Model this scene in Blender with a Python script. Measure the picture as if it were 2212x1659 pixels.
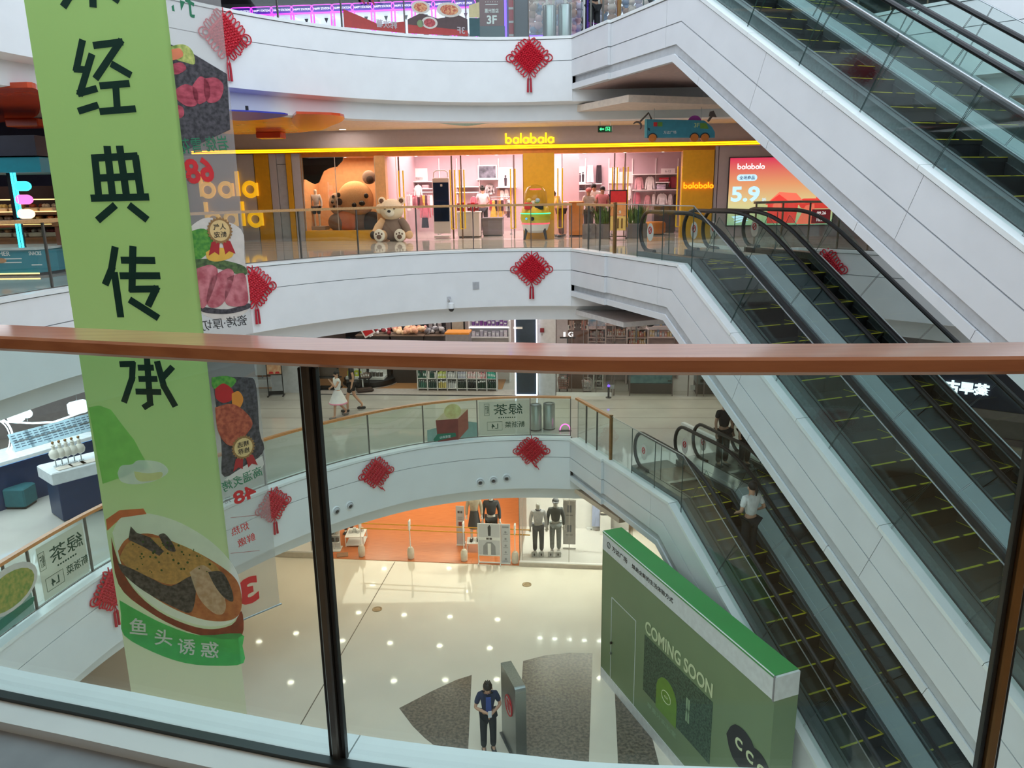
import bpy, bmesh, math, random
from math import sin, cos, pi, radians, atan2, hypot, sqrt
from mathutils import Vector, Matrix
for _o in list(bpy.data.objects):
    bpy.data.objects.remove(_o)
random.seed(7)
SC = bpy.context.scene
COL = SC.collection
# ------------------------------------------------------------------ camera
EYE = 1.45
PITCH, ROLL, FPX, PW, PH = radians(14.2), radians(-0.804), 1660.0, 2212.0, 1659.0
_c, _s = cos(ROLL), sin(ROLL)
_R = Vector((_c, _s * sin(PITCH), _s * cos(PITCH)))
_U = Vector((-_s, _c * sin(PITCH), _c * cos(PITCH)))
_F = Vector((0, cos(PITCH), -sin(PITCH)))
cam_d = bpy.data.cameras.new('camera')
cam = bpy.data.objects.new('camera', cam_d)
COL.objects.link(cam)
_m = Matrix((_R, _U, -_F)).transposed().to_4x4()
_m.translation = (0, 0, EYE)
cam.matrix_world = _m
cam_d.sensor_width = 36
cam_d.lens = 36 * FPX / PW
cam_d.clip_start = 0.05
cam_d.clip_end = 200
SC.camera = cam
# ------------------------------------------------------------------ sky, lights, exposure
SC.view_settings.view_transform = 'Standard'
SC.view_settings.look = 'None'
SC.view_settings.gamma = 1
SC.view_settings.use_curve_mapping = False
SC.view_settings.exposure = 0.0
cy = SC.cycles
cy.max_bounces = 7
cy.diffuse_bounces = 3
cy.glossy_bounces = 3
cy.transmission_bounces = 4
cy.transparent_max_bounces = 40
cy.sample_clamp_indirect = 4
cy.sample_clamp_direct = 12
cy.caustics_reflective = False
cy.caustics_refractive = False
cy.use_denoising = True
w = bpy.data.worlds.new('overcast_daylight')
SC.world = w
w.use_nodes = True
w.node_tree.nodes['Background'].inputs[0].default_value = (0.77, 0.88, 1.0, 1)
w.node_tree.nodes['Background'].inputs[1].default_value = 2.25

def area(name, loc, sx, sy, power, col=(1, 1, 1), rot=(0, 0, 0)):
    l = bpy.data.lights.new(name, 'AREA')
    l.shape = 'RECTANGLE'
    l.size, l.size_y, l.energy, l.color = sx, sy, power, col
    o = bpy.data.objects.new(name, l)
    COL.objects.link(o)
    o.location, o.rotation_euler = loc, rot
    return o
# shop luminaires
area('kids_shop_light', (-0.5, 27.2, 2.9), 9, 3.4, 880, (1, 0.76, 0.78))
area('kids_window_light', (-5.3, 25.4, 2.45), 2.2, 0.5, 60, (1, 0.74, 0.52))
area('corridor_light_fourth', (-1, 22.6, 8.6), 14, 1.8, 160, (0.9, 0.85, 1.0))
area('second_floor_shop_light', (1.0, 26.6, -1.9), 13, 3, 220, (1, 0.95, 0.92))
area('ground_shop_light', (-3.4, 27.5, -6.75), 6.0, 4, 260, (1, 0.84, 0.66))
area('left_wing_light_third', (-10.5, 13.5, 3.1), 3, 6, 90, (0.85, 0.92, 1))
area('left_wing_light_second', (-10.8, 14.5, -1.85), 3.5, 7, 220, (0.86, 0.93, 1))

# ------------------------------------------------------------------ pixel -> place
def ray(px, py):
    x, y = (px - PW / 2) / FPX, (py - PH / 2) / FPX
    return _R * x - _U * y + _F

def atz(px, py, z):
    """the point on the level plane z that the photograph shows at this pixel"""
    r = ray(px, py)
    t = (z - EYE) / r.z
    return Vector((0, 0, EYE)) + r * t

def aty(px, py, y):
    r = ray(px, py)
    return Vector((0, 0, EYE)) + r * (y / r.y)

def frame(ox, oy, oz, dx, dy):
    """x along a wall, y into it (away from the hall), z up"""
    X = Vector((dx, dy, 0)).normalized()
    Z = Vector((0, 0, 1))
    Y = Z.cross(X)
    m = Matrix((X, Y, Z)).transposed().to_4x4()
    m.translation = (ox, oy, oz)
    return m

def atf(px, py, F, y=0.0):
    """local x, z on the plane y of a wall frame"""
    Fi = F.inverted()
    o = Fi @ Vector((0, 0, EYE))
    r = Fi.to_3x3() @ ray(px, py)
    t = (y - o.y) / r.y
    p = o + r * t
    return p.x, p.z

# ------------------------------------------------------------------ materials
def lin(c):
    out = []
    for v in c[:3]:
        v = v / 255.0
        out.append(v / 12.92 if v <= 0.04045 else ((v + 0.055) / 1.055) ** 2.4)
    return out + [1.0]

MATS = {}

def mat(name, col, rough=0.5, metal=0.0, emit=0.0, var=0.06, scale=9.0, col2=None, bump=0.0, spec=0.5, stretch=None, ecol=None, coat=0.0):
    if name in MATS:
        return MATS[name]
    m = bpy.data.materials.new(name)
    m.use_nodes = True
    nt = m.node_tree
    b = nt.nodes['Principled BSDF']
    b.inputs['Roughness'].default_value = rough
    b.inputs['Metallic'].default_value = metal
    b.inputs['Specular IOR Level'].default_value = spec
    if coat:
        b.inputs['Coat Weight'].default_value = coat
        b.inputs['Coat Roughness'].default_value = 0.08
    tc = nt.nodes.new('ShaderNodeTexCoord')
    mp = nt.nodes.new('ShaderNodeMapping')
    if stretch:
        mp.inputs['Scale'].default_value = stretch
    nt.links.new(tc.outputs['Object'], mp.inputs['Vector'])
    nz = nt.nodes.new('ShaderNodeTexNoise')
    nz.inputs['Scale'].default_value = scale
    nz.inputs['Detail'].default_value = 5
    nt.links.new(mp.outputs['Vector'], nz.inputs['Vector'])
    cr = nt.nodes.new('ShaderNodeValToRGB')
    a = lin(col)
    if col2 is None:
        c0 = [max(0, v * (1 - var)) for v in a[:3]] + [1]
        c1 = [min(1, v * (1 + var)) for v in a[:3]] + [1]
    else:
        c0, c1 = a, lin(col2)
    cr.color_ramp.elements[0].position = 0.36
    cr.color_ramp.elements[1].position = 0.64
    cr.color_ramp.elements[0].color = c0
    cr.color_ramp.elements[1].color = c1
    nt.links.new(nz.outputs['Fac'], cr.inputs['Fac'])
    nt.links.new(cr.outputs['Color'], b.inputs['Base Color'])
    if bump:
        bp = nt.nodes.new('ShaderNodeBump')
        bp.inputs['Strength'].default_value = bump
        bp.inputs['Distance'].default_value = 0.01
        nt.links.new(nz.outputs['Fac'], bp.inputs['Height'])
        nt.links.new(bp.outputs['Normal'], b.inputs['Normal'])
    if emit:
        b.inputs['Emission Color'].default_value = lin(ecol or col)
        b.inputs['Emission Strength'].default_value = emit
    MATS[name] = m
    return m

def glass(name, tint, refl=1.0, rough=0.02, veil=None):
    """thin pane: clear, faintly tinted, mirroring by angle"""
    if name in MATS:
        return MATS[name]
    m = bpy.data.materials.new(name)
    m.use_nodes = True
    nt = m.node_tree
    for n in list(nt.nodes):
        nt.nodes.remove(n)
    out = nt.nodes.new('ShaderNodeOutputMaterial')
    mx = nt.nodes.new('ShaderNodeMixShader')
    tr = nt.nodes.new('ShaderNodeBsdfTransparent')
    gl = nt.nodes.new('ShaderNodeBsdfGlossy')
    gl.inputs['Roughness'].default_value = rough
    gl.inputs['Color'].default_value = (1, 1, 1, 1)
    fr = nt.nodes.new('ShaderNodeFresnel')
    fr.inputs['IOR'].default_value = 1.45
    mu = nt.nodes.new('ShaderNodeMath')
    mu.operation = 'MULTIPLY'
    mu.inputs[1].default_value = refl
    nz = nt.nodes.new('ShaderNodeTexNoise')
    nz.inputs['Scale'].default_value = 1.5
    cr = nt.nodes.new('ShaderNodeValToRGB')
    t = lin(tint)
    cr.color_ramp.elements[0].color = [v * 0.985 for v in t[:3]] + [1]
    cr.color_ramp.elements[1].color = t
    nt.links.new(nz.outputs['Fac'], cr.inputs['Fac'])
    nt.links.new(cr.outputs['Color'], tr.inputs['Color'])
    ge = nt.nodes.new('ShaderNodeNewGeometry')
    ma = nt.nodes.new('ShaderNodeMath')
    ma.operation = 'MULTIPLY_ADD'
    ma.inputs[1].default_value = 1 / 1.45 - 1.45
    ma.inputs[2].default_value = 1.45
    nt.links.new(ge.outputs['Backfacing'], ma.inputs[0])
    nt.links.new(ma.outputs[0], fr.inputs['IOR'])
    nt.links.new(fr.outputs[0], mu.inputs[0])
    nt.links.new(mu.outputs[0], mx.inputs[0])
    nt.links.new(tr.outputs[0], mx.inputs[1])
    nt.links.new(gl.outputs[0], mx.inputs[2])
    last = mx
    if veil:
        df = nt.nodes.new('ShaderNodeBsdfDiffuse')
        df.inputs['Color'].default_value = lin(veil[0])
        m2 = nt.nodes.new('ShaderNodeMixShader')
        m2.inputs[0].default_value = veil[1]
        nt.links.new(mx.outputs[0], m2.inputs[1])
        nt.links.new(df.outputs[0], m2.inputs[2])
        last = m2
    nt.links.new(last.outputs[0], out.inputs[0])
    MATS[name] = m
    return m

def glow(name, col, strength):
    if name in MATS:
        return MATS[name]
    m = bpy.data.materials.new(name)
    m.use_nodes = True
    nt = m.node_tree
    b = nt.nodes['Principled BSDF']
    b.inputs['Base Color'].default_value = lin(col)
    nz = nt.nodes.new('ShaderNodeTexNoise')
    nz.inputs['Scale'].default_value = 4
    cr = nt.nodes.new('ShaderNodeValToRGB')
    c = lin(col)
    cr.color_ramp.elements[0].color = [v * 0.94 for v in c[:3]] + [1]
    cr.color_ramp.elements[1].color = c
    nt.links.new(nz.outputs['Fac'], cr.inputs['Fac'])
    nt.links.new(cr.outputs['Color'], b.inputs['Emission Color'])
    b.inputs['Emission Strength'].default_value = strength
    MATS[name] = m
    return m

# ------------------------------------------------------------------ mesh helper
class MB:
    def __init__(self):
        self.v, self.f, self.m, self.k = [], [], [], 0

    def add(self, vs, fs):
        b = len(self.v)
        self.v += [Vector(p) for p in vs]
        for q in fs:
            self.f.append([i + b for i in q])
            self.m.append(self.k)
        return self

    def mi(self, k):
        self.k = k
        return self

    def box(self, c, s, rz=0.0, ch=0.0):
        cx, cy_, cz = c
        a, b, h = s[0] / 2, s[1] / 2, s[2] / 2
        C, S = cos(rz), sin(rz)
        if ch <= 0:
            P = [(x, y, z) for z in (-h, h) for x, y in ((-a, -b), (a, -b), (a, b), (-a, b))]
            F = [(3, 2, 1, 0), (4, 5, 6, 7), (0, 1, 5, 4), (1, 2, 6, 5), (2, 3, 7, 6), (3, 0, 4, 7)]
        else:
            ch = min(ch, a * .9, b * .9, h * .9)
            ring = [(-a, -b + ch), (-a + ch, -b), (a - ch, -b), (a, -b + ch), (a, b - ch), (a - ch, b), (-a + ch, b), (-a, b - ch)]
            def ins(p, e):
                return (p[0] * (a - e) / a, p[1] * (b - e) / b)
            P = [ins(p, ch) + (-h,) for p in ring] + [p + (-h + ch,) for p in ring] + [p + (h - ch,) for p in ring] + [ins(p, ch) + (h,) for p in ring]
            F = [tuple(range(7, -1, -1)), tuple(range(24, 32))]
            for r in range(3):
                for i in range(8):
                    j = (i + 1) % 8
                    F.append((r * 8 + i, r * 8 + j, r * 8 + 8 + j, r * 8 + 8 + i))
        return self.add([(cx + x * C - y * S, cy_ + x * S + y * C, cz + z) for x, y, z in P], F)

    def prism(self, poly, fn, a, b):
        """poly of (u,v); fn(u,v,w) -> point"""
        n = len(poly)
        P = [fn(u, v, a) for u, v in poly] + [fn(u, v, b) for u, v in poly]
        F = [tuple(range(n - 1, -1, -1)), tuple(range(n, 2 * n))]
        F += [(i, (i + 1) % n, n + (i + 1) % n, n + i) for i in range(n)]
        return self.add(P, F)

    def zprism(self, poly, a, b):
        return self.prism(poly, lambda u, v, w: (u, v, w), a, b)

    def yprism(self, poly, a, b):
        return self.prism(poly, lambda u, v, w: (u, w, v), b, a)

    def tube(self, pts, r, n=8, closed=False, ry=None):
        pts = [Vector(p) for p in pts]
        N = len(pts)
        rs = r if isinstance(r, (list, tuple)) else [r] * N
        P, F = [], []
        up = Vector((0, 0, 1))
        prev = None
        for i, p in enumerate(pts):
            a = pts[(i - 1) % N] if (closed or i > 0) else p
            b = pts[(i + 1) % N] if (closed or i < N - 1) else p
            t = (b - a)
            t = t.normalized() if t.length > 1e-9 else Vector((0, 0, 1))
            if prev is None:
                s = t.cross(up)
                if s.length < 1e-3:
                    s = t.cross(Vector((0, 1, 0)))
            else:
                s = prev - t * prev.dot(t)
                if s.length < 1e-6:
                    s = t.cross(up)
            s.normalize()
            prev = s.copy()
            q = t.cross(s)
            for k in range(n):
                an = 2 * pi * k / n
                P.append(p + s * (cos(an) * rs[i]) + q * (sin(an) * (rs[i] if ry is None else ry)))
        for i in range(N if closed else N - 1):
            j = (i + 1) % N
            for k in range(n):
                l = (k + 1) % n
                F.append((i * n + k, i * n + l, j * n + l, j * n + k))
        if not closed:
            F.append(tuple(range(n - 1, -1, -1)))
            F.append(tuple(range((N - 1) * n, N * n)))
        return self.add(P, F)

    def lathe(self, prof, n=16, c=(0, 0, 0)):
        P, F = [], []
        for r, z in prof:
            for k in range(n):
                a = 2 * pi * k / n
                P.append((c[0] + r * cos(a), c[1] + r * sin(a), c[2] + z))
        for i in range(len(prof) - 1):
            for k in range(n):
                l = (k + 1) % n
                F.append((i * n + k, i * n + l, (i + 1) * n + l, (i + 1) * n + k))
        F.append(tuple(range(n - 1, -1, -1)))
        F.append(tuple(range((len(prof) - 1) * n, len(prof) * n)))
        return self.add(P, F)

    def ball(self, c, r, nu=12, nv=8, M=None, jit=0.0):
        rx, ry, rz = r if isinstance(r, (tuple, list)) else (r, r, r)
        P = []
        for j in range(nv + 1):
            th = pi * j / nv
            for i in range(nu):
                ph = 2 * pi * i / nu
                k = 1 + (random.uniform(-jit, jit) if jit else 0)
                p = Vector((rx * sin(th) * cos(ph) * k, ry * sin(th) * sin(ph) * k, rz * cos(th) * k))
                if M is not None:
                    p = M @ p
                P.append(p + Vector(c))
        F = []
        for j in range(nv):
            for i in range(nu):
                l = (i + 1) % nu
                F.append((j * nu + i, (j + 1) * nu + i, (j + 1) * nu + l, j * nu + l))
        return self.add(P, F)

    def sheet(self, rows):
        """grid of points"""
        n = len(rows[0])
        P = [p for r in rows for p in r]
        F = [(i * n + k, i * n + k + 1, (i + 1) * n + k + 1, (i + 1) * n + k) for i in range(len(rows) - 1) for k in range(n - 1)]
        return self.add(P, F)

    def build(self, name, mats, parent=None, world=False, smooth=False, sharp=40, solid=0.0, M=None, **tags):
        me = bpy.data.meshes.new(name)
        vs = self.v
        if M is not None:
            vs = [M @ p for p in vs]
        if world and parent is not None:
            inv = PM[parent.name].inverted()
            vs = [inv @ p for p in vs]
        me.from_pydata([tuple(p) for p in vs], [], self.f)
        if not isinstance(mats, (list, tuple)):
            mats = [mats]
        for q in mats:
            me.materials.append(q)
        if len(mats) > 1:
            me.polygons.foreach_set('material_index', self.m)
        me.validate()
        bm = bmesh.new()
        bm.from_mesh(me)
        bmesh.ops.remove_doubles(bm, verts=bm.verts, dist=1e-5)
        if solid:
            bmesh.ops.recalc_face_normals(bm, faces=bm.faces)
            bmesh.ops.solidify(bm, geom=bm.faces[:], thickness=solid)
        bmesh.ops.recalc_face_normals(bm, faces=bm.faces)
        bm.to_mesh(me)
        bm.free()
        if smooth:
            me.polygons.foreach_set('use_smooth', [True] * len(me.polygons))
            me.set_sharp_from_angle(angle=radians(sharp))
        return put(name, me, parent, **tags)

PM = {}

def put(name, me, parent=None, **tags):
    o = bpy.data.objects.new(name, me)
    COL.objects.link(o)
    if parent is not None:
        o.parent = parent
        PM[o.name] = PM[parent.name]
    else:
        PM[o.name] = Matrix.Identity(4)
    for k, v in tags.items():
        if v is not None:
            o[k] = v
    return o

def thing(name, label, cat, M=None, loc=None, rz=0.0, group=None, kind=None):
    o = bpy.data.objects.new(name, None)
    COL.objects.link(o)
    if M is None:
        M = Matrix.Translation(loc or (0, 0, 0)) @ Matrix.Rotation(rz, 4, 'Z')
    o.matrix_world = M
    PM[o.name] = M.copy()
    o.empty_display_size = 0.1
    if label:
        o['label'] = label
    if cat:
        o['category'] = cat
    if group:
        o['group'] = group
    if kind:
        o['kind'] = kind
    return o

def tag(o, label, cat, group=None):
    o['label'] = label
    o['category'] = cat
    if group:
        o['group'] = group
    return o

KIDS = {}

def dup(root, M, label=None, group=None):
    r = root.copy()
    COL.objects.link(r)
    r.matrix_world = M
    PM[r.name] = M.copy()
    if label:
        r['label'] = label
    if group:
        r['group'] = group
    for ch in list(root.children):
        c = ch.copy()
        COL.objects.link(c)
        c.parent = r
        PM[c.name] = M.copy()
        for g in list(ch.children):
            d = g.copy()
            COL.objects.link(d)
            d.parent = c
            PM[d.name] = M.copy()
    return r

T = Matrix.Translation
def RZ(a): return Matrix.Rotation(a, 4, 'Z')
def RX(a): return Matrix.Rotation(a, 4, 'X')
def RY(a): return Matrix.Rotation(a, 4, 'Y')

def text_mesh(s, h, bold=0.0, depth=0.0, mirror=False, width=None, cx=True):
    """lettering in the xz plane facing -y, h = glyph height; returns verts, faces"""
    c = bpy.data.curves.new('lettering', 'FONT')
    c.body = s
    c.align_x = 'LEFT'
    c.offset = bold
    c.extrude = 0
    c.resolution_u = 3
    o = bpy.data.objects.new('lettering', c)
    COL.objects.link(o)
    dg = bpy.context.evaluated_depsgraph_get()
    me = bpy.data.meshes.new_from_object(o.evaluated_get(dg))
    vs = [v.co.copy() for v in me.vertices]
    fs = [tuple(p.vertices) for p in me.polygons]
    bpy.data.objects.remove(o)
    bpy.data.curves.remove(c)
    bpy.data.meshes.remove(me)
    if not vs:
        return [], []
    x0, x1 = min(v.x for v in vs), max(v.x for v in vs)
    y0, y1 = min(v.y for v in vs), max(v.y for v in vs)
    k = h / max(1e-6, y1 - y0)
    kx = k if width is None else width / max(1e-6, x1 - x0)
    out = []
    for v in vs:
        x = (v.x - (x0 + x1) / 2) * kx
        if mirror:
            x = -x
        out.append(Vector((x, 0, (v.y - (y0 + y1) / 2) * k)))
    return out, fs

def lettering(name, s, h, material, parent, M=None, bold=0.0, mirror=False, width=None, depth=0.004, **tags):
    """flat lettering, centre at the origin of M (x right, z up)"""
    vs, fs = text_mesh(s, h, bold, mirror=mirror, width=width)
    if not vs:
        return None
    mb = MB()
    n = len(vs)
    mb.add(vs, fs)
    b = mb.build(name, material, parent, M=M, **tags)
    if depth:
        bm = bmesh.new()
        bm.from_mesh(b.data)
        r = bmesh.ops.extrude_face_region(bm, geom=bm.faces[:])
        d = (M.to_3x3() @ Vector((0, -depth, 0))) if M is not None else Vector((0, -depth, 0))
        bmesh.ops.translate(bm, vec=d, verts=[g for g in r['geom'] if isinstance(g, bmesh.types.BMVert)])
        bmesh.ops.recalc_face_normals(bm, faces=bm.faces)
        bm.to_mesh(b.data)
        bm.free()
    return b

def catmull(P, n=8):
    P = [Vector(p) for p in P]
    out = []
    for i in range(len(P) - 1):
        a, b, c, d = P[max(0, i - 1)], P[i], P[i + 1], P[min(len(P) - 1, i + 2)]
        for k in range(n):
            t = k / n
            out.append(0.5 * ((2 * b) + (c - a) * t + (2 * a - 5 * b + 4 * c - d) * t * t + (3 * b - a - 3 * c + d) * t ** 3))
    out.append(P[-1])
    return out

def offset2(P, o):
    """offset a plan polyline to its left by o"""
    out = []
    for i, p in enumerate(P):
        a, b = P[max(0, i - 1)], P[min(len(P) - 1, i + 1)]
        t = (b - a).normalized()
        out.append(Vector((p.x - t.y * o, p.y + t.x * o)))
    return out

def sweep(mb, P, prof):
    """prof: closed list of (offset to the left, z) swept along plan polyline P"""
    n = len(prof)
    rings = [offset2(P, o) for o, z in prof]
    V = []
    for i in range(len(P)):
        for k in range(n):
            V.append((rings[k][i].x, rings[k][i].y, prof[k][1]))
    F = []
    for i in range(len(P) - 1):
        for k in range(n):
            l = (k + 1) % n
            F.append((i * n + k, i * n + l, (i + 1) * n + l, (i + 1) * n + k))
    F.append(tuple(range(n)))
    F.append(tuple(range((len(P) - 1) * n, len(P) * n))[::-1])
    mb.add(V, F)
    return mb

def along(P, dist):
    d = 0
    for a, b in zip(P, P[1:]):
        L = (b - a).length
        if d + L >= dist:
            t = (dist - d) / L
            return a.lerp(b, t), (b - a).normalized()
        d += L
    return P[-1], (P[-1] - P[-2]).normalized()

def plen(P):
    return sum((b - a).length for a, b in zip(P, P[1:]))

def cut(P, d0, d1):
    """the stretch of a polyline between two lengths"""
    out = [along(P, d0)[0]]
    d = 0
    for a, b in zip(P, P[1:]):
        d += (b - a).length
        if d0 + 1e-4 < d < d1 - 1e-4:
            out.append(b)
    out.append(along(P, d1)[0])
    return out

# ------------------------------------------------------------------ shared materials
WHITE = mat('white_panel', (236, 238, 238), 0.45, var=0.02, scale=2)
WHITE2 = mat('white_cladding_sheet', (226, 228, 230), 0.38, var=0.025, scale=1.5)
CAPW = mat('white_stone_cap', (238, 242, 240), 0.3, var=0.02, scale=5)
GROOVE = mat('joint_shadow_gap', (150, 154, 158), 0.7)
STEEL = mat('brushed_steel', (176, 182, 184), 0.28, 0.9, scale=40, stretch=(1, 30, 1), var=0.1)
STEELD = mat('dark_brushed_steel', (96, 98, 98), 0.35, 0.85, scale=40, stretch=(1, 20, 1), var=0.12)
POSTM = mat('grey_bronze_post', (112, 108, 102), 0.4, 0.6, var=0.08)
BRONZE = mat('bronze_post', (150, 112, 70), 0.35, 0.6, var=0.1)
WOOD = mat('oiled_timber_rail', (192, 122, 84), 0.34, scale=3, stretch=(1.2, 14, 14), col2=(208, 138, 96), bump=0.04, coat=1.0)
RUBBER = mat('black_rubber', (26, 26, 27), 0.42, var=0.15)
BLACK = mat('black_paint', (22, 23, 25), 0.4)
DGREY = mat('dark_grey_paint', (62, 62, 66), 0.5)
GREY = mat('mid_grey_paint', (140, 138, 142), 0.6)
LGREY = mat('light_grey_paint', (196, 196, 198), 0.55)
PAPER = mat('white_print', (240, 240, 238), 0.6, var=0.02)
YELLOWP = mat('yellow_paint', (226, 168, 36), 0.45, var=0.04)
PLINE = mat('painted_yellow_edge', (212, 200, 40), 0.6, var=0.12)
RED = mat('red_satin_cord', (196, 20, 44), 0.5, var=0.16, scale=30)
REDP = mat('red_print', (206, 40, 44), 0.55)
GGLASS = glass('railing_glass', (243, 249, 246))
NGLASS = glass('near_railing_glass', (240, 250, 248))
EGLASS = glass('escalator_glass', (247, 252, 251), .6)
SGLASS = glass('shop_glass', (240, 240, 238), refl=0.8)
GEDGE = mat('green_glass_edge', (58, 84, 82), 0.3)
LAMPW = glow('warm_lamp_disc', (255, 238, 214), 110)
LAMPP = glow('window_lamp_disc', (255, 246, 236), 900)
LAMPS = glow('strong_lamp_disc', (255, 240, 222), 220)
LAMPC = glow('cool_lamp_disc', (245, 250, 255), 90)
TEALW = mat('teal_print', (40, 150, 164), 0.5)
INK = mat('black_ink', (34, 34, 36), 0.7)
GREENINK = mat('dark_green_ink', (24, 66, 50), 0.7)
WHITEINK = mat('white_ink', (244, 244, 240), 0.7, var=0.02)
SKIN = mat('skin', (206, 160, 132), 0.5, var=0.05)
HAIR = mat('black_hair', (24, 20, 20), 0.45, var=0.2, scale=60)
# ================================================================== the hall: balconies, floors, ceilings
LV = {'upper': 4.94, 'middle': 0.0, 'lower': -5.0}
CURVE = catmull([(-7.5, 5.0), (-7.72, 7.6), (-7.66, 9.6), (-7.42, 11.5), (-7.12, 12.8), (-6.45, 14.6), (-5.55, 16.15),
                 (-4.6, 17.3), (-3.55, 18.25), (-2.35, 19.02), (-0.9, 19.5), (0.4, 19.6), (1.54, 19.5)], 7)
A21 = radians(21.0)
DV = Vector((sin(A21), -cos(A21)))
NV = Vector((cos(A21), sin(A21)))
PP0 = Vector((1.54, 19.5))

def esc_frame(z):
    m = Matrix(((DV.x, NV.x, 0, PP0.x), (DV.y, NV.y, 0, PP0.y), (0, 0, 1, z), (0, 0, 0, 1)))
    return m

def sn(s, n):
    return PP0 + DV * s + NV * n
RCURVE = [sn(2.6, 3.62), Vector((6.95, 18.75)), Vector((7.4, 18.1)), Vector((8.2, 17.0)), Vector((9.6, 15.5)), Vector((11.5, 14.2)), Vector((14, 13.4))]
ONE = 1.0

def balcony(nm, z, curve, side):
    # offsets to the left of the walking direction: CURVE runs left -> right, hall void lies to the right (negative)
    r = MB()
    sweep(r, curve, [(0.30, -0.02), (0.02, -0.02), (0.02, -1.44), (0.30, -1.44)])
    root = r.build('wall_%s_%s' % (nm, side), GROOVE, None, smooth=True, kind='structure')
    sweep(MB(), curve, [(0.34, -0.05), (0.34, 0.0), (-0.02, 0.0), (-0.02, -0.06), (0.03, -0.06)]).build('stone_cap', CAPW, root, smooth=True)
    sweep(MB(), curve, [(0.03, -0.075), (0.0, -0.075), (0.0, -0.535), (0.03, -0.535)]).build('upper_panel', WHITE, root, smooth=True)
    sweep(MB(), curve, [(0.03, -0.55), (0.0, -0.55), (0.0, -1.45), (0.03, -1.45)]).build('lower_panel', WHITE, root, smooth=True)
    sweep(MB(), curve, [(0.6, -1.43), (0.0, -1.45), (0.06, -1.47), (0.30, -1.50), (0.34, -1.86), (0.6, -1.88)]).build('stepped_soffit', WHITE, root, smooth=True)
    root.location.z = z
    return root
for nm, z in LV.items():
    balcony(nm, z, CURVE, 'balcony')
    balcony(nm, z, RCURVE, 'right_balcony')

def slab(name, z0, z1, poly, m):
    return MB().zprism([(p[0], p[1]) for p in poly], z0, z1).build(name, m, None, kind='structure')
TILE3 = mat('polished_beige_stone', (206, 198, 190), 0.06, var=0.05, scale=1.2, spec=0.6)
TILE2 = mat('polished_grey_beige_stone', (206, 200, 192), 0.05, var=0.05, scale=1.2, spec=0.6)
TILE1 = mat('polished_cream_stone', (236, 226, 208), 0.05, var=0.03, scale=0.8, spec=0.55)
CEIL = mat('white_ceiling_paint', (226, 222, 220), 0.7)
CEILW = mat('warm_white_ceiling_paint', (232, 214, 196), 0.7)
FP = [tuple(p) for p in offset2(CURVE, 0.3)] + [tuple(sn(3.6, 0.1)), tuple(sn(3.6, 3.55)), tuple(sn(2.5, 3.62))] + [tuple(p) for p in offset2(RCURVE, 0.3)[1:]] + [(15, 13), (15, 34), (-17, 34), (-17, 5.0)]
slab('floor_upper', 4.94 - 0.35, 4.94 - 0.05, FP, TILE3)
slab('floor_middle', -0.35, -0.05, FP, TILE3)
slab('floor_lower', -5.35, -5.05, FP, TILE2)
CP = [tuple(p) for p in offset2(CURVE, 0.5)] + [tuple(sn(2.0, 0.4)), tuple(sn(2.0, 3.5))] + [tuple(p) for p in offset2(RCURVE, 0.5)[1:]] + [(15, 13), (15, 34), (-17, 34), (-17, 5.0)]
slab('ceiling_upper', 4.94 + 3.9, 4.94 + 4.1, CP, mat('dark_mauve_ceiling', (96, 88, 98), 0.8))
slab('ceiling_middle', 3.27, 3.42, CP, CEILW)
slab('ceiling_lower', -1.72, -1.6, CP, CEIL)
slab('ceiling_ground', -6.68, -6.55, CP, CEILW)
# ground floor
g = MB().zprism([(-18, -2), (15, -2), (15, 36), (-18, 36)], -10.3, -10.0).build('floor_ground', TILE1, None, kind='structure')
GRAN = mat('speckled_granite', (84, 76, 66), 0.3, col2=(134, 120, 104), scale=15)
SEAM = mat('floor_joint_metal', (110, 100, 86), 0.4, 0.4)
def inlay(poly, nm='granite_inlay'):
    MB().zprism(poly, -10.02, -9.996).build(nm, GRAN, g)
inlay([(-1.08, 16.41), (-1.45, 16.22), (-2.0, 15.8), (-2.68, 15.21), (-2.3, 14.6), (-1.98, 14.2), (-1.4, 13.6), (-1.2, 12.0), (-1.0, 12.0)])
inlay([(0.18, 16.95), (0.75, 17.18), (1.35, 17.27), (1.95, 17.25), (1.5, 13.64), (1.3, 12.0), (-0.2, 12.0), (-0.02, 13.54)])
inlay([(2.36, 16.2), (2.9, 15.4), (2.9, 12.0), (1.86, 12.0), (2.08, 13.5)])
def strip2(a, b, wd, z0, z1, nm, m, parent):
    a, b = Vector(a), Vector(b)
    t = (b - a).normalized()
    q = Vector((-t.y, t.x)) * wd / 2
    return MB().zprism([tuple(a + q), tuple(a - q), tuple(b - q), tuple(b + q)], z0, z1).build(nm, m, parent)
strip2((-3.81, 22.38), (-4.9, 13.9), 0.025, -10.01, -9.997, 'floor_joint', SEAM, g)
for x, y in ((0.36, 20.79), (-3.9, 19.51)):
    MB().lathe([(0.14, 0), (0.14, 0.012), (0.11, 0.014), (0.09, 0.006), (0.02, 0.01)], 20, (x, y, -10.0)).build('floor_drain_cover', mat('brass_grille', (150, 128, 96), 0.4, 0.5), g)
for z, nm in ((-0.05, 'middle'), (-5.05, 'lower')):
    fl = bpy.data.objects['floor_' + nm]
    for k in range(5):
        strip2((-12, 21.2 + k * 1.0 - 0.0), (9, 20.2 + k * 1.0), 0.012, z - 0.005, z + 0.0015, 'floor_joint', SEAM, fl)

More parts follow.
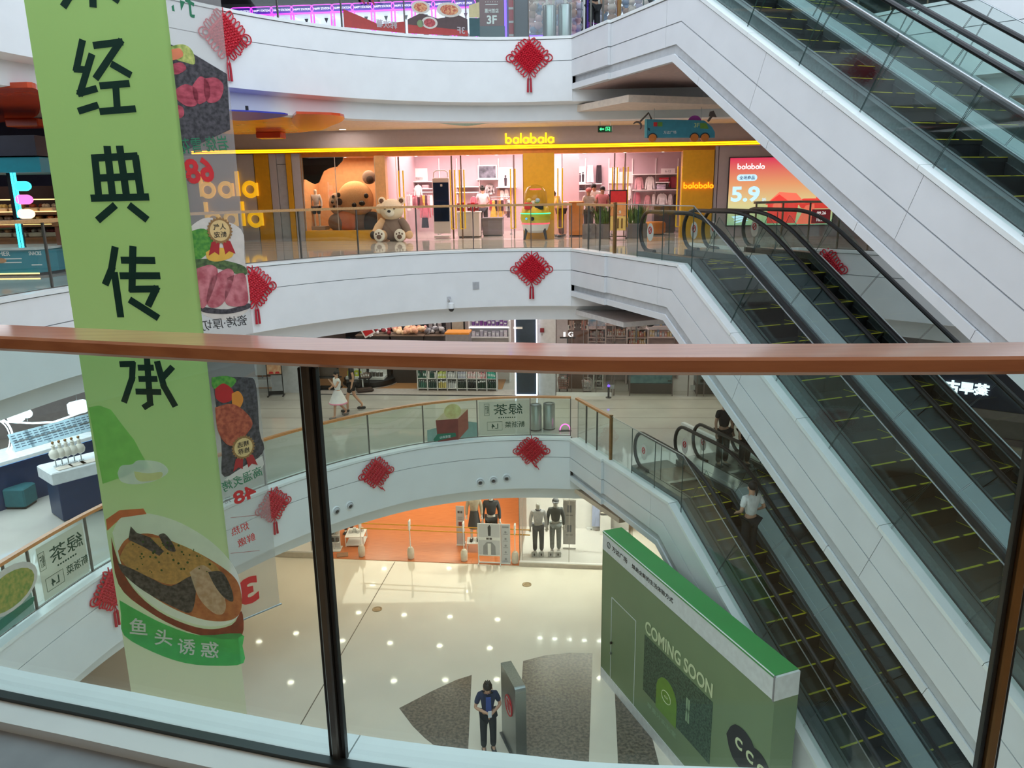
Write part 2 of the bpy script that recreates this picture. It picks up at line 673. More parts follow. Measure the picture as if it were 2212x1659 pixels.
# the walls that close the hall out of frame: shopfront bands of the upper floors on the sides
slab('wall_back', -10, 9.2, [(-17, 33.8), (15, 33.8), (15, 34), (-17, 34)], GREY)
slab('wall_left', -10, 9.2, [(-17.2, 5), (-17, 5), (-17, 34), (-17.2, 34)], LGREY)
slab('wall_right', -10, 9.2, [(15, 8), (15.2, 8), (15.2, 34), (15, 34)], LGREY)

# ================================================================== railings
def railing(nm, label, P, z, rail_mat, post_at, ends=(), zr=1.1, step=None, glass_mat=None, post_mat=None, parts=True, prail=None, inset=0.22, postr=0.02):
    Pg = offset2(P, inset)
    L = plen(Pg)
    c, _ = along(Pg, L / 2)
    root = thing(nm, label, 'railing', loc=(c.x, c.y, z))
    hw = 0.045
    sweep(MB(), Pg, [(-hw, zr - 0.055 + z), (-hw, zr + z), (hw, zr + z), (hw, zr - 0.055 + z)]).build('handrail', rail_mat, root, world=True, smooth=True, label='brown timber handrail')
    for d in post_at:
        p, t = along(Pg, d)
        a = atan2(t.y, t.x)
        MB().box((p.x, p.y, z + zr / 2 - 0.05), (0.025, 0.05, zr), a, 0.004).build('post', post_mat or POSTM, root, world=True)
    cuts = [0] + list(post_at) + [L]
    for a, b in zip(cuts, cuts[1:]):
        if b - a < 0.2:
            continue
        q = cut(Pg, a + 0.02, b - 0.02)
        sweep(MB(), q, [(-0.006, z - 0.02), (-0.006, z + zr - 0.06), (0.006, z + zr - 0.06), (0.006, z - 0.02)]).build('glass_panel', glass_mat or GGLASS, root, world=True, smooth=True)
    sweep(MB(), Pg, [(-0.02, z - 0.03), (-0.02, z + 0.012), (0.02, z + 0.012), (0.02, z - 0.03)]).build('base_shoe', POSTM, root, world=True, smooth=True)
    return root
def proj_d(px, py, z, inset=0.22):
    """length along the inset curve that lies under a pixel"""
    Pg = offset2(CURVE, inset)
    q = atz(px, py, z)
    az = atan2(q.x, q.y)
    best, d, acc = 9e9, 0, 0
    for a, b in zip(Pg, Pg[1:]):
        for k in range(10):
            p = a.lerp(b, k / 10)
            e = abs(atan2(p.x, p.y) - az)
            if e < best:
                best, d = e, acc + (b - a).length * k / 10
        acc += (b - a).length
    return d
PALEWOOD = mat('pale_timber_rail', (186, 142, 92), 0.4, scale=3, stretch=(1.2, 14, 14), col2=(206, 160, 108), coat=0.3)
POST3 = [proj_d(x, y, 0.3) for x, y in ((108, 590), (400, 540), (527, 560), (651, 540), (775, 540), (900, 530), (1023, 530), (1147, 530), (1236, 530))]
railing('balcony_railing', 'glass railing with pale timber rail in front of the children\'s clothes shop', CURVE, 0.0, PALEWOOD, [1.2] + POST3)
POST4 = [proj_d(x, y, 5.4) for x, y in ((351, -20), (600, 20), (738, 40), (874, 60), (1008, 65), (1110, 65), (1142, 65))]
railing('balcony_railing', 'glass railing of the topmost gallery beside the purple-lit game machines', CURVE, 4.94, PALEWOOD, [4.0, 5.5, 6.8] + POST4)
POST2 = [proj_d(x, y, -4.5) for x, y in ((20, 1300), (70, 1260), (192, 1180), (450, 1050), (570, 1000), (797, 950), (914, 920), (1030, 900), (1145, 890), (1252, 880))]
railing('balcony_railing', 'glass railing with orange timber rail one floor below, beside the two steel bins', CURVE, -5.0, mat('orange_timber_rail', (190, 122, 66), 0.4, scale=3, stretch=(1.2, 14, 14), col2=(208, 142, 84), coat=0.3), [2.4] + POST2)
for nm, z in (('middle', 0.0), ('lower', -5.0), ('upper', 4.94)):
    L = plen(offset2(RCURVE, 0.22))
    railing('balcony_railing', {'middle': 'bronze railing right of the escalators, in front of the red screen', 'lower': 'railing right of the lowest escalators, below the dark blue shop sign', 'upper': 'railing right of the topmost escalators'}[nm],
            RCURVE, z, mat('bronze_rail', (128, 112, 92), 0.4, 0.4), [0.05] + [0.8 + k * 0.75 for k in range(9)], post_mat=mat('dark_bronze_post', (112, 98, 80), 0.4, 0.4))

# the viewer's side of the hall: slabs above and below, walls around
NB = [tuple(p) for p in offset2(catmull([(12, 5.2), (7, 2.9), (3.2, 1.9), (1.2, 1.75), (0, 1.82), (-1.15, 2.1), (-3.2, 2.9), (-6.5, 4.6), (-9, 6)], 4), 0.05)] + [(-17, 6), (-17, -8), (15, -8), (15, 8)]
slab('ceiling_near', 3.27, 4.9, NB, CEIL)
slab('floor_near_lower', -6.6, -5.05, NB, TILE2)
slab('ceiling_near_lower', -1.75, -1.6, NB, CEIL)
slab('wall_near_back', -10, 9.2, [(-17, -8.2), (15, -8.2), (15, -8), (-17, -8)], mat('behind_wall', (196, 190, 186), .6))
slab('wall_near_left', -10, 9.2, [(-17.2, -8), (-17, -8), (-17, 5), (-17.2, 5)], LGREY)
slab('wall_near_right', -10, 9.2, [(15, -8), (15.2, -8), (15.2, 8), (15, 8)], LGREY)
# ================================================================== near balcony where the viewer stands
NEAR = catmull([(3.2, 1.80), (2.2, 1.70), (1.2, 1.665), (0.34, 1.70), (0.0, 1.745), (-0.4, 1.82), (-0.77, 1.92), (-1.15, 2.03), (-1.65, 2.175), (-2.3, 2.40), (-3.2, 2.8), (-4.4, 3.5)], 8)
# runs right -> left: the hall void lies to its right, the inside to its left
r = MB()
sweep(r, NEAR, [(0.5, -0.03), (0.02, -0.03), (0.02, -1.44), (0.5, -1.44)])
nb = r.build('wall_near_balcony', GROOVE, None, smooth=True, kind='structure')
J = [0.0, 3.22, plen(NEAR)]
NL = plen(NEAR)
# stone cap slabs meet at a joint near the middle of the frame
qj = atz(785, 1610, 0.0)
acc, bd, jd = 0, 9e9, 0
for a, b in zip(NEAR, NEAR[1:]):
    for k in range(10):
        p = a.lerp(b, k / 10)
        e = abs(atan2(p.x, p.y) - atan2(qj.x, qj.y))
        if e < bd:
            bd, jd = e, acc + (b - a).length * k / 10
    acc += (b - a).length
for a, b in ((0, jd - 0.002), (jd + 0.002, NL)):
    sweep(MB(), cut(NEAR, a, b), [(0.22, -0.05), (0.22, 0.0), (0.012, 0.0), (0.0, -0.012), (0.0, -0.06), (0.03, -0.06)]).build('stone_cap', CAPW, nb, smooth=True)
sweep(MB(), NEAR, [(0.03, -0.08), (0.0, -0.08), (0.0, -1.45), (0.03, -1.45)]).build('lower_panel', WHITE, nb, smooth=True)
slab('floor_near', -0.3, -0.055, [tuple(p) for p in offset2(NEAR, 0.2)] + [(-5, -3), (5, -3), (5, 1.9)], mat('brown_floor_stone', (176, 150, 116), 0.1, var=0.06))
NG = offset2(NEAR, 0.105)
Lng = plen(NG)
c, _ = along(NG, Lng / 2)
nr = thing('near_railing', 'wide brown timber handrail on glass right in front of the viewer', 'railing', loc=(c.x, c.y, 0))
ZR = 1.115
sweep(MB(), NG, [(-0.066, ZR - 0.038), (-0.075, ZR - 0.03), (-0.075, ZR - 0.006), (-0.069, ZR), (0.069, ZR), (0.075, ZR - 0.006), (0.075, ZR - 0.03), (0.066, ZR - 0.038)]).build('handrail', WOOD, nr, world=True, smooth=True, sharp=22)
def near_d(px, py, z):
    q = atz(px, py, z)
    az = atan2(q.x, q.y)
    acc, bd, r_ = 0, 9e9, 0
    for a, b in zip(NG, NG[1:]):
        for k in range(20):
            p = a.lerp(b, k / 20)
            e = abs(atan2(p.x, p.y) - az)
            if e < bd:
                bd, r_ = e, acc + (b - a).length * k / 20
        acc += (b - a).length
    return r_
pd = [near_d(2232, 1000, 0.6), near_d(668, 830, 1.06)]
for i, d in enumerate(pd):
    p, t = along(NG, d)
    a = atan2(t.y, t.x)
    mb = MB().box((p.x, p.y, (ZR - 0.038) / 2 - 0.02), (0.022, 0.042, ZR), a, 0.004)
    po = mb.build('post', mat('satin_dark_post', (104, 100, 96), 0.3, 0.75, var=0.08) if i else BRONZE, nr, world=True)
    MB().box((p.x, p.y, 0.5), (0.036, 0.010, 1.1), a, 0.002).build('gasket', RUBBER, po, world=True) if False else None
    q = Vector((p.x, p.y)) + Vector((t.x, t.y)) * 0.018
    q2 = Vector((p.x, p.y)) - Vector((t.x, t.y)) * 0.018
    for qq in (q, q2):
        MB().box((qq.x, qq.y, 0.53), (0.010, 0.02, 1.06), a, 0.002).build('rubber_gasket', RUBBER, po, world=True)
cuts = [0] + pd + [Lng]
for a, b in zip(cuts, cuts[1:]):
    sweep(MB(), cut(NG, a + 0.022, b - 0.022), [(-0.006, -0.03), (-0.006, ZR - 0.04), (0.006, ZR - 0.04), (0.006, -0.03)]).build('glass_panel', NGLASS, nr, world=True, smooth=True)
sweep(MB(), NG, [(0.012, -0.04), (0.012, 0.012), (0.04, 0.012), (0.04, -0.04)]).build('base_shoe', mat('dark_shoe_profile', (60, 66, 66), 0.35, 0.6), nr, world=True, smooth=True)

# ================================================================== escalators
KS, SL = 4.72, 0.605
S_END = 12.9
STEP_D = 0.40
STEPM = mat('dark_grooved_tread', (22, 24, 25), 0.5, 0.0, spec=.25, scale=60, stretch=(1, 60, 1), var=0.35)
RISER = mat('black_grooved_riser', (14, 15, 16), 0.5, 0.0, spec=.25, scale=60, stretch=(1, 60, 1), var=0.3)
DECK = mat('steel_escalator_deck', (206, 214, 216), 0.34, 0.75, scale=24, stretch=(1, 20, 1), var=0.08)
DECKD = mat('dark_steel_deck', (110, 118, 118), 0.34, 0.8, scale=24, stretch=(1, 20, 1), var=0.1)

def capz(s):
    return -max(0.0, min(s, S_END) - KS) * SL

def inc(h0, h1, a, b, n0, n1, ks=0.0, off=0.0):
    """closed band following the incline between s=a..b, heights h0..h1 over the cap line, width n0..n1"""
    br = sorted(set([a, b] + [q for q in (KS + ks, S_END + ks) if a < q < b]))
    mb = MB()
    P = []
    for s in br:
        z = -max(0.0, min(s, S_END + ks) - KS - ks) * SL
        P += [(s, n0, z + h0), (s, n1, z + h0), (s, n1, z + h1), (s, n0, z + h1)]
    F = [(0, 1, 2, 3)[::-1]]
    for i in range(len(br) - 1):
        o, q = i * 4, i * 4 + 4
        for k in range(4):
            l = (k + 1) % 4
            F.append((o + k, o + l, q + l, q + k))
    m = (len(br) - 1) * 4
    F.append((m, m + 1, m + 2, m + 3))
    mb.add(P, F)
    return mb

def rail_path(h, s0=2.95, s1=14.2, ks=0.25):
    """handrail line: newel half circle, level run, rounded knee, incline"""
    R = (h - 0.12) / 2
    zc = h - R
    pts = [(s0 + 0.25, h - 2 * R)]
    for k in range(0, 11):
        a = -pi / 2 - pi * k / 10
        pts.append((s0 + R * 0.85 * cos(a), zc + R * sin(a)))
    pts.append((s0 + 0.5, h))
    k0 = KS + ks
    for k in range(-6, 7):
        s = k0 + k * 0.12
        x = (s - k0) / 0.72
        z = h - SL * 0.72 * (x + 1) ** 2 / 4
        pts.append((s, z))
    pts.append((S_END, h - (S_END - k0) * SL))
    return pts

def seal(parent, M, r=0.14):
    """round no-entry sticker on the newel glass"""
    mb = MB()
    disc = [(r * cos(2 * pi * k / 24), r * sin(2 * pi * k / 24)) for k in range(24)]
    b = mb.prism(disc, lambda u, v, w_: (u, w_, v), 0, 0.003)
    return b

def escalator(z, lane, label, rider_gap=None):
    F = esc_frame(z)
    n0 = 0.30 if lane == 0 else 1.92
    B = F @ T((2.5, n0, -0.05))
    root = thing('escalator', label, 'escalator', M=B, group=None)
    D = T((-2.5, -n0, 0.05))      # escalator frame -> root frame
    gl, gr = n0 + 0.14, n0 + 1.25
    # comb and landing plate
    (MB().box((3.0, n0 + 0.70, -0.046), (1.3, 1.0, 0.02), 0, 0.004)).build('landing_plate', STEELD, root, M=D)
    MB().box((3.68, n0 + 0.70, -0.048), (0.12, 0.98, 0.03), 0, 0.004).build('comb_plate', mat('aluminium_comb', (170, 172, 168), 0.35, 0.8), root, M=D)
    # balustrades
    for side, nb_ in ((0, gl), (1, gr)):
        inw = 1 if side == 0 else -1
        # sloping deck towards the steps and outer deck
        inc(-0.16, 0.10, 2.75, 13.6, min(nb_ + inw * .012, nb_ + inw * 0.06), max(nb_ + inw * .012, nb_ + inw * 0.06), 0.15).build('inner_decking', DECKD, root, M=D)
        inc(-0.34, -0.02, 2.75, 13.6, min(nb_ + inw * .05, nb_ + inw * 0.085), max(nb_ + inw * .05, nb_ + inw * 0.085), 0.15).build('skirt_panel', STEELD, root, M=D)
        inc(-0.10, 0.105, 2.72, 13.6, min(nb_ - inw * .012, nb_ - inw * 0.15), max(nb_ - inw * .012, nb_ - inw * 0.15), 0.15).build('outer_decking', DECK if side else DECKD, root, M=D)
        # panes, joints square to the incline
        hb, ht = 0.07, 0.90
        cutsb = [2.62, 3.75, 4.95] + [4.95 + 1.28 * k for k in range(1, 7)]
        for i in range(len(cutsb) - 1):
            a, b = cutsb[i] + 0.008, cutsb[i + 1] - 0.008
            def lean(s):
                return 0.0 if s < 4.6 else 0.47
            ks = 0.25
            def zl(s):
                return -max(0.0, s - KS - ks) * SL
            P = []
            for nn in (nb_ - 0.006, nb_ + 0.006):
                if i == 0:
                    R = 0.39
                    arc = [(2.95 + R * 0.85 * cos(-pi / 2 - pi * k / 10), 0.5 + R * sin(-pi / 2 - pi * k / 10)) for k in range(11)]
                    ring = arc + [(b, ht), (b, hb)]
                    P.append([(s, nn, zz) for s, zz in ring])
                else:
                    ta, tb = a + lean(a), b + lean(b)
                    ring = [(a, hb + zl(a)), (b, hb + zl(b)), (tb, ht + zl(tb)), (ta, ht + zl(ta))]
                    if a < KS + ks < b or ta < KS + ks < tb:
                        k0 = KS + ks
                        ring = [(a, hb), (min(k0, b), hb), (b, hb + zl(b)), (tb, ht + zl(tb)), (max(ta, k0 - .25), ht), (ta, ht)]
                    P.append([(s, nn, zz) for s, zz in ring])
            m = len(P[0])
            mb = MB().add(P[0] + P[1], [tuple(range(m)), tuple(range(2 * m - 1, m - 1, -1))]).mi(1).add(P[0] + P[1], [(q, (q + 1) % m, m + (q + 1) % m, m + q) for q in range(m)])
            pane = mb.build('glass_pane', [EGLASS, GEDGE], root, M=D)
            if i == 0:
                mk = MB()
                disc = [(3.02 + 0.13 * cos(2 * pi * k / 20), 0.52 + 0.19 * sin(2 * pi * k / 20)) for k in range(20)]
                mk.prism(disc, lambda u, v, w_: (u, w_, v), nb_ - 0.012, nb_ - 0.007)
                mk.build('safety_sticker', mat('pale_sticker', (226, 214, 204), 0.6), pane, M=D)
                mk = MB()
                ringp = [(3.02 + 0.055 * cos(2 * pi * k / 20), nb_ - 0.015, 0.56 + 0.07 * sin(2 * pi * k / 20)) for k in range(20)]
                mk.tube(ringp, 0.012, 5, True)
                mk.tube([(2.985, nb_ - 0.015, 0.52), (3.055, nb_ - 0.015, 0.60)], 0.01, 5)
                mk.build('red_ring', REDP, pane, M=D)
        mb = MB()
        mb.tube([(s, nb_, zz) for s, zz in rail_path(0.95)], 0.042, 8, False)
        hr = mb.build('handrail', RUBBER, root, M=D, smooth=True)
        MB().box((2.98, nb_, 0.03), (0.34, 0.16, 0.18), 0, 0.03).build('newel_base', BLACK, root, M=D)
    if lane == 0:
        inc(-0.05, 0.112, 2.72, 13.6, gr + 0.15, gr + 0.47, 0.15).build('centre_decking', DECK, root, M=D)
    # steps
    st = None
    k = 0
    s = 3.78
    zs = -0.055
    while s < 12.7:
        if k < 2:
            dz = 0.0
        elif k == 2:
            dz = 0.06
        elif k == 3:
            dz = 0.15
        else:
            dz = STEP_D * SL
        zs -= dz
        if st is None:
            me = MB().mi(0).box((STEP_D / 2, 0.5, -0.03), (STEP_D, 0.98, 0.06)).mi(1)
            me.box((STEP_D - 0.03, 0.5, -0.15), (0.05, 0.98, 0.2))
            st = me.build('step', [STEPM, RISER], root)
            ye = MB()
            ye.box((STEP_D - 0.014, 0.30, 0.003), (0.034, 0.50, 0.008))
            ye.box((STEP_D - 0.014, 0.80, 0.003), (0.034, 0.30, 0.008))
            ye.box((STEP_D / 2, 0.972, 0.003), (STEP_D, 0.022, 0.008))
            ye = ye.build('yellow_edge', PLINE, st, label='yellow step edge')
            me0, ye0 = st.data, ye.data
            o = st
        elif lane or k:
            o = put('step', me0, root)
            y = put('yellow_edge', ye0, o, label='yellow step edge')
        o.location = (s - 2.5, 0.20, zs + 0.05)
        s += STEP_D
        k += 1
    return root

E1 = escalator(4.94, 0, 'left lane of the topmost escalator pair, behind the broad white sloping side')
E2 = escalator(4.94, 1, 'right lane of the topmost escalator pair, nearest the upper right corner')
E3 = escalator(0.0, 0, 'left lane of the middle escalator pair, starting in front of the shop\'s yellow pillar')
E4 = escalator(0.0, 1, 'right lane of the middle escalator pair, beside the red knot behind its glass')
E5 = escalator(-5.0, 0, 'left lane of the lowest escalator pair, carrying a person in a white shirt')
E6 = escalator(-5.0, 1, 'right lane of the lowest escalator pair, above the green hoarding')

def cladding(nm, z):
    F = esc_frame(z)
    # backing core of the truss
    root = thing('wall_%s_escalator_side' % nm, None, None, M=F, kind='structure')
    o = 0.05
    core = inc(-1.12, -0.12, 0.0, 13.6, o + 0.03, 3.55, -0.3)
    core.build('truss_core', mat('truss_shadow', (190, 192, 194), 0.7), root)
    kn = lambda h: KS + 0.40 * h      # knee moves back with depth
    def band(nm2, h0, h1, n0, n1, m, cuts, a0=0.0, proud=0.0):
        for a, b in zip(cuts, cuts[1:]):
            P, F_ = [], []
            br = sorted(set([a + (0.004 if a > 0.01 else 0), b - 0.004]))
            def pts(s_lo, s_hi, h):
                k = kn(h)
                ss = sorted([s_lo, s_hi] + ([k] if s_lo < k < s_hi else []))
                return [(s, -max(0, s - k) * SL + h) for s in ss]
            # sheared joints: ends square to the incline
            def end(s, h):
                return s + (0.42 * h if s > 4.6 else 0.0)
            top = pts(end(br[0], h1), end(br[1], h1), h1)
            bot = pts(end(br[0], h0), end(br[1], h0), h0)
            poly = bot + top[::-1]
            m_ = MB()
            m_.prism(poly, lambda u, v, w_: (u, w_, v), n0, n1)
            m_.build(nm2, m, root)
    c1 = [0.0, 4.0, 7.0, 10.2, 13.5]
    # first stretch of the side stands a little proud
    band('upper_panel', -0.525, -0.075, -0.02, o + 0.03, WHITE2, [0.0, 1.8])
    band('lower_panel', -0.90, -0.545, -0.02, o + 0.03, WHITE2, [0.0, 1.8])
    band('upper_panel', -0.525, -0.075, o, o + 0.03, WHITE2, [1.8] + c1[1:])
    band('lower_panel', -0.90, -0.545, o, o + 0.03, WHITE2, [1.8] + c1[1:])
    band('shadow_slot', -1.08, -0.90, o + 0.06, o + 0.10, mat('slot_grey', (196, 198, 200), 0.6), [0.0, 6.0, 13.5])
    band('lower_lip', -1.19, -1.06, -0.015, o + 0.12, WHITE2, [0.0, 1.8])
    band('lower_lip', -1.19, -1.06, o, o + 0.12, WHITE2, [1.8, 5.6, 7.6, 9.6, 11.6, 13.5])
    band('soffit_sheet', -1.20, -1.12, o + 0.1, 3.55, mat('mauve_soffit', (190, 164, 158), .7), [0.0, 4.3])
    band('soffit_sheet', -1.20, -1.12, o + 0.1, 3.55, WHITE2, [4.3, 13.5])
    band('stone_cap', -0.06, 0.0, -0.04, 0.27, CAPW, [0.0, 1.8])
    band('stone_cap', -0.06, 0.0, o - 0.02, 0.27, CAPW, [1.8, 4.74, 6.5, 8.3, 10.1, 11.9, 13.4])
    # far side of the pair
    band('far_side_panel', -0.9, 0.02, 3.45, 3.56, WHITE2, [0.0, 13.5])
    return root
for nm, z in LV.items():
    cladding(nm, z)
    bc = bpy.data.objects['wall_%s_balcony' % nm]
    PB = [Vector((1.50, 19.5)), Vector((4.2, 19.32)), Vector((7.6, 19.0))]
    sweep(MB(), PB, [(0.4, -1.10), (0.02, -1.10), (0.02, -1.46), (0.4, -1.46)]).build('lower_panel', WHITE, bc)
    sweep(MB(), PB, [(0.6, -1.43), (0.02, -1.45), (0.06, -1.47), (0.30, -1.50), (0.34, -1.86), (0.6, -1.88)]).build('stepped_soffit', WHITE, bc)

def guard(nm, z, label, far=False):
    F = esc_frame(z)
    n = 3.42 if far else 0.19
    root = thing('glass_guard', label, 'glass guard', M=F @ T((1.9, n, 0)))
    D = T((-1.9, -n, 0))
    kg = KS + 0.25
    zl = lambda s: -max(0.0, s - kg) * SL
    H = 1.10
    cuts = ([0.05, 0.55, 1.15] if not far else [1.6]) + [1.88, 2.9, 3.9, kg] + [kg + 1.3 * k + 1.3 for k in range(6)]
    for a, b in zip(cuts, cuts[1:]):
        a_, b_ = a + 0.007, b - 0.007
        le = lambda s: 0.55 if s > kg + 0.2 else 0.0
        zb = lambda s: -max(0.0, s - KS) * SL
        ring = [(a_, zb(a_)), (b_, zb(b_)), (b_ + le(b_), H + zl(b_ + le(b_))), (a_ + le(a_), H + zl(a_ + le(a_)))]
        pa = [(u, n - .006, v) for u, v in ring] + [(u, n + .006, v) for u, v in ring]
        MB().add(pa, [(3, 2, 1, 0), (4, 5, 6, 7)]).mi(1).add(pa, [(1, 2, 6, 5), (3, 0, 4, 7)]).build('glass_pane', [EGLASS, GEDGE], root, M=D)
    if not far:
        # timber rail carries on from the balcony up to the end post
        MB().box((0.93, n, H - 0.028), (1.92, 0.09, 0.055)).build('handrail', PALEWOOD if z == 0 else MATS['orange_timber_rail'], root, M=D)
        for s in (0.55, 1.15):
            MB().box((s, n, H / 2), (0.03, 0.04, H - 0.03), 0, 0.004).build('post', POSTM, root, M=D)
    MB().box((1.88, n, H / 2 + 0.01), (0.07, 0.07, H + 0.06), 0, 0.008).build('end_post', BRONZE, root, M=D, label='thick bronze end post')
    mb = MB().tube([(1.9, n, H), (kg, n, H), (13.0, n, H + zl(13.0))], 0.011, 6)
    mb.build('steel_edge_cap', STEEL, root, M=D)
    return root
guard('middle', 0.0, 'clear glass guard with a thin steel edge beside the middle escalator')
guard('lower', -5.0, 'clear glass guard with a thin steel edge beside the lowest escalator')
guard('upper', 4.94, 'clear glass guard with a thin steel edge beside the topmost escalator')
guard('upper', 4.94, 'glass guard on the far side of the topmost escalator pair', True)

# ================================================================== knots
def fascia_pt(px, py, z0):
    """where the balcony face lies in the direction of a pixel column"""
    az = atan2(*(aty(px, py, 15).xy))
    best = None
    for i, (a, b) in enumerate(zip(CURVE, CURVE[1:])):
        for k in range(20):
            p = a.lerp(b, k / 20)
            e = abs(atan2(p.x, p.y) - az)
            if best is None or e < best[0]:
                best = (e, p.copy(), (b - a).normalized())
    return best[1], best[2]

def make_knot(M, label, size=0.80, tassel='straight', seed=0):
    rnd = random.Random(seed)
    k = thing('chinese_knot', label, 'knot', M=M, group='red knots hung on the balcony faces')
    h = size / 2 * 0.64
    # woven diamond: two layers of cords crossing
    mb = MB()
    n = 10
    for i in range(n):
        t = -h + (i + 0.5) * 2 * h / n
        for d in (0, 1):
            pts = []
            for j in range(n * 2 + 1):
                u = -h + j * h / n
                wv = 0.012 * (1 if (j + i + d) % 2 else -1)
                p = (u, t) if d == 0 else (t, u)
                x, zz = (p[0] - p[1]) / sqrt(2), (p[0] + p[1]) / sqrt(2)
                pts.append((x, -0.045 - wv, zz))
            mb.tube(pts, h / n * 0.98, 5)
    mb.build('woven_body', RED, k, smooth=True, sharp=60)
    def loop(cx, cz, ang, ln, wd, r=0.013):
        pts = []
        for j in range(13):
            a = -pi + 2 * pi * j / 13
            lx, lw = ln / 2 * (1 + cos(a)), wd / 2 * sin(a)
            pts.append((cx + lx * cos(ang) - lw * sin(ang), -0.045 + rnd.uniform(-.006, .006), cz + lx * sin(ang) + lw * cos(ang)))
        return MB().tube(pts, r, 5, True)
    q = h * sqrt(2)
    for side in range(4):
        for i in range(6):
            t = (i + 0.7) / 6.4
            a0 = pi / 2 * side
            ax, az_ = q * cos(a0), q * sin(a0)
            bx, bz = q * cos(a0 + pi / 2), q * sin(a0 + pi / 2)
            cx, cz = ax + (bx - ax) * t, az_ + (bz - az_) * t
            ang = a0 + pi / 4 + rnd.uniform(-.15, .15)
            loop(cx * .97, cz * .97, ang, size * rnd.uniform(.15, .21), size * .09).build('cord_loop', RED, k, smooth=True)
    for sx in (0, pi):
        for ln, wd in ((0.27, 0.22), (0.17, 0.14)):
            loop((q * .92) * cos(sx), -0.02, sx, size * ln, size * wd, 0.014).build('corner_loop', RED, k, smooth=True)
    MB().tube([(0, -0.03, q * .95), (0, -0.02, q + size * .12)], 0.012, 5).build('hanging_cord', RED, k)
    zb = -q
    if tassel == 'straight':
        for dx in (-0.028, 0.028):
            mb = MB().tube([(0, -0.045, zb), (dx, -0.045, zb - size * .13)], 0.009, 5)
            mb.tube([(dx, -0.045, zb - size * .12), (dx, -0.045, zb - size * .155), (dx * 1.25, -0.045, zb - size * .2), (dx * 1.4, -0.045, zb - size * .53)], [0.012, 0.026, 0.02, 0.026], 8)
            t = mb.build('tassel', mat('red_silk_fringe', (178, 22, 46), 0.55, scale=60, stretch=(60, 60, 1), var=0.3), k, smooth=True)
    else:
        mb = MB().tube([(0, -0.045, zb), (0.05, -0.05, zb - size * .09), (0.10, -0.06, zb - size * .17), (0.17, -0.06, zb - size * .22)], [0.010, 0.012, 0.022, 0.012], 6)
        mb.tube([(0.12, -0.055, zb - size * .12), (0.2, -0.06, zb - size * .30)], 0.01, 6)
        mb.build('tassel', RED, k, smooth=True, label='short curled tassel')
    return k

KN = [(485, 76, 4.94, 'straight', 'red Chinese knot at upper left, right of the green banner', 0.86, 0.0),
      (1143, 124, 4.94, 'straight', 'red Chinese knot on the topmost white balcony face, centre', 0.80, 0.0),
      (548, 620, 0.0, 'straight', 'red Chinese knot half hidden by the printed film banner', 0.80, 0.0),
      (1148, 580, 0.0, 'straight', 'red Chinese knot above the centre of the timber handrail', 0.78, 0.0),
      (812, 1020, -5.0, 'curl', 'red Chinese knot with a curled tassel, left of three round nozzles', 0.72, 0.0),
      (1148, 972, -5.0, 'curl', 'red Chinese knot with a curled tassel, below the steel bins', 0.72, 0.0),
      (588, 1090, -5.0, 'straight', 'red Chinese knot just left of the dark post', 0.72, 0.0),
      (238, 1272, -5.0, 'straight', 'red Chinese knot half behind the green banner, lowest left', 0.74, 0.0)]
for i, (px, py, z0, ts, lab, sz, o) in enumerate(KN):
    p, t = fascia_pt(px, py, z0)
    X = Vector((t.x, t.y, 0))
    # face direction = towards the void (right of travel)
    Y = Vector((-t.y, t.x, 0))
    m = Matrix((X, Y, Vector((0, 0, 1)))).transposed().to_4x4()
    rr = ray(px, py)
    tt = hypot(p.x, p.y) / hypot(rr.x, rr.y)
    zz = EYE + rr.z * tt
    m.translation = (p.x, p.y, zz)
    make_knot(m, lab, sz, ts, i)
# the knot behind the escalator glass on the right-hand balcony
a, b = RCURVE[2], RCURVE[3]
t = (b - a).normalized()
m = Matrix((Vector((t.x, t.y, 0)), Vector((-t.y, t.x, 0)), Vector((0, 0, 1)))).transposed().to_4x4()
m.translation = (a.x + 0.02, a.y, -0.42)
make_knot(m, 'dark red Chinese knot seen through the glass of the middle escalator', 0.8, 'straight', 31)

# ------------------------------------------------------------------ fittings on the balcony faces
def on_fascia(px, py, z0):
    p, t = fascia_pt(px, py, z0)
    m = Matrix((Vector((t.x, t.y, 0)), Vector((-t.y, t.x, 0)), Vector((0, 0, 1)))).transposed().to_4x4()
    rr = ray(px, py)
    m.translation = (p.x, p.y, EYE + rr.z * hypot(p.x, p.y) / hypot(rr.x, rr.y))
    return m
NOZ = [(726, 1103, 'leftmost of the five round air nozzles, right of the dark post'), (755, 1092, 'second round air nozzle from the dark post'),
       (1037, 1041, 'left one of the group of three round air nozzles'), (1066, 1037, 'middle one of the group of three round air nozzles'), (1094, 1032, 'right one of the group of three round air nozzles')]
for px, py, lab in NOZ:
    k = thing('air_nozzle', lab, 'air nozzle', M=on_fascia(px, py, -5.0), group='round air nozzles on the lowest balcony face')
    MB().lathe([(0.118, 0.0), (0.118, 0.02), (0.10, 0.035), (0.085, 0.02)], 20).build('flange', WHITE, k, M=RX(pi / 2), smooth=True)
    MB().lathe([(0.085, 0.0), (0.08, 0.05), (0.06, 0.06), (0.05, 0.04), (0.045, 0.01)], 20).build('nozzle', LGREY, k, M=RX(pi / 2 + 0.25), smooth=True)
    MB().lathe([(0.04, 0.045), (0.036, 0.062), (0.01, 0.063)], 16).build('bore', DGREY, k, M=RX(pi / 2 + 0.25))
k = thing('dome_camera', 'white dome camera with a black eye on the middle balcony face', 'camera', M=on_fascia(970, 660, 0.0))
MB().box((0, -0.02, 0.17), (0.09, 0.04, 0.12), 0, 0.01).build('bracket', LGREY, k)
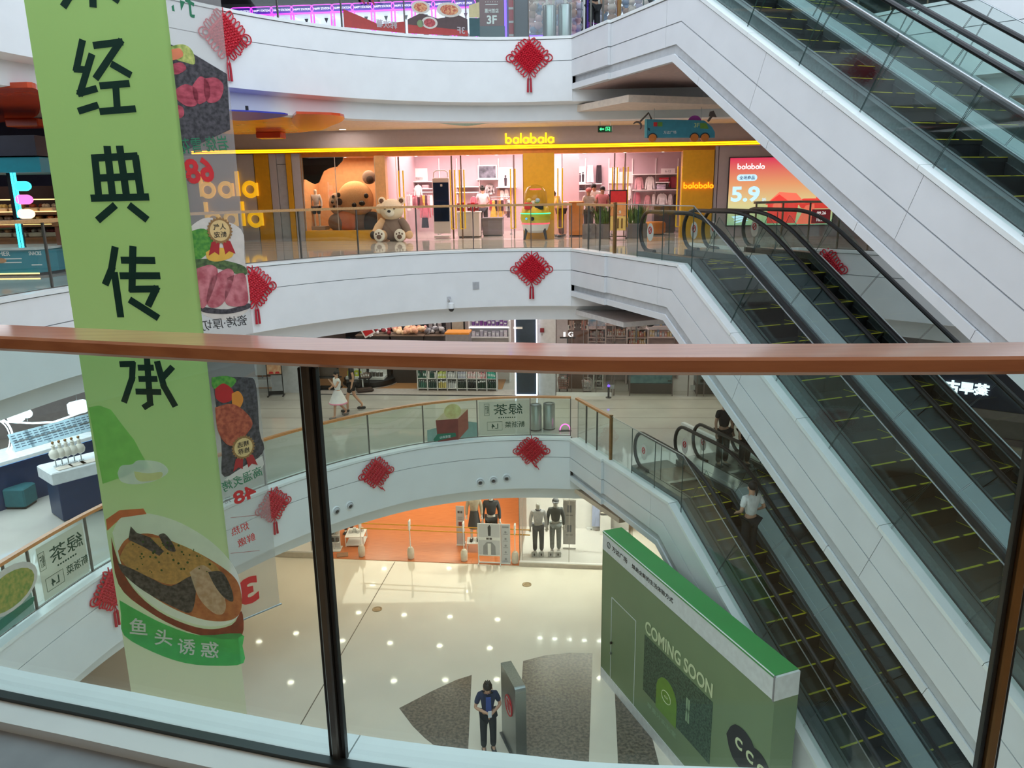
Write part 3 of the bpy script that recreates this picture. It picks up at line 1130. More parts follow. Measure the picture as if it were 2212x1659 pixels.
MB().tube([(0, -0.02, 0.17), (0, -0.14, 0.16), (0.02, -0.17, 0.10)], 0.018, 6).build('arm', LGREY, k)
MB().lathe([(0.02, 0.1), (0.075, 0.08), (0.085, -0.02), (0.08, -0.05)], 16, (0.02, -0.17, 0.0)).build('housing', WHITE, k, smooth=True)
MB().ball((0.02, -0.17, -0.05), (0.075, 0.075, 0.085), 12, 8).build('lens_dome', BLACK, k, smooth=True)
k = thing('wall_vent', 'small square grille on the middle balcony face, left of the centre knot', 'vent', M=on_fascia(1028, 617, 0.0))
MB().box((0, -0.008, 0), (0.17, 0.016, 0.19)).build('frame', LGREY, k)
for i in range(5):
    MB().box((-0.056 + i * 0.028, -0.02, 0), (0.013, 0.01, 0.16)).build('slat', mat('vent_grey', (170, 174, 178), 0.5), k)
# ================================================================== figures
def skin_mesh(J, E, root, sub=1):
    names = list(J)
    idx = {n: i for i, n in enumerate(names)}
    me = bpy.data.meshes.new('skin')
    me.from_pydata([J[n][0] for n in names], [(idx[a], idx[b]) for a, b in E], [])
    o = bpy.data.objects.new('skin', me)
    COL.objects.link(o)
    md = o.modifiers.new('skin', 'SKIN')
    md.use_smooth_shade = True
    if sub:
        s = o.modifiers.new('sub', 'SUBSURF')
        s.levels = sub
        s.render_levels = sub
    sv = me.skin_vertices[0].data
    for n in names:
        r = J[n][1]
        sv[idx[n]].radius = r if isinstance(r, tuple) else (r, r)
        sv[idx[n]].use_root = (n == root)
    dg = bpy.context.evaluated_depsgraph_get()
    out = bpy.data.meshes.new_from_object(o.evaluated_get(dg))
    bpy.data.objects.remove(o)
    bpy.data.meshes.remove(me)
    out.polygons.foreach_set('use_smooth', [True] * len(out.polygons))
    return out

def person(label, M, H=1.7, pose=None, top=(240, 240, 240), legs=(40, 40, 44), sleeve=0.5, skirt=None, hair='short', shoe=(50, 50, 52), skin=None, cat='person', nm='person', fingers=True, head=True, shorts=False, face=True, group=None, legs_only=False, cap=None, collar=None):
    k = H / 1.7
    sk = skin or SKIN
    P = {'pelvis': (0, 0, .93), 'spine': (0, 0, 1.10), 'chest': (0, -.01, 1.30), 'neck': (0, 0, 1.46), 'head': (0, -.015, 1.56), 'crown': (0, -.01, 1.66),
         'shL': (.17, 0, 1.39), 'elL': (.23, .01, 1.12), 'wrL': (.24, -.05, .88), 'shR': (-.17, 0, 1.39), 'elR': (-.23, .01, 1.12), 'wrR': (-.24, -.05, .88),
         'hiL': (.09, 0, .88), 'knL': (.10, -.01, .49), 'anL': (.10, .02, .09), 'toL': (.11, -.14, .03), 'hiR': (-.09, 0, .88), 'knR': (-.10, -.01, .49), 'anR': (-.10, .02, .09), 'toR': (-.11, -.14, .03)}
    P.update(pose or {})
    P = {n: Vector(p) * k for n, p in P.items()}
    R = {'pelvis': .125, 'spine': .115, 'chest': .13, 'neck': .052, 'head': .085, 'crown': .07, 'shL': .058, 'elL': .04, 'wrL': .028, 'hiL': .085, 'knL': .055, 'anL': .038, 'toL': .032}
    for n in list(R):
        if n.endswith('L'):
            R[n[:-1] + 'R'] = R[n]
    R = {n: r * k for n, r in R.items()}
    root = thing(nm, label, cat, M=M, group=group)
    tz = .72
    J = {n: (P[n], (R[n] * 1.15 * tz, R[n] * 0.85 * tz) if n in ('pelvis', 'spine', 'chest') else R[n] * (.8 if n[:2] in ('sh', 'hi') or (n[:2] == 'el' and sleeve > 1) else 1)) for n in P if head or n not in ('head', 'crown')}
    E = [('pelvis', 'spine'), ('spine', 'chest'), ('chest', 'neck')]
    if head:
        E += [('neck', 'head'), ('head', 'crown')]
    for s in 'LR':
        E += [('chest', 'sh' + s), ('sh' + s, 'el' + s), ('el' + s, 'wr' + s), ('pelvis', 'hi' + s), ('hi' + s, 'kn' + s), ('kn' + s, 'an' + s), ('an' + s, 'to' + s)]
        d = (P['wr' + s] - P['el' + s]).normalized()
        side = d.cross(Vector((0, 1, 0)))
        side = side.normalized() if side.length > .1 else Vector((1, 0, 0))
        J['pa' + s] = (P['wr' + s] + d * .07 * k, (.034 * k, .018 * k))
        E.append(('wr' + s, 'pa' + s))
        if fingers:
            for i, (off, ln) in enumerate(((-.032, .055), (-.011, .07), (.011, .065), (.03, .05))):
                a = P['wr' + s] + d * .10 * k + side * off * k
                b = a + d * ln * .55 * k + Vector((0, -.015, 0)) * k
                J['f%d%s' % (i, s)] = (a, .011 * k)
                J['g%d%s' % (i, s)] = (b, .008 * k)
                E += [('pa' + s, 'f%d%s' % (i, s)), ('f%d%s' % (i, s), 'g%d%s' % (i, s))]
            J['th' + s] = (P['wr' + s] + d * .06 * k - side * .055 * k, .011 * k)
            E.append(('pa' + s, 'th' + s))
    if not legs_only:
        put('body', skin_mesh(J, E, 'pelvis'), root).data.materials.append(sk)
    # clothing
    c = '%d_%d_%d' % tuple(legs)
    lm = mat('cloth_' + c, legs, 0.8, var=0.18, scale=14)
    ez = .016 * k
    tJ, tE = {}, []
    if shorts:
        for s in 'LR':
            P['kq' + s] = P['hi' + s].lerp(P['kn' + s], .75)
    tJ['pelvis'] = (P['pelvis'] + Vector((0, 0, .02)), (R['pelvis'] * 1.15 + ez, R['pelvis'] * .85 + ez))
    for s in 'LR':
        tJ['hi' + s] = (P['hi' + s], R['hi' + s] + ez)
        if shorts:
            tJ['kn' + s] = (P['kq' + s], R['kn' + s] + ez * 2)
            tE += [('pelvis', 'hi' + s), ('hi' + s, 'kn' + s)]
        else:
            tJ['kn' + s] = (P['kn' + s], R['kn' + s] + ez * 1.4)
            tJ['an' + s] = (P['an' + s] + Vector((0, 0, .0)), R['an' + s] + ez * 1.9)
            tE += [('pelvis', 'hi' + s), ('hi' + s, 'kn' + s), ('kn' + s, 'an' + s)]
    if skirt is None:
        put('trousers' if not shorts else 'shorts', skin_mesh(tJ, tE, 'pelvis'), root).data.materials.append(lm)
    if not legs_only:
        c = '%d_%d_%d' % tuple(top)
        tm = mat('cloth_' + c, top, 0.8, var=0.08, scale=14)
        sJ = {'spine': (P['spine'] - Vector((0, 0, .13 * k)), (.135 * k, .105 * k)), 'mid': (P['spine'], (.135 * k, .105 * k)), 'chest': (P['chest'], (.152 * k, .118 * k)), 'neck': (P['chest'].lerp(P['neck'], .72), (.07 * k, .06 * k))}
        sE = [('spine', 'mid'), ('mid', 'chest'), ('chest', 'neck')]
        for s in 'LR':
            sJ['sh' + s] = (P['sh' + s], .072 * k)
            if sleeve <= 1:
                sJ['el' + s] = (P['sh' + s].lerp(P['el' + s], sleeve), .062 * k)
                sE += [('chest', 'sh' + s), ('sh' + s, 'el' + s)]
            else:
                sJ['el' + s] = (P['el' + s], .055 * k)
                sJ['wr' + s] = (P['wr' + s], .045 * k)
                sE += [('chest', 'sh' + s), ('sh' + s, 'el' + s), ('el' + s, 'wr' + s)]
        put('shirt' if skirt is None else 'bodice', skin_mesh(sJ, sE, 'chest'), root).data.materials.append(tm)
        if collar:
            MB().tube([(P['neck'].x + .07 * k * cos(a * pi / 5), P['neck'].y + .065 * k * sin(a * pi / 5), P['neck'].z - .03 * k) for a in range(10)], .022 * k, 6, True).build('collar', mat('cloth_%d_%d_%d' % collar, collar, .8), root, smooth=True)
        if skirt:
            z1, z0, flare, cols = skirt
            prof = []
            for i in range(6):
                t = i / 5
                prof.append((.125 * k + flare * k * t, z1 * k - (z1 - z0) * k * t))
            b = MB().lathe(prof, 20)
            sk1 = b.build('skirt', mat('skirt_%d' % cols[0][0], cols[0], .8), root, smooth=True)
            if len(cols) > 1:
                MB().lathe([(.127 * k + flare * k * .8, z0 * k + .05), (.14 * k + flare * k, z0 * k - .03 * k), (.125 * k + flare * k, z0 * k - .05 * k)], 20).build('skirt_hem', mat('skirt_hem', cols[1], .8), root, smooth=True)
        if head and hair:
            hp = P['head'].lerp(P['crown'], .55)
            hx = (P['crown'] - P['neck']).normalized()
            mb = MB()
            hm = HAIR if hair != 'mannequin' else None
            if hm:
                back = Vector((0, .025 * k, .018 * k))
                mb.ball(hp + back, (.098 * k, .105 * k, .098 * k), 14, 10)
                if hair == 'bun':
                    mb.ball(hp + Vector((0, .07, .09)) * k, .05 * k, 10, 8)
                if hair == 'tail':
                    mb.tube([hp + Vector((0, .11, .03)) * k, hp + Vector((0, .15, -.03)) * k, hp + Vector((0, .14, -.16)) * k], [.03 * k, .035 * k, .012 * k], 8)
                if hair == 'tuft':
                    for i in range(9):
                        a = i * 2 * pi / 9
                        b_ = hp + Vector((.05 * cos(a), .03 + .05 * sin(a), .085)) * k
                        mb.tube([b_, b_ + Vector((.02 * cos(a), .02 * sin(a) - .01, .035)) * k], [.022 * k, .004], 5)
                mb.build('hair', hm, root, smooth=True)
            if cap:
                mc = mat('cap_cloth_%d' % cap[0], cap, .7)
                mb = MB().ball(hp + Vector((0, .0, .03)) * k, (.105 * k, .115 * k, .085 * k), 14, 8)
                mb.box(tuple(hp + Vector((0, -.13, .035)) * k), (.15 * k, .13 * k, .014 * k), 0, .004)
                mb.build('cap', mc, root, smooth=True)
        if head and face:
            hd = P['head'].lerp(P['crown'], .25)
            for sx in (-1, 1):
                MB().ball(hd + Vector((.032 * sx, -.082, .02)) * k, (.012 * k, .007 * k, .007 * k), 8, 5).build('eye', BLACK, root)
                MB().ball(hd + Vector((.088 * sx, .0, .0)) * k, (.014 * k, .024 * k, .034 * k), 8, 6).build('ear', sk, root, smooth=True)
            MB().ball(hd + Vector((0, -.093, -.012)) * k, (.013 * k, .017 * k, .02 * k), 8, 6).build('nose', sk, root, smooth=True)
            MB().ball(hd + Vector((0, -.083, -.045)) * k, (.022 * k, .008 * k, .006 * k), 8, 5).build('mouth', mat('lips', (168, 96, 88), .5), root)
    for s in 'LR':
        a, t = P['an' + s], P['to' + s]
        d = (t - a)
        d.z = 0
        ang = atan2(d.x, -d.y) if d.length > 1e-3 else 0
        c_ = (a + t) / 2
        MB().box((c_.x, c_.y, min(a.z, t.z) + .012 * k), (.095 * k, .26 * k, .075 * k), ang, .02 * k).build('shoe', mat('shoe_%d_%d_%d' % tuple(shoe), shoe, .5), root, smooth=True)
    return root
MANN = mat('white_mannequin', (236, 230, 224), 0.35, var=0.01)

# ================================================================== third floor: the children's clothes shop
F3 = frame(0, 24.4, 0, 1, -0.07)
def L3(px, py, y=0.0):
    return atf(px, py, F3, y)
PLUM = mat('mauve_wall_panel', (188, 176, 182), 0.6, var=0.02)
PLUM2 = mat('grey_wall_panel', (192, 190, 198), 0.55, var=0.02)
ORANGE = mat('orange_lintel', (226, 140, 52), 0.5)
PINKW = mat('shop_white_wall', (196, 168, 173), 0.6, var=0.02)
NEONY = glow('yellow_neon', (255, 206, 18), 2.6)
SIGNY = glow('yellow_sign_face', (255, 214, 30), 1.7)
SIGNE = mat('yellow_sign_edge', (222, 160, 20), 0.5)
wf = MB().box((1, .1, 3.005), (26, .2, .53)).build('wall_shop_front', PLUM, None, M=F3, kind='structure')
def fbox(nm, x0, x1, z0, z1, y0, y1, m, parent=wf, Fm=None, ch=0.0, **kw):
    return MB().box(((x0 + x1) / 2, (y0 + y1) / 2, (z0 + z1) / 2), (abs(x1 - x0), abs(y1 - y0), abs(z1 - z0)), 0, ch).build(nm, m, parent, M=Fm if Fm is not None else F3, **kw)
fbox('grey_panel', -13, -8.0, -.05, 2.62, 0.02, .2, PLUM2)
fbox('yellow_stripe', -7.97, -7.52, -.05, 2.62, 0.0, .2, YELLOWP)
fbox('grey_panel', -7.5, -7.28, -.05, 2.62, 0.02, .2, PLUM2)
fbox('door_panel', -7.26, -6.98, -.05, 2.30, 0.04, .2, mat('pale_grey_door', (182, 186, 194), .5))
fbox('door_panel', -7.26, -6.98, 2.32, 2.62, 0.04, .2, MATS['pale_grey_door'])
fbox('yellow_stripe', -6.96, -6.80, -.05, 2.62, 0.0, .2, YELLOWP)
fbox('grey_panel', -6.78, -6.52, -.05, 2.62, 0.02, .2, PLUM2)
fbox('trim_1', -7.96, 6.2, 2.50, 2.64, 0.05, .5, ORANGE, None, kind='structure')
fbox('yellow_pillar', .44, 1.38, -.05, 2.52, -0.04, .3, YELLOWP)
fbox('yellow_pillar', 5.24, 6.17, -.05, 2.52, -0.04, .3, YELLOWP)
fbox('orange_side_wall', -4.16, -3.84, -.05, 2.52, 0.0, .3, mat('orange_beige_wall', (222, 168, 112), .6))
fbox('grey_panel', 6.2, 6.29, -.05, 2.62, 0.02, .2, PLUM2)
fbox('grey_panel', 6.32, 13.5, -.05, 2.62, 0.02, .2, PLUM)
fbox('floor_stage', -6.50, -3.98, -.05, .26, -.02, 1.6, YELLOWP, None, kind='structure')
# neon line
nl = thing('neon_line', 'long double yellow neon line over the whole children\'s shop front', 'neon light', M=F3 @ T((0, -.05, 2.70)))
for z in (-.028, .028):
    MB().tube([(-9.9, -.03, z), (9.6, -.03, z)], .018, 8).build('tube', NEONY, nl)
MB().box((-.15, .0, 0), (19.5, .05, .13)).build('channel', SIGNE, nl)
# round letters
def bala_letters(parent, s, x0, z0, h, m, edge=None, y=0.0, M=None, names='letter'):
    """rounded letters: b = bar+ring, a = ring+bar, l = bar; z0 baseline"""
    r = h * 0.325
    tk = h * 0.082
    x = x0
    M = M or Matrix.Identity(4)
    for ch in s:
        mb = MB()
        def bar(xx, za, zb):
            mb.tube([(xx, y, za), (xx, y, zb)], tk, 10, ry=tk * .9)
        def ring(cx, cz):
            mb.tube([(cx + (r - tk) * cos(2 * pi * i / 22), y, cz + (r - tk) * sin(2 * pi * i / 22)) for i in range(22)], tk, 8, True)
        if ch == 'b':
            bar(x + tk, z0 + tk, z0 + h)
            ring(x + r, z0 + r)
            x += 2 * r + h * .07
        elif ch == 'a':
            ring(x + r, z0 + r)
            bar(x + 2 * r - tk, z0 + tk, z0 + 2 * r - tk)
            x += 2 * r + h * .07
        elif ch == 'l':
            bar(x + tk, z0 + tk, z0 + h)
            x += 2 * tk + h * .07
        mb.build(names, m, parent, M=M, smooth=True)
    return x
sg = thing('shop_sign', 'glowing yellow rounded lettering above the children\'s shop entrance', 'sign', M=F3 @ T((0, -.06, 2.78)))
hh = .315
bala_letters(sg, 'balabala', -.10, .0, hh, SIGNY, y=-.03)
wb = thing('wall_lettering', 'large yellow rounded letters in two rows on the grey wall behind the film banner', 'sign', M=F3 @ T((-8.9, -.03, 0)))
bala_letters(wb, 'bala', -9.80 + 8.9, 1.30, .82, mat('yellow_letter_acrylic', (255, 190, 30), .45, emit=.6))  # self-glow added to lift the letters on a dim stretch of wall
bala_letters(wb, 'bala', -9.72 + 8.9, .38, .82, MATS['yellow_letter_acrylic'])
ps = thing('pillar_sign', 'small orange glowing letters on the right yellow pillar', 'sign', M=F3 @ T((5.7, -.06, 1.45)))
bala_letters(ps, 'balabala', -.42, -.05, .19, glow('orange_backlight', (255, 150, 20), 2.0), y=-.02)
# LED screen
def gradient(name, stops, strength, axis='Z', lo=0, hi=1):
    m = bpy.data.materials.new(name)
    m.use_nodes = True
    nt = m.node_tree
    b = nt.nodes['Principled BSDF']
    tc = nt.nodes.new('ShaderNodeTexCoord')
    sp = nt.nodes.new('ShaderNodeSeparateXYZ')
    mr = nt.nodes.new('ShaderNodeMapRange')
    mr.inputs['From Min'].default_value = lo
    mr.inputs['From Max'].default_value = hi
    cr = nt.nodes.new('ShaderNodeValToRGB')
    el = cr.color_ramp.elements
    el[0].position, el[0].color = stops[0][0], lin(stops[0][1])
    el[1].position, el[1].color = stops[-1][0], lin(stops[-1][1])
    for p, c in stops[1:-1]:
        e = el.new(p)
        e.color = lin(c)
    nt.links.new(tc.outputs['Object'], sp.inputs[0])
    nt.links.new(sp.outputs[axis], mr.inputs['Value'])
    nt.links.new(mr.outputs[0], cr.inputs[0])
    nt.links.new(cr.outputs[0], b.inputs['Emission Color'])
    b.inputs['Base Color'].default_value = (0.02, 0.02, 0.02, 1)
    b.inputs['Emission Strength'].default_value = strength
    return m
SX0, SX1, SZ0, SZ1 = 6.64, 9.75, .30, 2.27
scr = thing('led_screen', 'glowing red and yellow advertising screen right of the yellow pillar', 'screen', M=F3 @ T((SX0, 0, 0)))
MB().box(((SX1 - SX0) / 2, -.01, (SZ0 + SZ1) / 2), (SX1 - SX0 + .06, .06, SZ1 - SZ0 + .06)).build('frame', DGREY, scr)
MB().box(((SX1 - SX0) / 2, -.045, (SZ0 + SZ1) / 2), (SX1 - SX0, .012, SZ1 - SZ0)).build('picture', gradient('screen_sunset', [(0, (150, 190, 150)), (.3, (226, 214, 150)), (.62, (238, 160, 110)), (1, (226, 50, 90))], .95, 'Z', SZ0, SZ1), scr)
bala_letters(scr, 'balabala', .22, 1.94, .17, glow('screen_white', (250, 250, 255), 1.0), y=-.055, names='white_letter')
def pill(cx, cz, w_, h_, n=8):
    r_ = h_ / 2
    return [(cx + w_ / 2 - r_ + r_ * cos(a), cz + r_ * sin(a)) for a in [(-pi / 2 + pi * i / n) for i in range(n + 1)]] + [(cx - w_ / 2 + r_ + r_ * cos(a), cz + r_ * sin(a)) for a in [(pi / 2 + pi * i / n) for i in range(n + 1)]]
SBLUE = glow('screen_pale_blue', (190, 232, 255), 1.0)
MB().yprism(pill(.52, 1.70, .60, .19), -.060, -.052).build('caption_pill', SBLUE, scr)
lettering('caption', '全场商品', .11, mat('screen_navy', (40, 50, 110), .6), scr, T((.52, -.062, 1.70)), .01, depth=.002)
lettering('price', '5.9', .46, SBLUE, scr, T((.50, -.055, 1.22)), .035, width=.85, depth=.003)
lettering('discount_character', '折', .13, SBLUE, scr, T((1.06, -.055, 1.04)), .01, depth=.003)
SRED = glow('screen_red', (238, 70, 62), .85)
SRED2 = glow('screen_coral', (250, 120, 96), .9)
SDARK = glow('screen_shade', (120, 30, 40), .6)
def shp(nm, pts, m, y=-.055):
    MB().yprism(pts, y - .006, y).build(nm, m, scr)
shp('house', [(1.18, .35), (1.18, .90), (1.10, .90), (1.52, 1.26), (2.0, 1.22), (2.25, .92), (2.08, .88), (2.02, .35)], SRED)
shp('house_roof', [(1.10, .90), (1.50, 1.27), (2.0, 1.23), (2.28, .93), (1.86, .95), (1.50, 1.20)], SRED2, -.062)
shp('house_window', pill(1.46, .86, .26, .22), SRED2, -.062)
shp('slide', [(2.05, .32), (2.3, .86), (2.55, .92), (2.62, .32)], SRED2, -.06)
shp('mushroom_house', [(2.42, 1.28), (2.46, 1.52), (2.62, 1.64), (2.82, 1.62), (2.98, 1.46), (3.0, 1.26), (2.84, 1.24), (2.84, 1.0), (2.6, 1.0), (2.58, 1.26)], SRED, -.06)
shp('bush', pill(2.6, .92, 1.0, .3), SRED, -.058)
shp('date_panel', [(2.5, .33), (3.05, .33), (3.05, .75), (2.5, .75)], SDARK, -.064)
lettering('date', '09.26', .09, glow('screen_white', (250, 250, 255), 1), scr, T((2.78, -.072, .64)), .01, depth=.002)
lettering('date', '10.08', .09, glow('screen_white', (250, 250, 255), 1), scr, T((2.78, -.072, .44)), .01, depth=.002)
for i in range(3):
    shp('brush_stroke', [(.12 + .1 * i, .56 - .07 * i), (.62 - .05 * i, .62 - .07 * i), (.64, .58 - .07 * i), (.2, .50 - .07 * i)], SBLUE)

# display window with the lying bear
ORW = mat('orange_backdrop', (228, 176, 128), .6)
fbox('wall_window_back', -6.5, -3.84, .2, 2.6, 1.55, 1.65, ORW, None, kind='structure')
fbox('wall_window_side', -6.52, -6.46, .2, 2.6, 0.05, 1.6, ORW, None, kind='structure')
fbox('ceiling_window', -6.5, -3.84, 2.52, 2.58, .3, 1.6, ORW, None, kind='structure')
win = MB().box((-5.32, .03, 1.38), (2.3, .012, 2.24)).build('window_1', SGLASS, None, M=F3, kind='structure')
for x in (-6.47, -5.42, -4.17):
    MB().box((x, .03, 1.38), (.018, .03, 2.24)).build('glazing_joint', mat('clear_joint', (190, 180, 170), .4), win, M=F3)
bl = [(646, 330), (742, 330), (740, 347), (728, 360), (712, 363), (699, 370), (693, 384), (689, 394), (680, 398), (669, 393), (661, 388), (648, 387)]
tag(MB().yprism([L3(x, y, .12) for x, y in bl], .12, .16).build('wavy_board', mat('dark_brown_board', (44, 34, 30), .5), None, M=F3), 'dark wavy hanging board in the upper corner of the bear window', 'board')
FUR = mat('tan_plush', (226, 178, 128), .95, col2=(206, 156, 108), scale=50, bump=.4)
FURP = mat('peach_plush', (236, 196, 156), .95, scale=50, bump=.4, var=.08)
FURG = mat('grey_brown_plush', (140, 120, 110), .95, scale=50, bump=.4, var=.12)
FURD = mat('dark_plush', (64, 52, 48), .95, scale=50, bump=.4, var=.15)
FURC = mat('cream_plush', (240, 226, 200), .95, scale=50, bump=.3, var=.06)
def plush_bear(label, M, k, body, headm, muz, padm, jacket, tilt=0.0, patch=None):
    b = thing('teddy_bear', label, 'plush toy', M=M, group=None)
    R = RY(tilt)
    def bl_(nm, c, r, m, parent=b, nu=16, nv=12, Mm=None):
        return MB().ball(Vector(c) * k, tuple(q * k for q in (r if isinstance(r, tuple) else (r, r, r))), nu, nv, Mm).build(nm, m, parent, smooth=True)
    bd = bl_('torso', (0, .05, .36), (.34, .30, .38), jacket)
    hd = MB().ball((0, 0, 0), (.37 * k, .33 * k, .32 * k), 18, 12).build('head', headm, b, smooth=True, M=T(Vector((0, -.02, .93)) * k) @ R)
    H = T(Vector((0, -.02, .93)) * k) @ R
    for sx in (-1, 1):
        MB().ball(Vector((.30 * sx, .05, .26)) * k, (.12 * k, .07 * k, .12 * k), 12, 8).build('ear', headm, b, smooth=True, M=H)
        MB().ball(Vector((.30 * sx, -.01, .26)) * k, (.07 * k, .03 * k, .07 * k), 10, 6).build('inner_ear', padm, b, smooth=True, M=H)
        MB().ball(Vector((.14 * sx, -.305, .06)) * k, (.045 * k, .03 * k, .05 * k), 10, 8).build('eye', BLACK, b, smooth=True, M=H)
        bl_('leg', (.30 * sx, -.22, .17), (.17, .30, .17), body)
        bl_('foot_sole', (.31 * sx, -.50, .19), (.17, .06, .19), muz)
        bl_('sole_pad', (.31 * sx, -.555, .15), (.075, .02, .07), padm)
        for q in (-1, 0, 1):
            bl_('toe_pad', (.31 * sx + q * .085, -.552, .265 - abs(q) * .03), (.028, .015, .03), padm, nu=8, nv=6)
        MB().tube([Vector((.26 * sx, -.02, .62)) * k, Vector((.42 * sx, -.10, .42)) * k, Vector((.52 * sx, -.2, .24)) * k], [.12 * k, .125 * k, .10 * k], 12).build('arm', jacket if sx > 0 else body, b, smooth=True)
        bl_('paw', (.54 * sx, -.22, .19), (.12, .12, .13), FURD if sx < 0 else body)
    MB().ball(Vector((0, -.30, -.09)) * k, (.15 * k, .10 * k, .12 * k), 12, 8).build('muzzle', muz, b, smooth=True, M=H)
    MB().ball(Vector((0, -.395, -.04)) * k, (.055 * k, .03 * k, .04 * k), 10, 8).build('nose', BLACK, b, smooth=True, M=H)
    return b
x, z = L3(845, 520, -.62)
plush_bear('cream and grey-brown seated teddy bear on the floor outside the window', F3 @ T((x, -.30, -.05)), 1.02, FURP, FURC, mat('white_plush', (246, 240, 228), .95, scale=50, bump=.3), mat('brown_pad', (110, 84, 70), .9), FURG)
MB().ball((-.36, -.05, .98), (.13, .07, .15), 12, 8).build('raised_paw', FURC, bpy.data.objects['teddy_bear'], smooth=True)
# the lying bear
lx, lz = L3(765, 430, .8)
lb = thing('giant_bear', 'giant brown patchwork bear leaning behind the shop window', 'plush toy', M=F3 @ T((lx, .85, .26)))
def gb(nm, px, py, rx, ry_, rz_, m, yy=0.0, M_=None):
    x, z = L3(px, py, .85 + yy)
    return MB().ball((0, 0, 0), (rx, ry_, rz_), 18, 12, M_).build(nm, m, lb, smooth=True, M=T((x - lx, yy, z - .26)))
gb('body', 768, 478, .82, .42, .40, FURG)
gb('head', 768, 432, .60, .36, .60, FUR, -.12)
gb('ear', 797, 383, .22, .1, .22, FURG, -.05)
gb('inner_ear', 799, 388, .12, .05, .12, FURD, -.14)
gb('eye', 791, 423, .075, .05, .08, BLACK, -.48)
gb('eye', 765, 443, .075, .05, .08, BLACK, -.48)
gb('nose', 782, 439, .10, .06, .08, BLACK, -.50)
gb('paw', 725, 440, .22, .12, .33, mat('pale_brown_plush', (196, 160, 130), .95, scale=50, bump=.4), -.3)
for px, py, r_ in ((731, 421, .07), (720, 425, .05), (718, 436, .05), (733, 436, .10), (722, 446, .04)):
    gb('paw_pad', px, py, r_, .03, r_ * 1.1, FURD, -.42)
gb('leg', 733, 480, .36, .3, .30, FURG, -.2)
gb('orange_patch', 750, 478, .42, .22, .34, mat('coral_patch', (232, 140, 96), .9, scale=40, bump=.3), -.26)
gb('leg', 805, 480, .36, .3, .34, FURD, -.15)
x, z = L3(686, 482, .7)
m1 = person('child mannequin in a silver jacket and dark shorts inside the bear window', F3 @ T((x, .7, .30)), 1.28, {}, (196, 196, 200), (40, 40, 44), 1.5, shorts=True, hair=None, skin=MANN, nm='mannequin', cat='mannequin', face=False, head=True)
tag(fbox('display_block', x - .35, x + .3, .26, .38, .5, 1.0, mat('grey_block', (170, 160, 156), .6), None), 'low grey block under the child mannequin in the bear window', 'block')

# doors
dn = 1
def shopdoor(px0, px1, hs, n):
    x0, x1 = L3(px0, 400)[0], L3(px1, 400)[0]
    d = MB().box(((x0 + x1) / 2, .06, 1.22), (x1 - x0 - .02, .012, 2.5)).build('door_%d' % n, SGLASS, None, M=F3, kind='structure')
    for xx in (x0 + .012, x1 - .012):
        MB().box((xx, .06, 1.22), (.02, .03, 2.52)).build('steel_stile', mat('bronze_stile', (120, 92, 76), .35, .5), d, M=F3)
    for px in hs:
        a = L3(px, 400)[0]
        for yy in (-.02,):
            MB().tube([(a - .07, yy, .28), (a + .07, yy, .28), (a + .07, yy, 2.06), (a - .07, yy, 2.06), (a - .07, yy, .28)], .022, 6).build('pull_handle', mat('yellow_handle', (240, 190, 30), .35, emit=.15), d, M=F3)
for i, (a, b, h_) in enumerate([(832, 862, ()), (862, 976, (867,)), (976, 996, ()), (996, 1110, (998,)), (1110, 1131, (1108,)), (1213, 1327, (1210,)), (1327, 1350, (1328,)), (1350, 1474, (1351, 1468))]):
    shopdoor(a, b, h_, i + 1)
MB().tube([(L3(978, 400)[0] - .07, -.02, .28), (L3(978, 400)[0] + .07, -.02, .28), (L3(978, 400)[0] + .07, -.02, 2.06), (L3(978, 400)[0] - .07, -.02, 2.06), (L3(978, 400)[0] - .07, -.02, .28)], .022, 6).build('pull_handle', MATS['yellow_handle'], bpy.data.objects['door_3'], M=F3)
# shop shell
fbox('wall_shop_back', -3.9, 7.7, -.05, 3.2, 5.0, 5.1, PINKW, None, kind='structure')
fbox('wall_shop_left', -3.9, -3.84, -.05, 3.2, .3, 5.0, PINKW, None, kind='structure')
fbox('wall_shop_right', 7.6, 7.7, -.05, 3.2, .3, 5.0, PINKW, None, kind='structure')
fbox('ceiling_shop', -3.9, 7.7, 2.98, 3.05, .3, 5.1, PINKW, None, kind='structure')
fbox('column_inside_left', 1.62, 2.2, -.05, 3.0, 3.0, 3.4, PINKW, None, kind='structure', )
bpy.data.objects['column_inside_left'].name = 'column'
for i in range(4):
    x0 = -3.3 + i * 2.6
    t_ = thing('track_light', 'ceiling track light inside the children\'s shop', 'lamp', M=F3 @ T((x0, 2.2, 2.93)), group='track lights in the children\'s shop')
    MB().box((0, 0, 0), (1.5, .04, .04)).build('track', WHITE, t_)
    for q in (-.5, .1, .6):
        MB().tube([(q, 0, -.02), (q, -.05, -.16)], .045, 8).build('spot_head', WHITE, t_)
        MB().lathe([(.04, 0), (.035, -.006)], 10, (q, -.055, -.17)).build('lens', LAMPW, t_)
SHELFW = mat('white_shelf', (244, 236, 234), .4, var=.01)
GARM = [(226, 170, 176), (250, 240, 236), (210, 120, 136), (176, 130, 116), (96, 70, 78), (246, 246, 246), (196, 70, 90), (64, 46, 54), (230, 186, 90)]
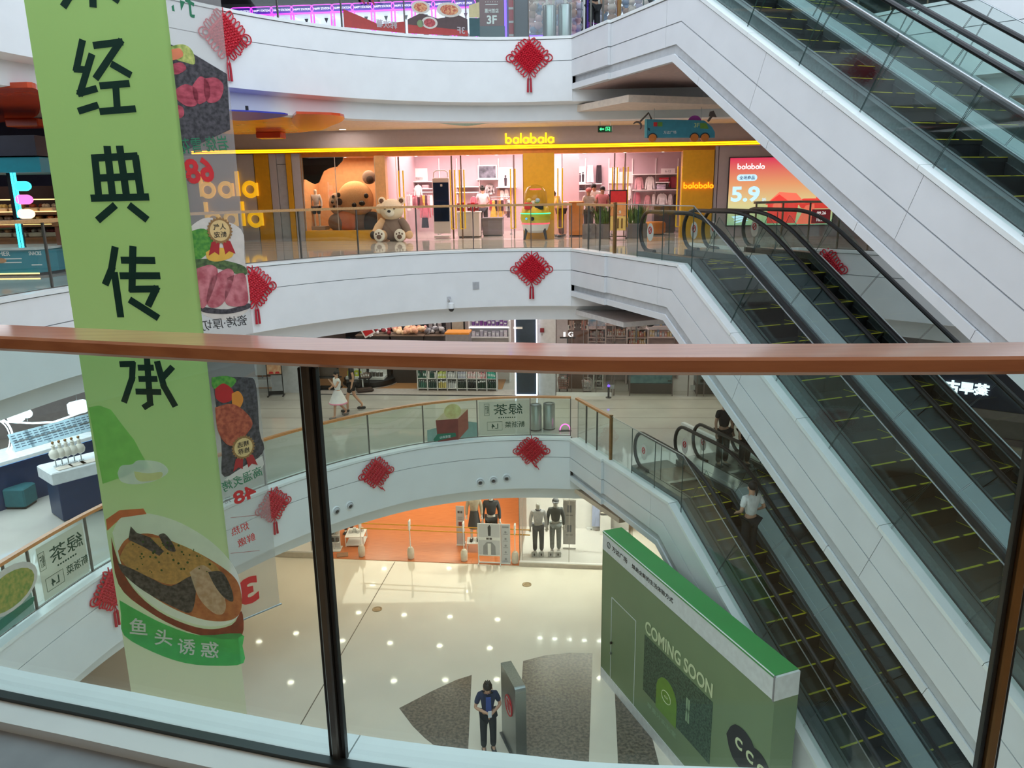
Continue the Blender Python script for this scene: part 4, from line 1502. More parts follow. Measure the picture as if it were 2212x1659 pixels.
def garment(nm, label, px, py0, py1, wpx, y, col, kind='top', group=None, col2=None):
    y = 4.9 if y > 3.5 else y
    x, z1 = L3(px, py0, y)
    _, z0 = L3(px, py1, y)
    xa, _ = L3(px - wpx / 2, py0, y)
    xb, _ = L3(px + wpx / 2, py0, y)
    w_, h_ = (xb - xa) / 2, z1 - z0
    m = mat('fabric_%d_%d_%d' % tuple(col), col, .85, var=.12, scale=12, col2=col2)
    o = thing(nm, label, 'clothes', M=F3 @ T((x, y, z0)), group=group)
    if kind == 'top':
        MB().yprism([(-.5 * w_, 0), (.5 * w_, 0), (.52 * w_, .62 * h_), (.6 * w_, .88 * h_), (.22 * w_, .97 * h_), (0, .91 * h_), (-.22 * w_, .97 * h_), (-.6 * w_, .88 * h_), (-.52 * w_, .62 * h_)], -.05, .05).build('body', m, o)
        for sx in (-1, 1):
            MB().yprism([(sx * .55 * w_, .92 * h_), (sx * .78 * w_, .78 * h_), (sx * w_, .12 * h_), (sx * .72 * w_, .08 * h_), (sx * .56 * w_, .6 * h_)], -.045, .045).build('sleeve', m, o)
    elif kind == 'pants':
        for sx in (-1, 1):
            MB().yprism([(sx * .08 * w_, 0), (sx * .95 * w_, 0), (sx * .72 * w_, h_), (0, h_), (0, .66 * h_)], -.05, .05).build('leg', m, o)
        MB().box((0, 0, h_ - .03), (1.4 * w_, .12, .05)).build('waistband', m, o)
    elif kind == 'dress':
        MB().lathe([(w_ * .9, 0), (w_ * .55, h_ * .55), (w_ * .45, h_ * .7), (w_ * .55, h_ * .92), (w_ * .2, h_)], 12).build('dress', m, o, smooth=True)
    MB().tube([(-.3 * w_, 0, h_ * .95), (0, 0, h_ * 1.0), (.3 * w_, 0, h_ * .95)], .008, 5).build('hanger', STEEL, o)
    MB().tube([(0, 0, h_), (0, 0, h_ + .05), (.02, 0, h_ + .07)], .005, 5).build('hook', STEEL, o)
    return o
def shelf(label, px0, px1, py, y, group='white shelves in the children\'s shop'):
    x0, z = L3(px0, py, y)
    x1, _ = L3(px1, py, y)
    y = 4.55
    x0, z = L3(px0, py, y)
    x1, _ = L3(px1, py, y)
    o = thing('wall_shelf', label, 'shelf', M=F3 @ T(((x0 + x1) / 2, y, z)), group=group)
    MB().box((0, .2, 0), (x1 - x0, .5, .035)).build('board', SHELFW, o)
    for sx in (-1, 1):
        MB().box((sx * (x1 - x0) * .47, .2, -.04), (.02, .2, .06)).build('bracket', STEEL, o)
    return o
def upright(px, py0, py1, y):
    x, z1 = L3(px, py0, y)
    _, z0 = L3(px, py1, y)
    return MB().box((x, 4.98, (z0 + z1) / 2), (.03, .03, z1 - z0)).build('shelf_upright', SHELFW, bpy.data.objects['wall_shop_back'], M=F3)
def poster(label, px0, px1, py0, py1, y, kids=0, txt=None, col=(246, 236, 232)):
    y = 4.975
    x0, z1 = L3(px0, py0, y)
    x1, z0 = L3(px1, py1, y)
    o = thing('poster', label, 'poster', M=F3 @ T(((x0 + x1) / 2, y, (z0 + z1) / 2)))
    W_, H_ = x1 - x0, z1 - z0
    MB().box((0, 0, 0), (W_, .04, H_)).build('sheet', mat('poster_%d' % col[0], col, .6, var=.01), o)
    for i in range(kids):
        cx = (i + .5) / kids * W_ * .86 - W_ * .43
        hgt = H_ * .62 * (0.9 + .1 * ((i * 7) % 3))
        mb = MB()
        c = ((52, 48, 56), (110, 112, 124), (150, 150, 160), (70, 60, 70), (36, 36, 42))[i % 5]
        mb.yprism([(cx - .06 * H_, -.42 * H_), (cx + .06 * H_, -.42 * H_), (cx + .075 * H_, -.42 * H_ + hgt * .7), (cx, -.42 * H_ + hgt * .8), (cx - .075 * H_, -.42 * H_ + hgt * .7)], -.026, -.021)
        mb.yprism([(cx + .05 * H_ * cos(a * pi / 4), -.42 * H_ + hgt * .88 + .055 * H_ * sin(a * pi / 4)) for a in range(8)], -.026, -.021)
        mb.build('printed_child', mat('print_%d' % c[0], c, .7), o)
    if txt:
        lettering('printed_text', txt, H_ * .4, mat('grey_print', (120, 112, 116), .7), o, T((0, -.021, 0)), .0, depth=.002)
    return o
GL = 'hanging clothes in the children\'s shop'
poster('poster of a jumping child at the far left of the shop wall', 842, 862, 364, 410, 4.6, 1)
poster('blank white poster behind the left pair of doors', 884, 924, 364, 392, 4.8)
poster('small board reading 1-6 on the left shelf', 892, 915, 382, 391, 4.4, 0, '1-6')
poster('white poster of one boy right of the television', 1075, 1109, 362, 405, 4.6, 1)
poster('poster of five standing children right of the centre pillar', 1228, 1265, 360, 396, 4.4, 5)
poster('small white picture left of the tall right handles', 1316, 1337, 363, 396, 4.6)
poster('wide white picture behind the tall right handles', 1338, 1367, 371, 396, 4.6)
poster('board reading 6-12 above the hanging jackets', 1428, 1458, 364, 376, 4.2, 0, '6-12')
for a in [('left shelf under the 1-6 board', 884, 945, 393, 4.5), ('second left shelf with folded clothes', 838, 945, 409, 4.5), ('shelf under the television', 1030, 1076, 388, 4.5), ('shelf under the poster of one boy', 1072, 1115, 405, 4.5),
          ('shelf under the poster of five children', 1226, 1300, 398, 4.3), ('lower shelf under the poster of five children', 1226, 1300, 413, 4.3), ('long shelf over the hanging jackets', 1368, 1465, 377, 4.1), ('long shelf under the hanging jackets', 1368, 1465, 411, 4.1), ('short shelf with red folded clothes', 1418, 1446, 394, 4.1), ('left wall shelf behind the door pair', 985, 1034, 404, 4.5), ('lower left wall shelf behind the door pair', 985, 1034, 416, 4.5)]:
    shelf('white wall shelf: ' + a[0], *a[1:], group=None)
for px in (885, 947, 985, 1034, 1076, 1265, 1316, 1367, 1418, 1466):
    upright(px, 342, 480, 4.9)
for i, (px, a, b, w_, c) in enumerate([(903, 399, 426, 18, 1), (868, 420, 452, 18, 2), (882, 419, 455, 16, 1), (896, 424, 452, 18, 0), (909, 420, 455, 16, 2), (918, 436, 474, 24, 2), (938, 416, 470, 12, 2), (842, 412, 440, 14, 1), (852, 416, 446, 14, 3)]):
    garment('child_shirt', '%s child top hanging at %s' % (['cream', 'pale pink', 'deep pink', 'white', 'blush', 'rose', 'long pink', 'ivory', 'tan'][i], ['the back wall', 'the left rack end', 'the left rack', 'the rack middle', 'the rack right', 'the rack front', 'the screen stand side', 'the far left shelf', 'the far left'][i]), px, a, b, w_, 3.2, GARM[c])
garment('child_trousers', 'dark child trousers hanging under the pink top', 918, 470, 492, 16, 3.1, (44, 46, 60), 'pants')
garment('child_shirt', 'black and white striped child top under the television', 1058, 397, 420, 22, 4.2, (40, 32, 36), col2=(240, 230, 230))
for i, (px, a, b, w_, c) in enumerate([(1023, 424, 446, 16, 2), (1066, 432, 470, 18, 8), (1081, 432, 468, 16, 8), (1092, 428, 462, 12, 3), (1098, 436, 470, 12, 4), (1084, 410, 432, 12, 1), (1078, 408, 430, 10, 3), (1094, 408, 430, 10, 1)]):
    garment('child_shirt', ['pink hooded coat on a stand beside the woman', 'yellow dress at the rack left of the pillar', 'second yellow top left of the pillar', 'tan coat left of the pillar', 'dark coat left of the pillar', 'ivory top under the boy poster', 'tan top under the boy poster', 'pale top under the boy poster'][i], px, a, b, w_, 2.8 if b > 440 else 4.3, GARM[c], 'dress' if i == 1 else 'top')
garment('child_trousers', 'white flared trousers beside the poster of five children', 1275, 357, 394, 16, 4.2, (240, 228, 232), 'pants')
garment('child_trousers', 'black trousers beside the white trousers', 1294, 357, 394, 14, 4.2, (40, 32, 38), 'pants')
for i, (px, a, b, w_, c) in enumerate([(1381, 381, 410, 20, 0), (1404, 380, 411, 22, 1), (1455, 380, 406, 20, 6), (1430, 417, 442, 24, 5), (1358, 400, 432, 12, 1), (1376, 414, 440, 16, 2), (1399, 420, 444, 14, 0), (1412, 418, 444, 8, 1), (1448, 418, 444, 10, 1), (1460, 418, 444, 8, 7), (1292, 416, 440, 18, 2), (1306, 418, 442, 16, 6), (1316, 418, 444, 14, 7)]):
    garment('child_shirt', ['pink shirt on the right wall', 'ivory sweater on the right wall', 'red and white jacket at the right end of the wall', 'printed grey-white jersey on the lower rail', 'cream coat left of the right jackets', 'pink tee below the pink shirt', 'blush tee on the lower rail', 'narrow ivory top on the lower rail', 'narrow white top right of the jersey', 'dark top at the lower right end', 'flowered pink blouse left of the promotion stand', 'rose blouse left of the promotion stand', 'dark blouse behind the promotion stand'][i], px, a, b, w_, 3.9 if i < 10 else 2.0, GARM[c])
for i in range(24):
    px, y = (861 + i * 5.4, 3.2) if i < 15 else (1062 + (i - 15) * 4.6, 2.8)
    garment('child_shirt', 'small garment on a crowded rail in the shop', px, 421 if i < 15 else 431, 447 if i < 15 else 456, 11, y, GARM[(i * 5 + 3) % 9], 'top', 'garments on the crowded rails')
def stack(label, px, py, wpx, n, y, cols):
    y = 4.78
    x, z = L3(px, py, y)
    w_ = L3(px + wpx / 2, py, y)[0] - x
    for i in range(n):
        o = MB().box((0, 0, .03 + i * .055), (2 * w_, .3, .05), 0, .015).build('folded_garment', mat('fabric_%d_%d_%d' % tuple(cols[i % len(cols)]), cols[i % len(cols)], .85, var=.12, scale=12), None, M=F3 @ T((x, y, z)))
        tag(o, label, 'clothes', label)
stack('folded red garment on the short shelf', 1434, 394, 20, 3, 4.1, [(150, 30, 44), (214, 120, 130), (200, 40, 60)])
stack('folded lilac garment above the printed jersey', 1428, 411, 18, 4, 4.1, [(214, 196, 220), (226, 214, 226)])
stack('folded dark garment under the poster of five children', 1246, 413, 26, 2, 4.3, [(54, 44, 52), (70, 62, 72)])
stack('folded pale garment on the left wall shelf', 920, 409, 14, 3, 4.5, [(240, 220, 220), (230, 196, 200)])
tv = thing('television', 'dark framed television on the shop back wall', 'screen', M=F3 @ T((L3(1053, 372, 4.96)[0], 4.96, L3(1053, 372, 4.96)[1])))
MB().box((0, 0, 0), (.72, .06, .50), 0, .01).build('frame', PAPER, tv)
MB().box((0, -.034, .01), (.62, .01, .42)).build('screen', mat('tv_dark', (60, 64, 76), .3, col2=(130, 134, 146), scale=5), tv)
# totem screen
x, z = L3(956, 500, .9)
k = thing('kiosk_screen', 'tall dark touch screen in a white stand behind the left handles', 'screen', M=F3 @ T((x, .9, -.05)))
a0, a1 = L3(940, 430, .9)[0] - x, L3(973, 430, .9)[0] - x
MB().box((0, 0, 1.02), (a1 - a0 + .05, .10, 1.75), 0, .02).build('white_stand', SHELFW, k)
MB().box((0, -.055, 1.14), (a1 - a0, .012, 1.22)).build('screen', mat('kiosk_glass', (24, 30, 48), .15, col2=(30, 50, 86), scale=2, emit=.15), k)
MB().box((0.02, -.064, 1.66), (.07, .004, .07)).build('icon', PAPER, k)
MB().tube([(-.22, 0, 1.9), (-.22, 0, 2.06), (-.15, 0, 2.12), (.15, 0, 2.12), (.22, 0, 2.06), (.22, 0, 1.9)], .02, 6).build('top_frame', SHELFW, k)
MB().box((0, 0, .05), (.5, .4, .06), 0, .01).build('foot', SHELFW, k)
# display tables
def table(label, px0, px1, py0, py1, y, m, d=.7):
    x0, z1 = L3(px0, py0, y)
    x1, _ = L3(px1, py0, y)
    o = thing('display_table', label, 'table', M=F3 @ T(((x0 + x1) / 2, y, -.05)))
    MB().box((0, d / 2, z1 + .03), (x1 - x0, d, .05), 0, .01).build('top', m, o)
    MB().box((0, d / 2, (z1 + .02) / 2 + .02), ((x1 - x0) * .94, d * .92, z1 - .02)).build('carcase', m, o)
    MB().box((0, d / 2, .03), ((x1 - x0) * .86, d * .8, .06)).build('plinth', DGREY, o)
    return o
table('grey block table in the middle of the shop', 1040, 1086, 471, 497, 1.6, mat('grey_laminate', (120, 112, 120), .5))
table('white table with red goods behind the door handles', 986, 1036, 458, 500, 1.0, SHELFW)
table('orange cash counter right of the centre pillar', 1228, 1262, 436, 500, 1.0, mat('orange_counter', (232, 160, 84), .5))
table('dark low table below the hanging jackets', 1412, 1462, 446, 462, 2.6, mat('dark_laminate', (70, 60, 70), .5))
table('long pale cash desk behind the doors', 1170, 1226, 437, 500, 1.6, mat('pale_pink_counter', (226, 196, 196), .5))
for i, px in enumerate((992, 1001, 1014, 1022, 1030)):
    x, z = L3(px, 458, 1.25)
    o = thing('gift_box', 'red and white box on the white shop table', 'box', M=F3 @ T((x, 1.25, z + .02)), group='red boxes on the white shop table')
    MB().box((0, 0, .14), (.12, .14, .24 + .05 * (i % 2)), 0, .01).build('carton', REDP if i % 2 else mat('dark_red_card', (140, 40, 50), .6), o)
    MB().box((0, -.072, .15), (.07, .004, .08)).build('paper_label', PAPER, o)
# racks
for i, (px0, px1, py, y) in enumerate([(858, 946, 418, 3.2), (1060, 1104, 428, 2.8), (1286, 1322, 414, 2.0), (1372, 1465, 416, 3.9)]):
    x0, z = L3(px0, py, y)
    x1, _ = L3(px1, py, y)
    o = thing('clothes_rail', ['long clothes rail full of pink clothes behind the left doors', 'short clothes rail left of the centre pillar', 'clothes rail with flowered blouses', 'wall rail under the right jackets'][i], 'clothes rail', M=F3 @ T(((x0 + x1) / 2, y, -.05)))
    MB().tube([((x0 - x1) / 2, 0, z + .08), ((x1 - x0) / 2, 0, z + .08)], .014, 6).build('bar', STEEL, o)
    for sx in (-1, 1):
        MB().tube([(sx * (x1 - x0) / 2, 0, z + .08), (sx * (x1 - x0) / 2, 0, .03)], .014, 6).build('upright', STEEL, o)
        MB().box((sx * (x1 - x0) / 2, 0, .02), (.05, .5, .03)).build('foot', STEEL, o)
# people in the shop
def at_floor(px, py, y=None):
    return L3(px, py, y)
person('woman with dark hair seen from behind, browsing under the television', F3 @ T((L3(1043, 440, 3.0)[0], 3.0, -.05)) @ RZ(pi), 1.62, {'elR': (-.26, .02, 1.16), 'wrR': (-.16, -.2, 1.1)}, (226, 214, 214), (70, 64, 76), .5, hair='bun', face=False)
person('man in white shirt standing behind a shopper right of the orange counter', F3 @ T((L3(1284, 440, 1.6)[0], 1.6, -.05)), 1.66, {'head': (-.03, -.04, 1.54), 'crown': (-.04, -.05, 1.63)}, (244, 236, 232), (52, 52, 60), .5)
person('shopper in a pink cap beside the man in white', F3 @ T((L3(1271, 440, 1.15)[0], 1.15, -.05)) @ RZ(.4), 1.5, {'elL': (.28, -.05, 1.12), 'wrL': (.15, -.2, 1.05)}, (226, 214, 210), (56, 54, 66), .6, cap=(220, 130, 130))
person('person in dark trousers beside the flowered blouses', F3 @ T((L3(1301, 440, 1.5)[0], 1.5, -.05)), 1.55, {}, (236, 150, 160), (38, 38, 44), .5)
person('shop assistant in cream bending over the cash desk right of the pillar', F3 @ T((L3(1212, 440, .9)[0], .8, -.05)) @ RZ(-1.2), 1.6, {'chest': (0, -.16, 1.24), 'spine': (0, -.05, 1.1), 'neck': (0, -.28, 1.36), 'head': (0, -.34, 1.43), 'crown': (0, -.38, 1.52), 'shL': (.17, -.18, 1.3), 'shR': (-.17, -.18, 1.3), 'elL': (.2, -.28, 1.08), 'wrL': (.14, -.45, 1.0), 'elR': (-.2, -.28, 1.08), 'wrR': (-.14, -.45, 1.0)}, (240, 226, 206), (96, 60, 64), .8, hair='tail')
# capsule machine
x, z = L3(1158, 517, -.25)
k = thing('capsule_machine', 'yellow egg-shaped capsule toy machine in front of the centre pillar', 'machine', M=F3 @ T((x, -.58, -.05)))
MB().lathe([(.20, .22), (.36, .30), (.42, .48)], 20).build('white_bowl', PAPER, k, smooth=True)
MB().lathe([(.425, .48), (.43, .50), (.42, .52)], 20).build('red_light_ring', glow('red_led', (255, 70, 90), 1.5), k)
MB().lathe([(.42, .52), (.46, .66), (.44, .78)], 20).build('body', mat('yellow_green_plastic', (206, 196, 60), .35), k, smooth=True)
MB().lathe([(.45, .78), (.47, .795), (.45, .81)], 20).build('green_light_ring', glow('green_led', (60, 255, 180), 1.6), k)
MB().lathe([(.43, .81), (.40, .96), (.36, 1.0)], 20).build('collar', mat('yellow_plastic', (232, 186, 50), .35), k, smooth=True)
MB().lathe([(.36, 1.0), (.36, 1.2), (.33, 1.42), (.24, 1.56), (.1, 1.63), (.01, 1.64)], 20).build('clear_dome', SGLASS, k, smooth=True)
MB().box((0, -.05, 1.5), (.34, .1, .04), 0, .01).build('red_lamp', MATS['red_led'], k)
MB().box((.12, -.36, .98), (.26, .06, .14), 0, .02).build('coin_panel', BLACK, k)
MB().box((-.2, -.34, 1.02), (.24, .1, .2), 0, .02).build('red_panel', REDP, k)
MB().lathe([(.06, 0), (.06, .02)], 14).build('prize_door', BLACK, k, M=T((-.08, -.45, .65)) @ RX(pi / 2))
MB().lathe([(.03, 0), (.03, .02)], 12).build('blue_button', glow('blue_led', (60, 140, 255), 2), k, M=T((-.26, -.39, .65)) @ RX(pi / 2))
for sx in (-1, 1):
    MB().tube([(sx * .26, -.2, .36), (sx * .33, -.3, .03)], [.05, .035], 8).build('leg', BLACK, k)
for i in range(7):
    MB().ball((random.uniform(-.22, .22), random.uniform(-.1, .2), 1.1 + .07 * (i % 2)), .075, 8, 6).build('capsule', [PAPER, mat('capsule_blue', (170, 200, 230), .3), mat('capsule_yellow', (240, 214, 110), .3)][i % 3], k, smooth=True)
# promotion stand and planters
x, z = L3(1334, 515, -.1)
k = thing('promotion_stand', 'black framed promotion stand with red sheet in front of the right entrance', 'sign', M=F3 @ T((x, -.15, -.05)))
w2 = (L3(1352, 450, -.1)[0] - L3(1316, 450, -.1)[0]) / 2
for sx in (-1, 1):
    MB().box((sx * w2, 0, .73), (.03, .03, 1.44), 0, .004).build('upright', BLACK, k)
    MB().box((sx * w2, 0, .02), (.05, .4, .03), 0, .004).build('foot', BLACK, k)
MB().box((0, 0, 1.43), (2 * w2, .03, .03)).build('top_bar', BLACK, k)
MB().box((0, 0, .06), (2 * w2, .03, .03)).build('bottom_bar', BLACK, k)
MB().box((0, -.005, 1.25), (2 * w2 - .03, .012, .34)).build('red_sheet', REDP, k)
MB().box((0, -.005, .88), (2 * w2 - .03, .012, .40)).build('orange_sheet', mat('orange_print', (236, 160, 100), .6), k)
MB().box((0, -.005, .45), (2 * w2 - .03, .012, .42)).build('yellow_sheet', mat('yellow_print', (240, 206, 120), .6), k)
lettering('price_text', '5.9', .11, PAPER, k, T((0, -.012, .78)), .02, depth=.003)
for i in range(3):
    MB().box((-.12 + .12 * i, -.014, .45), (.05, .006, .30)).build('printed_column', mat('brown_print', (110, 80, 50), .7), k)
LEAF = mat('plant_leaf', (70, 104, 52), .6, col2=(104, 136, 70), scale=8)
def planter(label, px, py, wpx, y, plant=True, hpx=30):
    x, z = L3(px, py, y)
    w_ = L3(px + wpx / 2, py, y)[0] - x
    o = thing('planter', label, 'planter', M=F3 @ T((x, y, -.05)))
    MB().box((0, 0, .22), (2 * w_, .36, .44), 0, .015).build('grey_box', mat('grey_planter', (104, 98, 100), .6), o)
    MB().box((0, 0, .43), (2 * w_ - .05, .30, .03)).build('soil', mat('soil', (60, 48, 40), .9), o)
    if plant:
        rnd = random.Random(int(px))
        mb = MB()
        for i in range(120):
            a = rnd.uniform(0, 2 * pi)
            bx = rnd.uniform(-w_ * .85, w_ * .85)
            L_ = rnd.uniform(.25, .62)
            lean_ = rnd.uniform(.05, .35)
            p0 = Vector((bx, rnd.uniform(-.1, .1), .42))
            p1 = p0 + Vector((cos(a) * lean_ * .5, sin(a) * lean_ * .4, L_ * .7))
            p2 = p0 + Vector((cos(a) * lean_, sin(a) * lean_ * .7, L_))
            s_ = Vector((-sin(a), cos(a), 0)) * .022
            mb.add([p0 - s_ * .5, p0 + s_ * .5, p1 + s_, p1 - s_, p2], [(0, 1, 2, 3), (3, 2, 4)])
        mb.build('foliage', LEAF, o, kind='stuff')
    return o
planter('dark grey planter box left of the promotion stand', 1272, 505, 28, -.05, False)
planter('grey planter with grasses just left of the promotion stand', 1301, 505, 30, -.02)
planter('grey planter with ferns right of the promotion stand', 1376, 502, 42, .0)
k = thing('pouffe', 'orange pouffe inside the right entrance', 'seat', M=F3 @ T((L3(1416, 480, 1.5)[0], 1.5, -.05)))
MB().lathe([(.3, .05), (.33, .1), (.33, .36), (.28, .42), (.02, .43)], 18).build('cushion', mat('orange_fabric', (222, 140, 50), .8), k, smooth=True)
MB().lathe([(.28, 0), (.28, .06)], 18).build('base', BLACK, k)
k = thing('panda_toy', 'black and white plush toy above the right planter', 'plush toy', M=F3 @ T((L3(1376, 462, .6)[0], .6, .42)))
MB().ball((0, 0, .1), (.14, .12, .14), 10, 8).build('torso', BLACK, k, smooth=True)
MB().ball((0, -.03, .28), (.12, .11, .11), 10, 8).build('head', PAPER, k, smooth=True)
for sx in (-1, 1):
    MB().ball((sx * .09, 0, .38), .04, 8, 6).build('ear', BLACK, k, smooth=True)
    MB().ball((sx * .045, -.13, .29), .022, 6, 5).build('eye_patch', BLACK, k)
MB().box((0, 0, -.2), (.3, .3, .44), 0, .01).build('pedestal', SHELFW, k)
# lintel spot lights and the ceiling fittings
def downlight(label, p, r=.085, m=None, group=None, up=False):
    o = thing('downlight', label, 'lamp', loc=p, group=group)
    MB().lathe([(r + .02, -.004), (r + .018, -.012), (r, -.012), (r, -.004)], 16).build('trim_ring', WHITE, o)
    MB().lathe([(r, -.008), (r * .5, -.011), (.001, -.011)], 16).build('lens', m or LAMPW, o)
    return o
for px in (745, 898, 1010, 1072, 1262, 1350, 1432):
    x, z = L3(px, 330, .2)
    p = F3 @ Vector((x, .2, 2.50))
    downlight('small spot light under the orange lintel of the children\'s shop', p, .045, None, 'spot lights under the orange lintel')
for i, (px, py) in enumerate([(766, 258), (816, 260), (866, 261), (740, 279), (1062, 264), (1110, 264), (1158, 263), (1355, 258), (1410, 255), (20, 296)]):
    p = atz(px, py, 3.265)
    downlight('round ceiling light in front of the children\'s shop' if i < 9 else 'round ceiling light over the snack counter', p, .10, LAMPS, 'round lights in the third floor ceiling' if i < 9 else None)
# ================================================================== fourth floor gallery
Z4 = 4.89
F4 = frame(0, 25.2, Z4, 1, -0.10)
PURPLE = glow('magenta_neon', (226, 70, 246), 2.2)
VIOLET = glow('violet_neon', (110, 70, 255), 2.4)
MACHW = glow('machine_white_light', (226, 236, 250), 1.1)
MACH = mat('machine_dark_purple', (70, 40, 110), .4)
def claw_machine(M, label, first=True):
    o = thing('claw_machine', label, 'game machine', M=M, group='row of game machines on the top gallery')
    MB().box((0, .35, .45), (.66, .7, .9), 0, .02).build('base_cabinet', MACH, o)
    MB().box((0, .62, 1.25), (.62, .1, .8)).build('lit_back', MACHW, o)
    MB().box((0, .35, 1.66), (.64, .64, .04)).build('lit_ceiling', MACHW, o)
    for sx in (-1, 1):
        MB().tube([(sx * .325, 0, .9), (sx * .325, 0, 1.72)], .022, 6).build('neon_edge', PURPLE, o)
        MB().box((sx * .31, .62, 1.3), (.03, .06, .8)).build('rear_post', MACH, o)
    MB().tube([(-.32, 0, 1.70), (.32, 0, 1.70)], .02, 6).build('neon_edge', PURPLE, o)
    MB().box((0, .01, 1.3), (.62, .01, .78)).build('window', SGLASS, o)
    MB().box((0, .05, 1.80), (.62, .12, .17), 0, .05).build('header', mat('header_indigo', (66, 40, 150), .4, emit=.4), o)
    MB().tube([(x_, -.02, z_) for x_, z_ in pill(0, 1.80, .64, .19, 6)], .012, 6, True).build('header_neon', PURPLE, o)
    lettering('header_text', 'HAPPY STATION', .055, glow('header_white', (240, 230, 255), 1.6), o, T((0, -.015, 1.80)), .01, width=.46, depth=.003)
    MB().yprism([(-.05, 1.62), (.05, 1.62), (.02, 1.54), (0, 1.5), (-.02, 1.54)], .28, .32).build('claw', BLACK, o)
    rnd = random.Random(3)
    for i in range(7):
        c = [(236, 214, 214), (200, 216, 240), (240, 236, 228), (170, 150, 140)][i % 4]
        MB().ball((-.24 + .08 * i, .35 + rnd.uniform(-.1, .1), .98 + rnd.uniform(0, .1)), .085, 8, 6).build('prize_toy', mat('toy_%d' % c[0], c, .9), o, smooth=True)
    return o
cm = None
xs = [atf(px, 40, F4, 0)[0] for px in (523 + 43.6 * i for i in range(12))]
for i, x in enumerate(xs):
    lab = 'purple-lit claw machine, number %s in the row from the left on the top gallery' % ['one', 'two', 'three', 'four', 'five', 'six', 'seven', 'eight', 'nine', 'ten', 'eleven', 'twelve'][i]
    M = F4 @ T((x, 0, 0)) @ Matrix.Scale(1.13, 4)
    cm = claw_machine(M, lab) if i == 0 else dup(cm0, M, lab)
    if i == 0:
        cm0 = cm
MB().box((-3, 8.0, 2), (26, .2, 5)).build('wall_top_gallery', mat('dark_mauve_wall', (110, 100, 108), .7), None, M=F4, kind='structure')
# dark column, violet bar and red machine
k = thing('dark_column', 'dark blue column behind the top railing, left of the steel bins', 'column', M=T((0, 0, 0)))
p = aty(1127, 40, 20.7)
MB().box((p.x, 20.9, Z4 + 1.6), (.37, .3, 3.3), 0, .01).build('shaft', mat('dark_navy_sheet', (34, 42, 58), .35), k)
MB().box((p.x, 20.9, Z4 + .05), (.41, .34, .12), 0, .01).build('foot', STEELD, k)
p = aty(1092, 40, 20.9)
k = thing('violet_light_bar', 'vertical violet light bar left of the dark column', 'neon light', M=T((p.x, 20.95, Z4)))
MB().tube([(0, 0, .1), (0, 0, 1.9)], .03, 8).build('tube', VIOLET, k)
MB().box((.02, .06, 1), (.12, .06, 2)).build('housing', MACH, k)
MB().box((.02, .06, .03), (.2, .2, .06)).build('foot', BLACK, k)
p = aty(1103, 40, 21.6)
k = thing('vending_machine', 'narrow red machine between the violet bar and the dark column', 'machine', M=T((p.x, 21.6, Z4)))
MB().box((0, .25, .95), (.34, .5, 1.9), 0, .02).build('cabinet', mat('red_enamel', (206, 44, 60), .4), k)
for i in range(4):
    MB().box((0, -.005, .45 + .32 * i), (.28, .02, .05)).build('shelf_edge', PAPER, k)
# poster board 3F
p0, p1 = aty(1036, 20, 20.4), aty(1088, 20, 20.4)
k = thing('poster_board', 'dark red poster board with white text 3F behind the top railing', 'poster', M=T(((p0.x + p1.x) / 2, 20.4, Z4)))
wd = p1.x - p0.x
MB().box((0, 0, 1.0), (wd, .04, 1.15)).build('sheet', mat('maroon_print', (112, 58, 62), .6), k)
MB().box((0, .0, .24), (wd + .05, .10, .40), 0, .01).build('base', mat('dark_teal_box', (40, 74, 84), .5), k)
zt = aty(1062, 43, 20.4).z - Z4
lettering('floor_text', '3F', .20, PAPER, k, T((0, -.024, zt)), .03, depth=.003)
lettering('shop_text', '惠州首店', .10, PAPER, k, T((0, -.024, zt + .20)), .01, depth=.003, width=.34)
lettering('small_text', '· · · · · ·', .02, PAPER, k, T((0, -.024, zt + .40)), .0, depth=.003, width=.3)
MB().box((0, -.024, zt + .34), (.3, .004, .016)).build('text_line', PAPER, k)
# bins
def bin_(label, px, py_b, z, r, h, y=None):
    p = atz(px, py_b, z) if y is None else aty(px, py_b, y)
    o = thing('litter_bin', label, 'bin', M=T((p.x, p.y, z)))
    MB().lathe([(r * .98, .03), (r, .05), (r, h - .03), (r * .97, h)], 28).build('steel_shell', STEEL, o, smooth=True)
    MB().lathe([(r * .99, 0), (r * .99, .035)], 28).build('black_base', BLACK, o)
    MB().lathe([(r * .96, h - .005), (r * .9, h + .012), (r * .62, h + .012), (r * .6, h - .02), (.02, h - .02)], 28).build('rim_lid', STEELD, o, smooth=True)
    return o
bin_('left one of two steel cylinder bins on the top gallery', 1187, 60, Z4, .165, .86, 20.35)
bin_('right one of two steel cylinder bins on the top gallery', 1220, 60, Z4, .165, .88, 20.35)
bin_('left one of two steel cylinder bins behind the lower glass railing', 1157, 928, -5.05, .17, .72)
bin_('right one of two steel cylinder bins behind the lower glass railing', 1186, 926, -5.05, .17, .73)
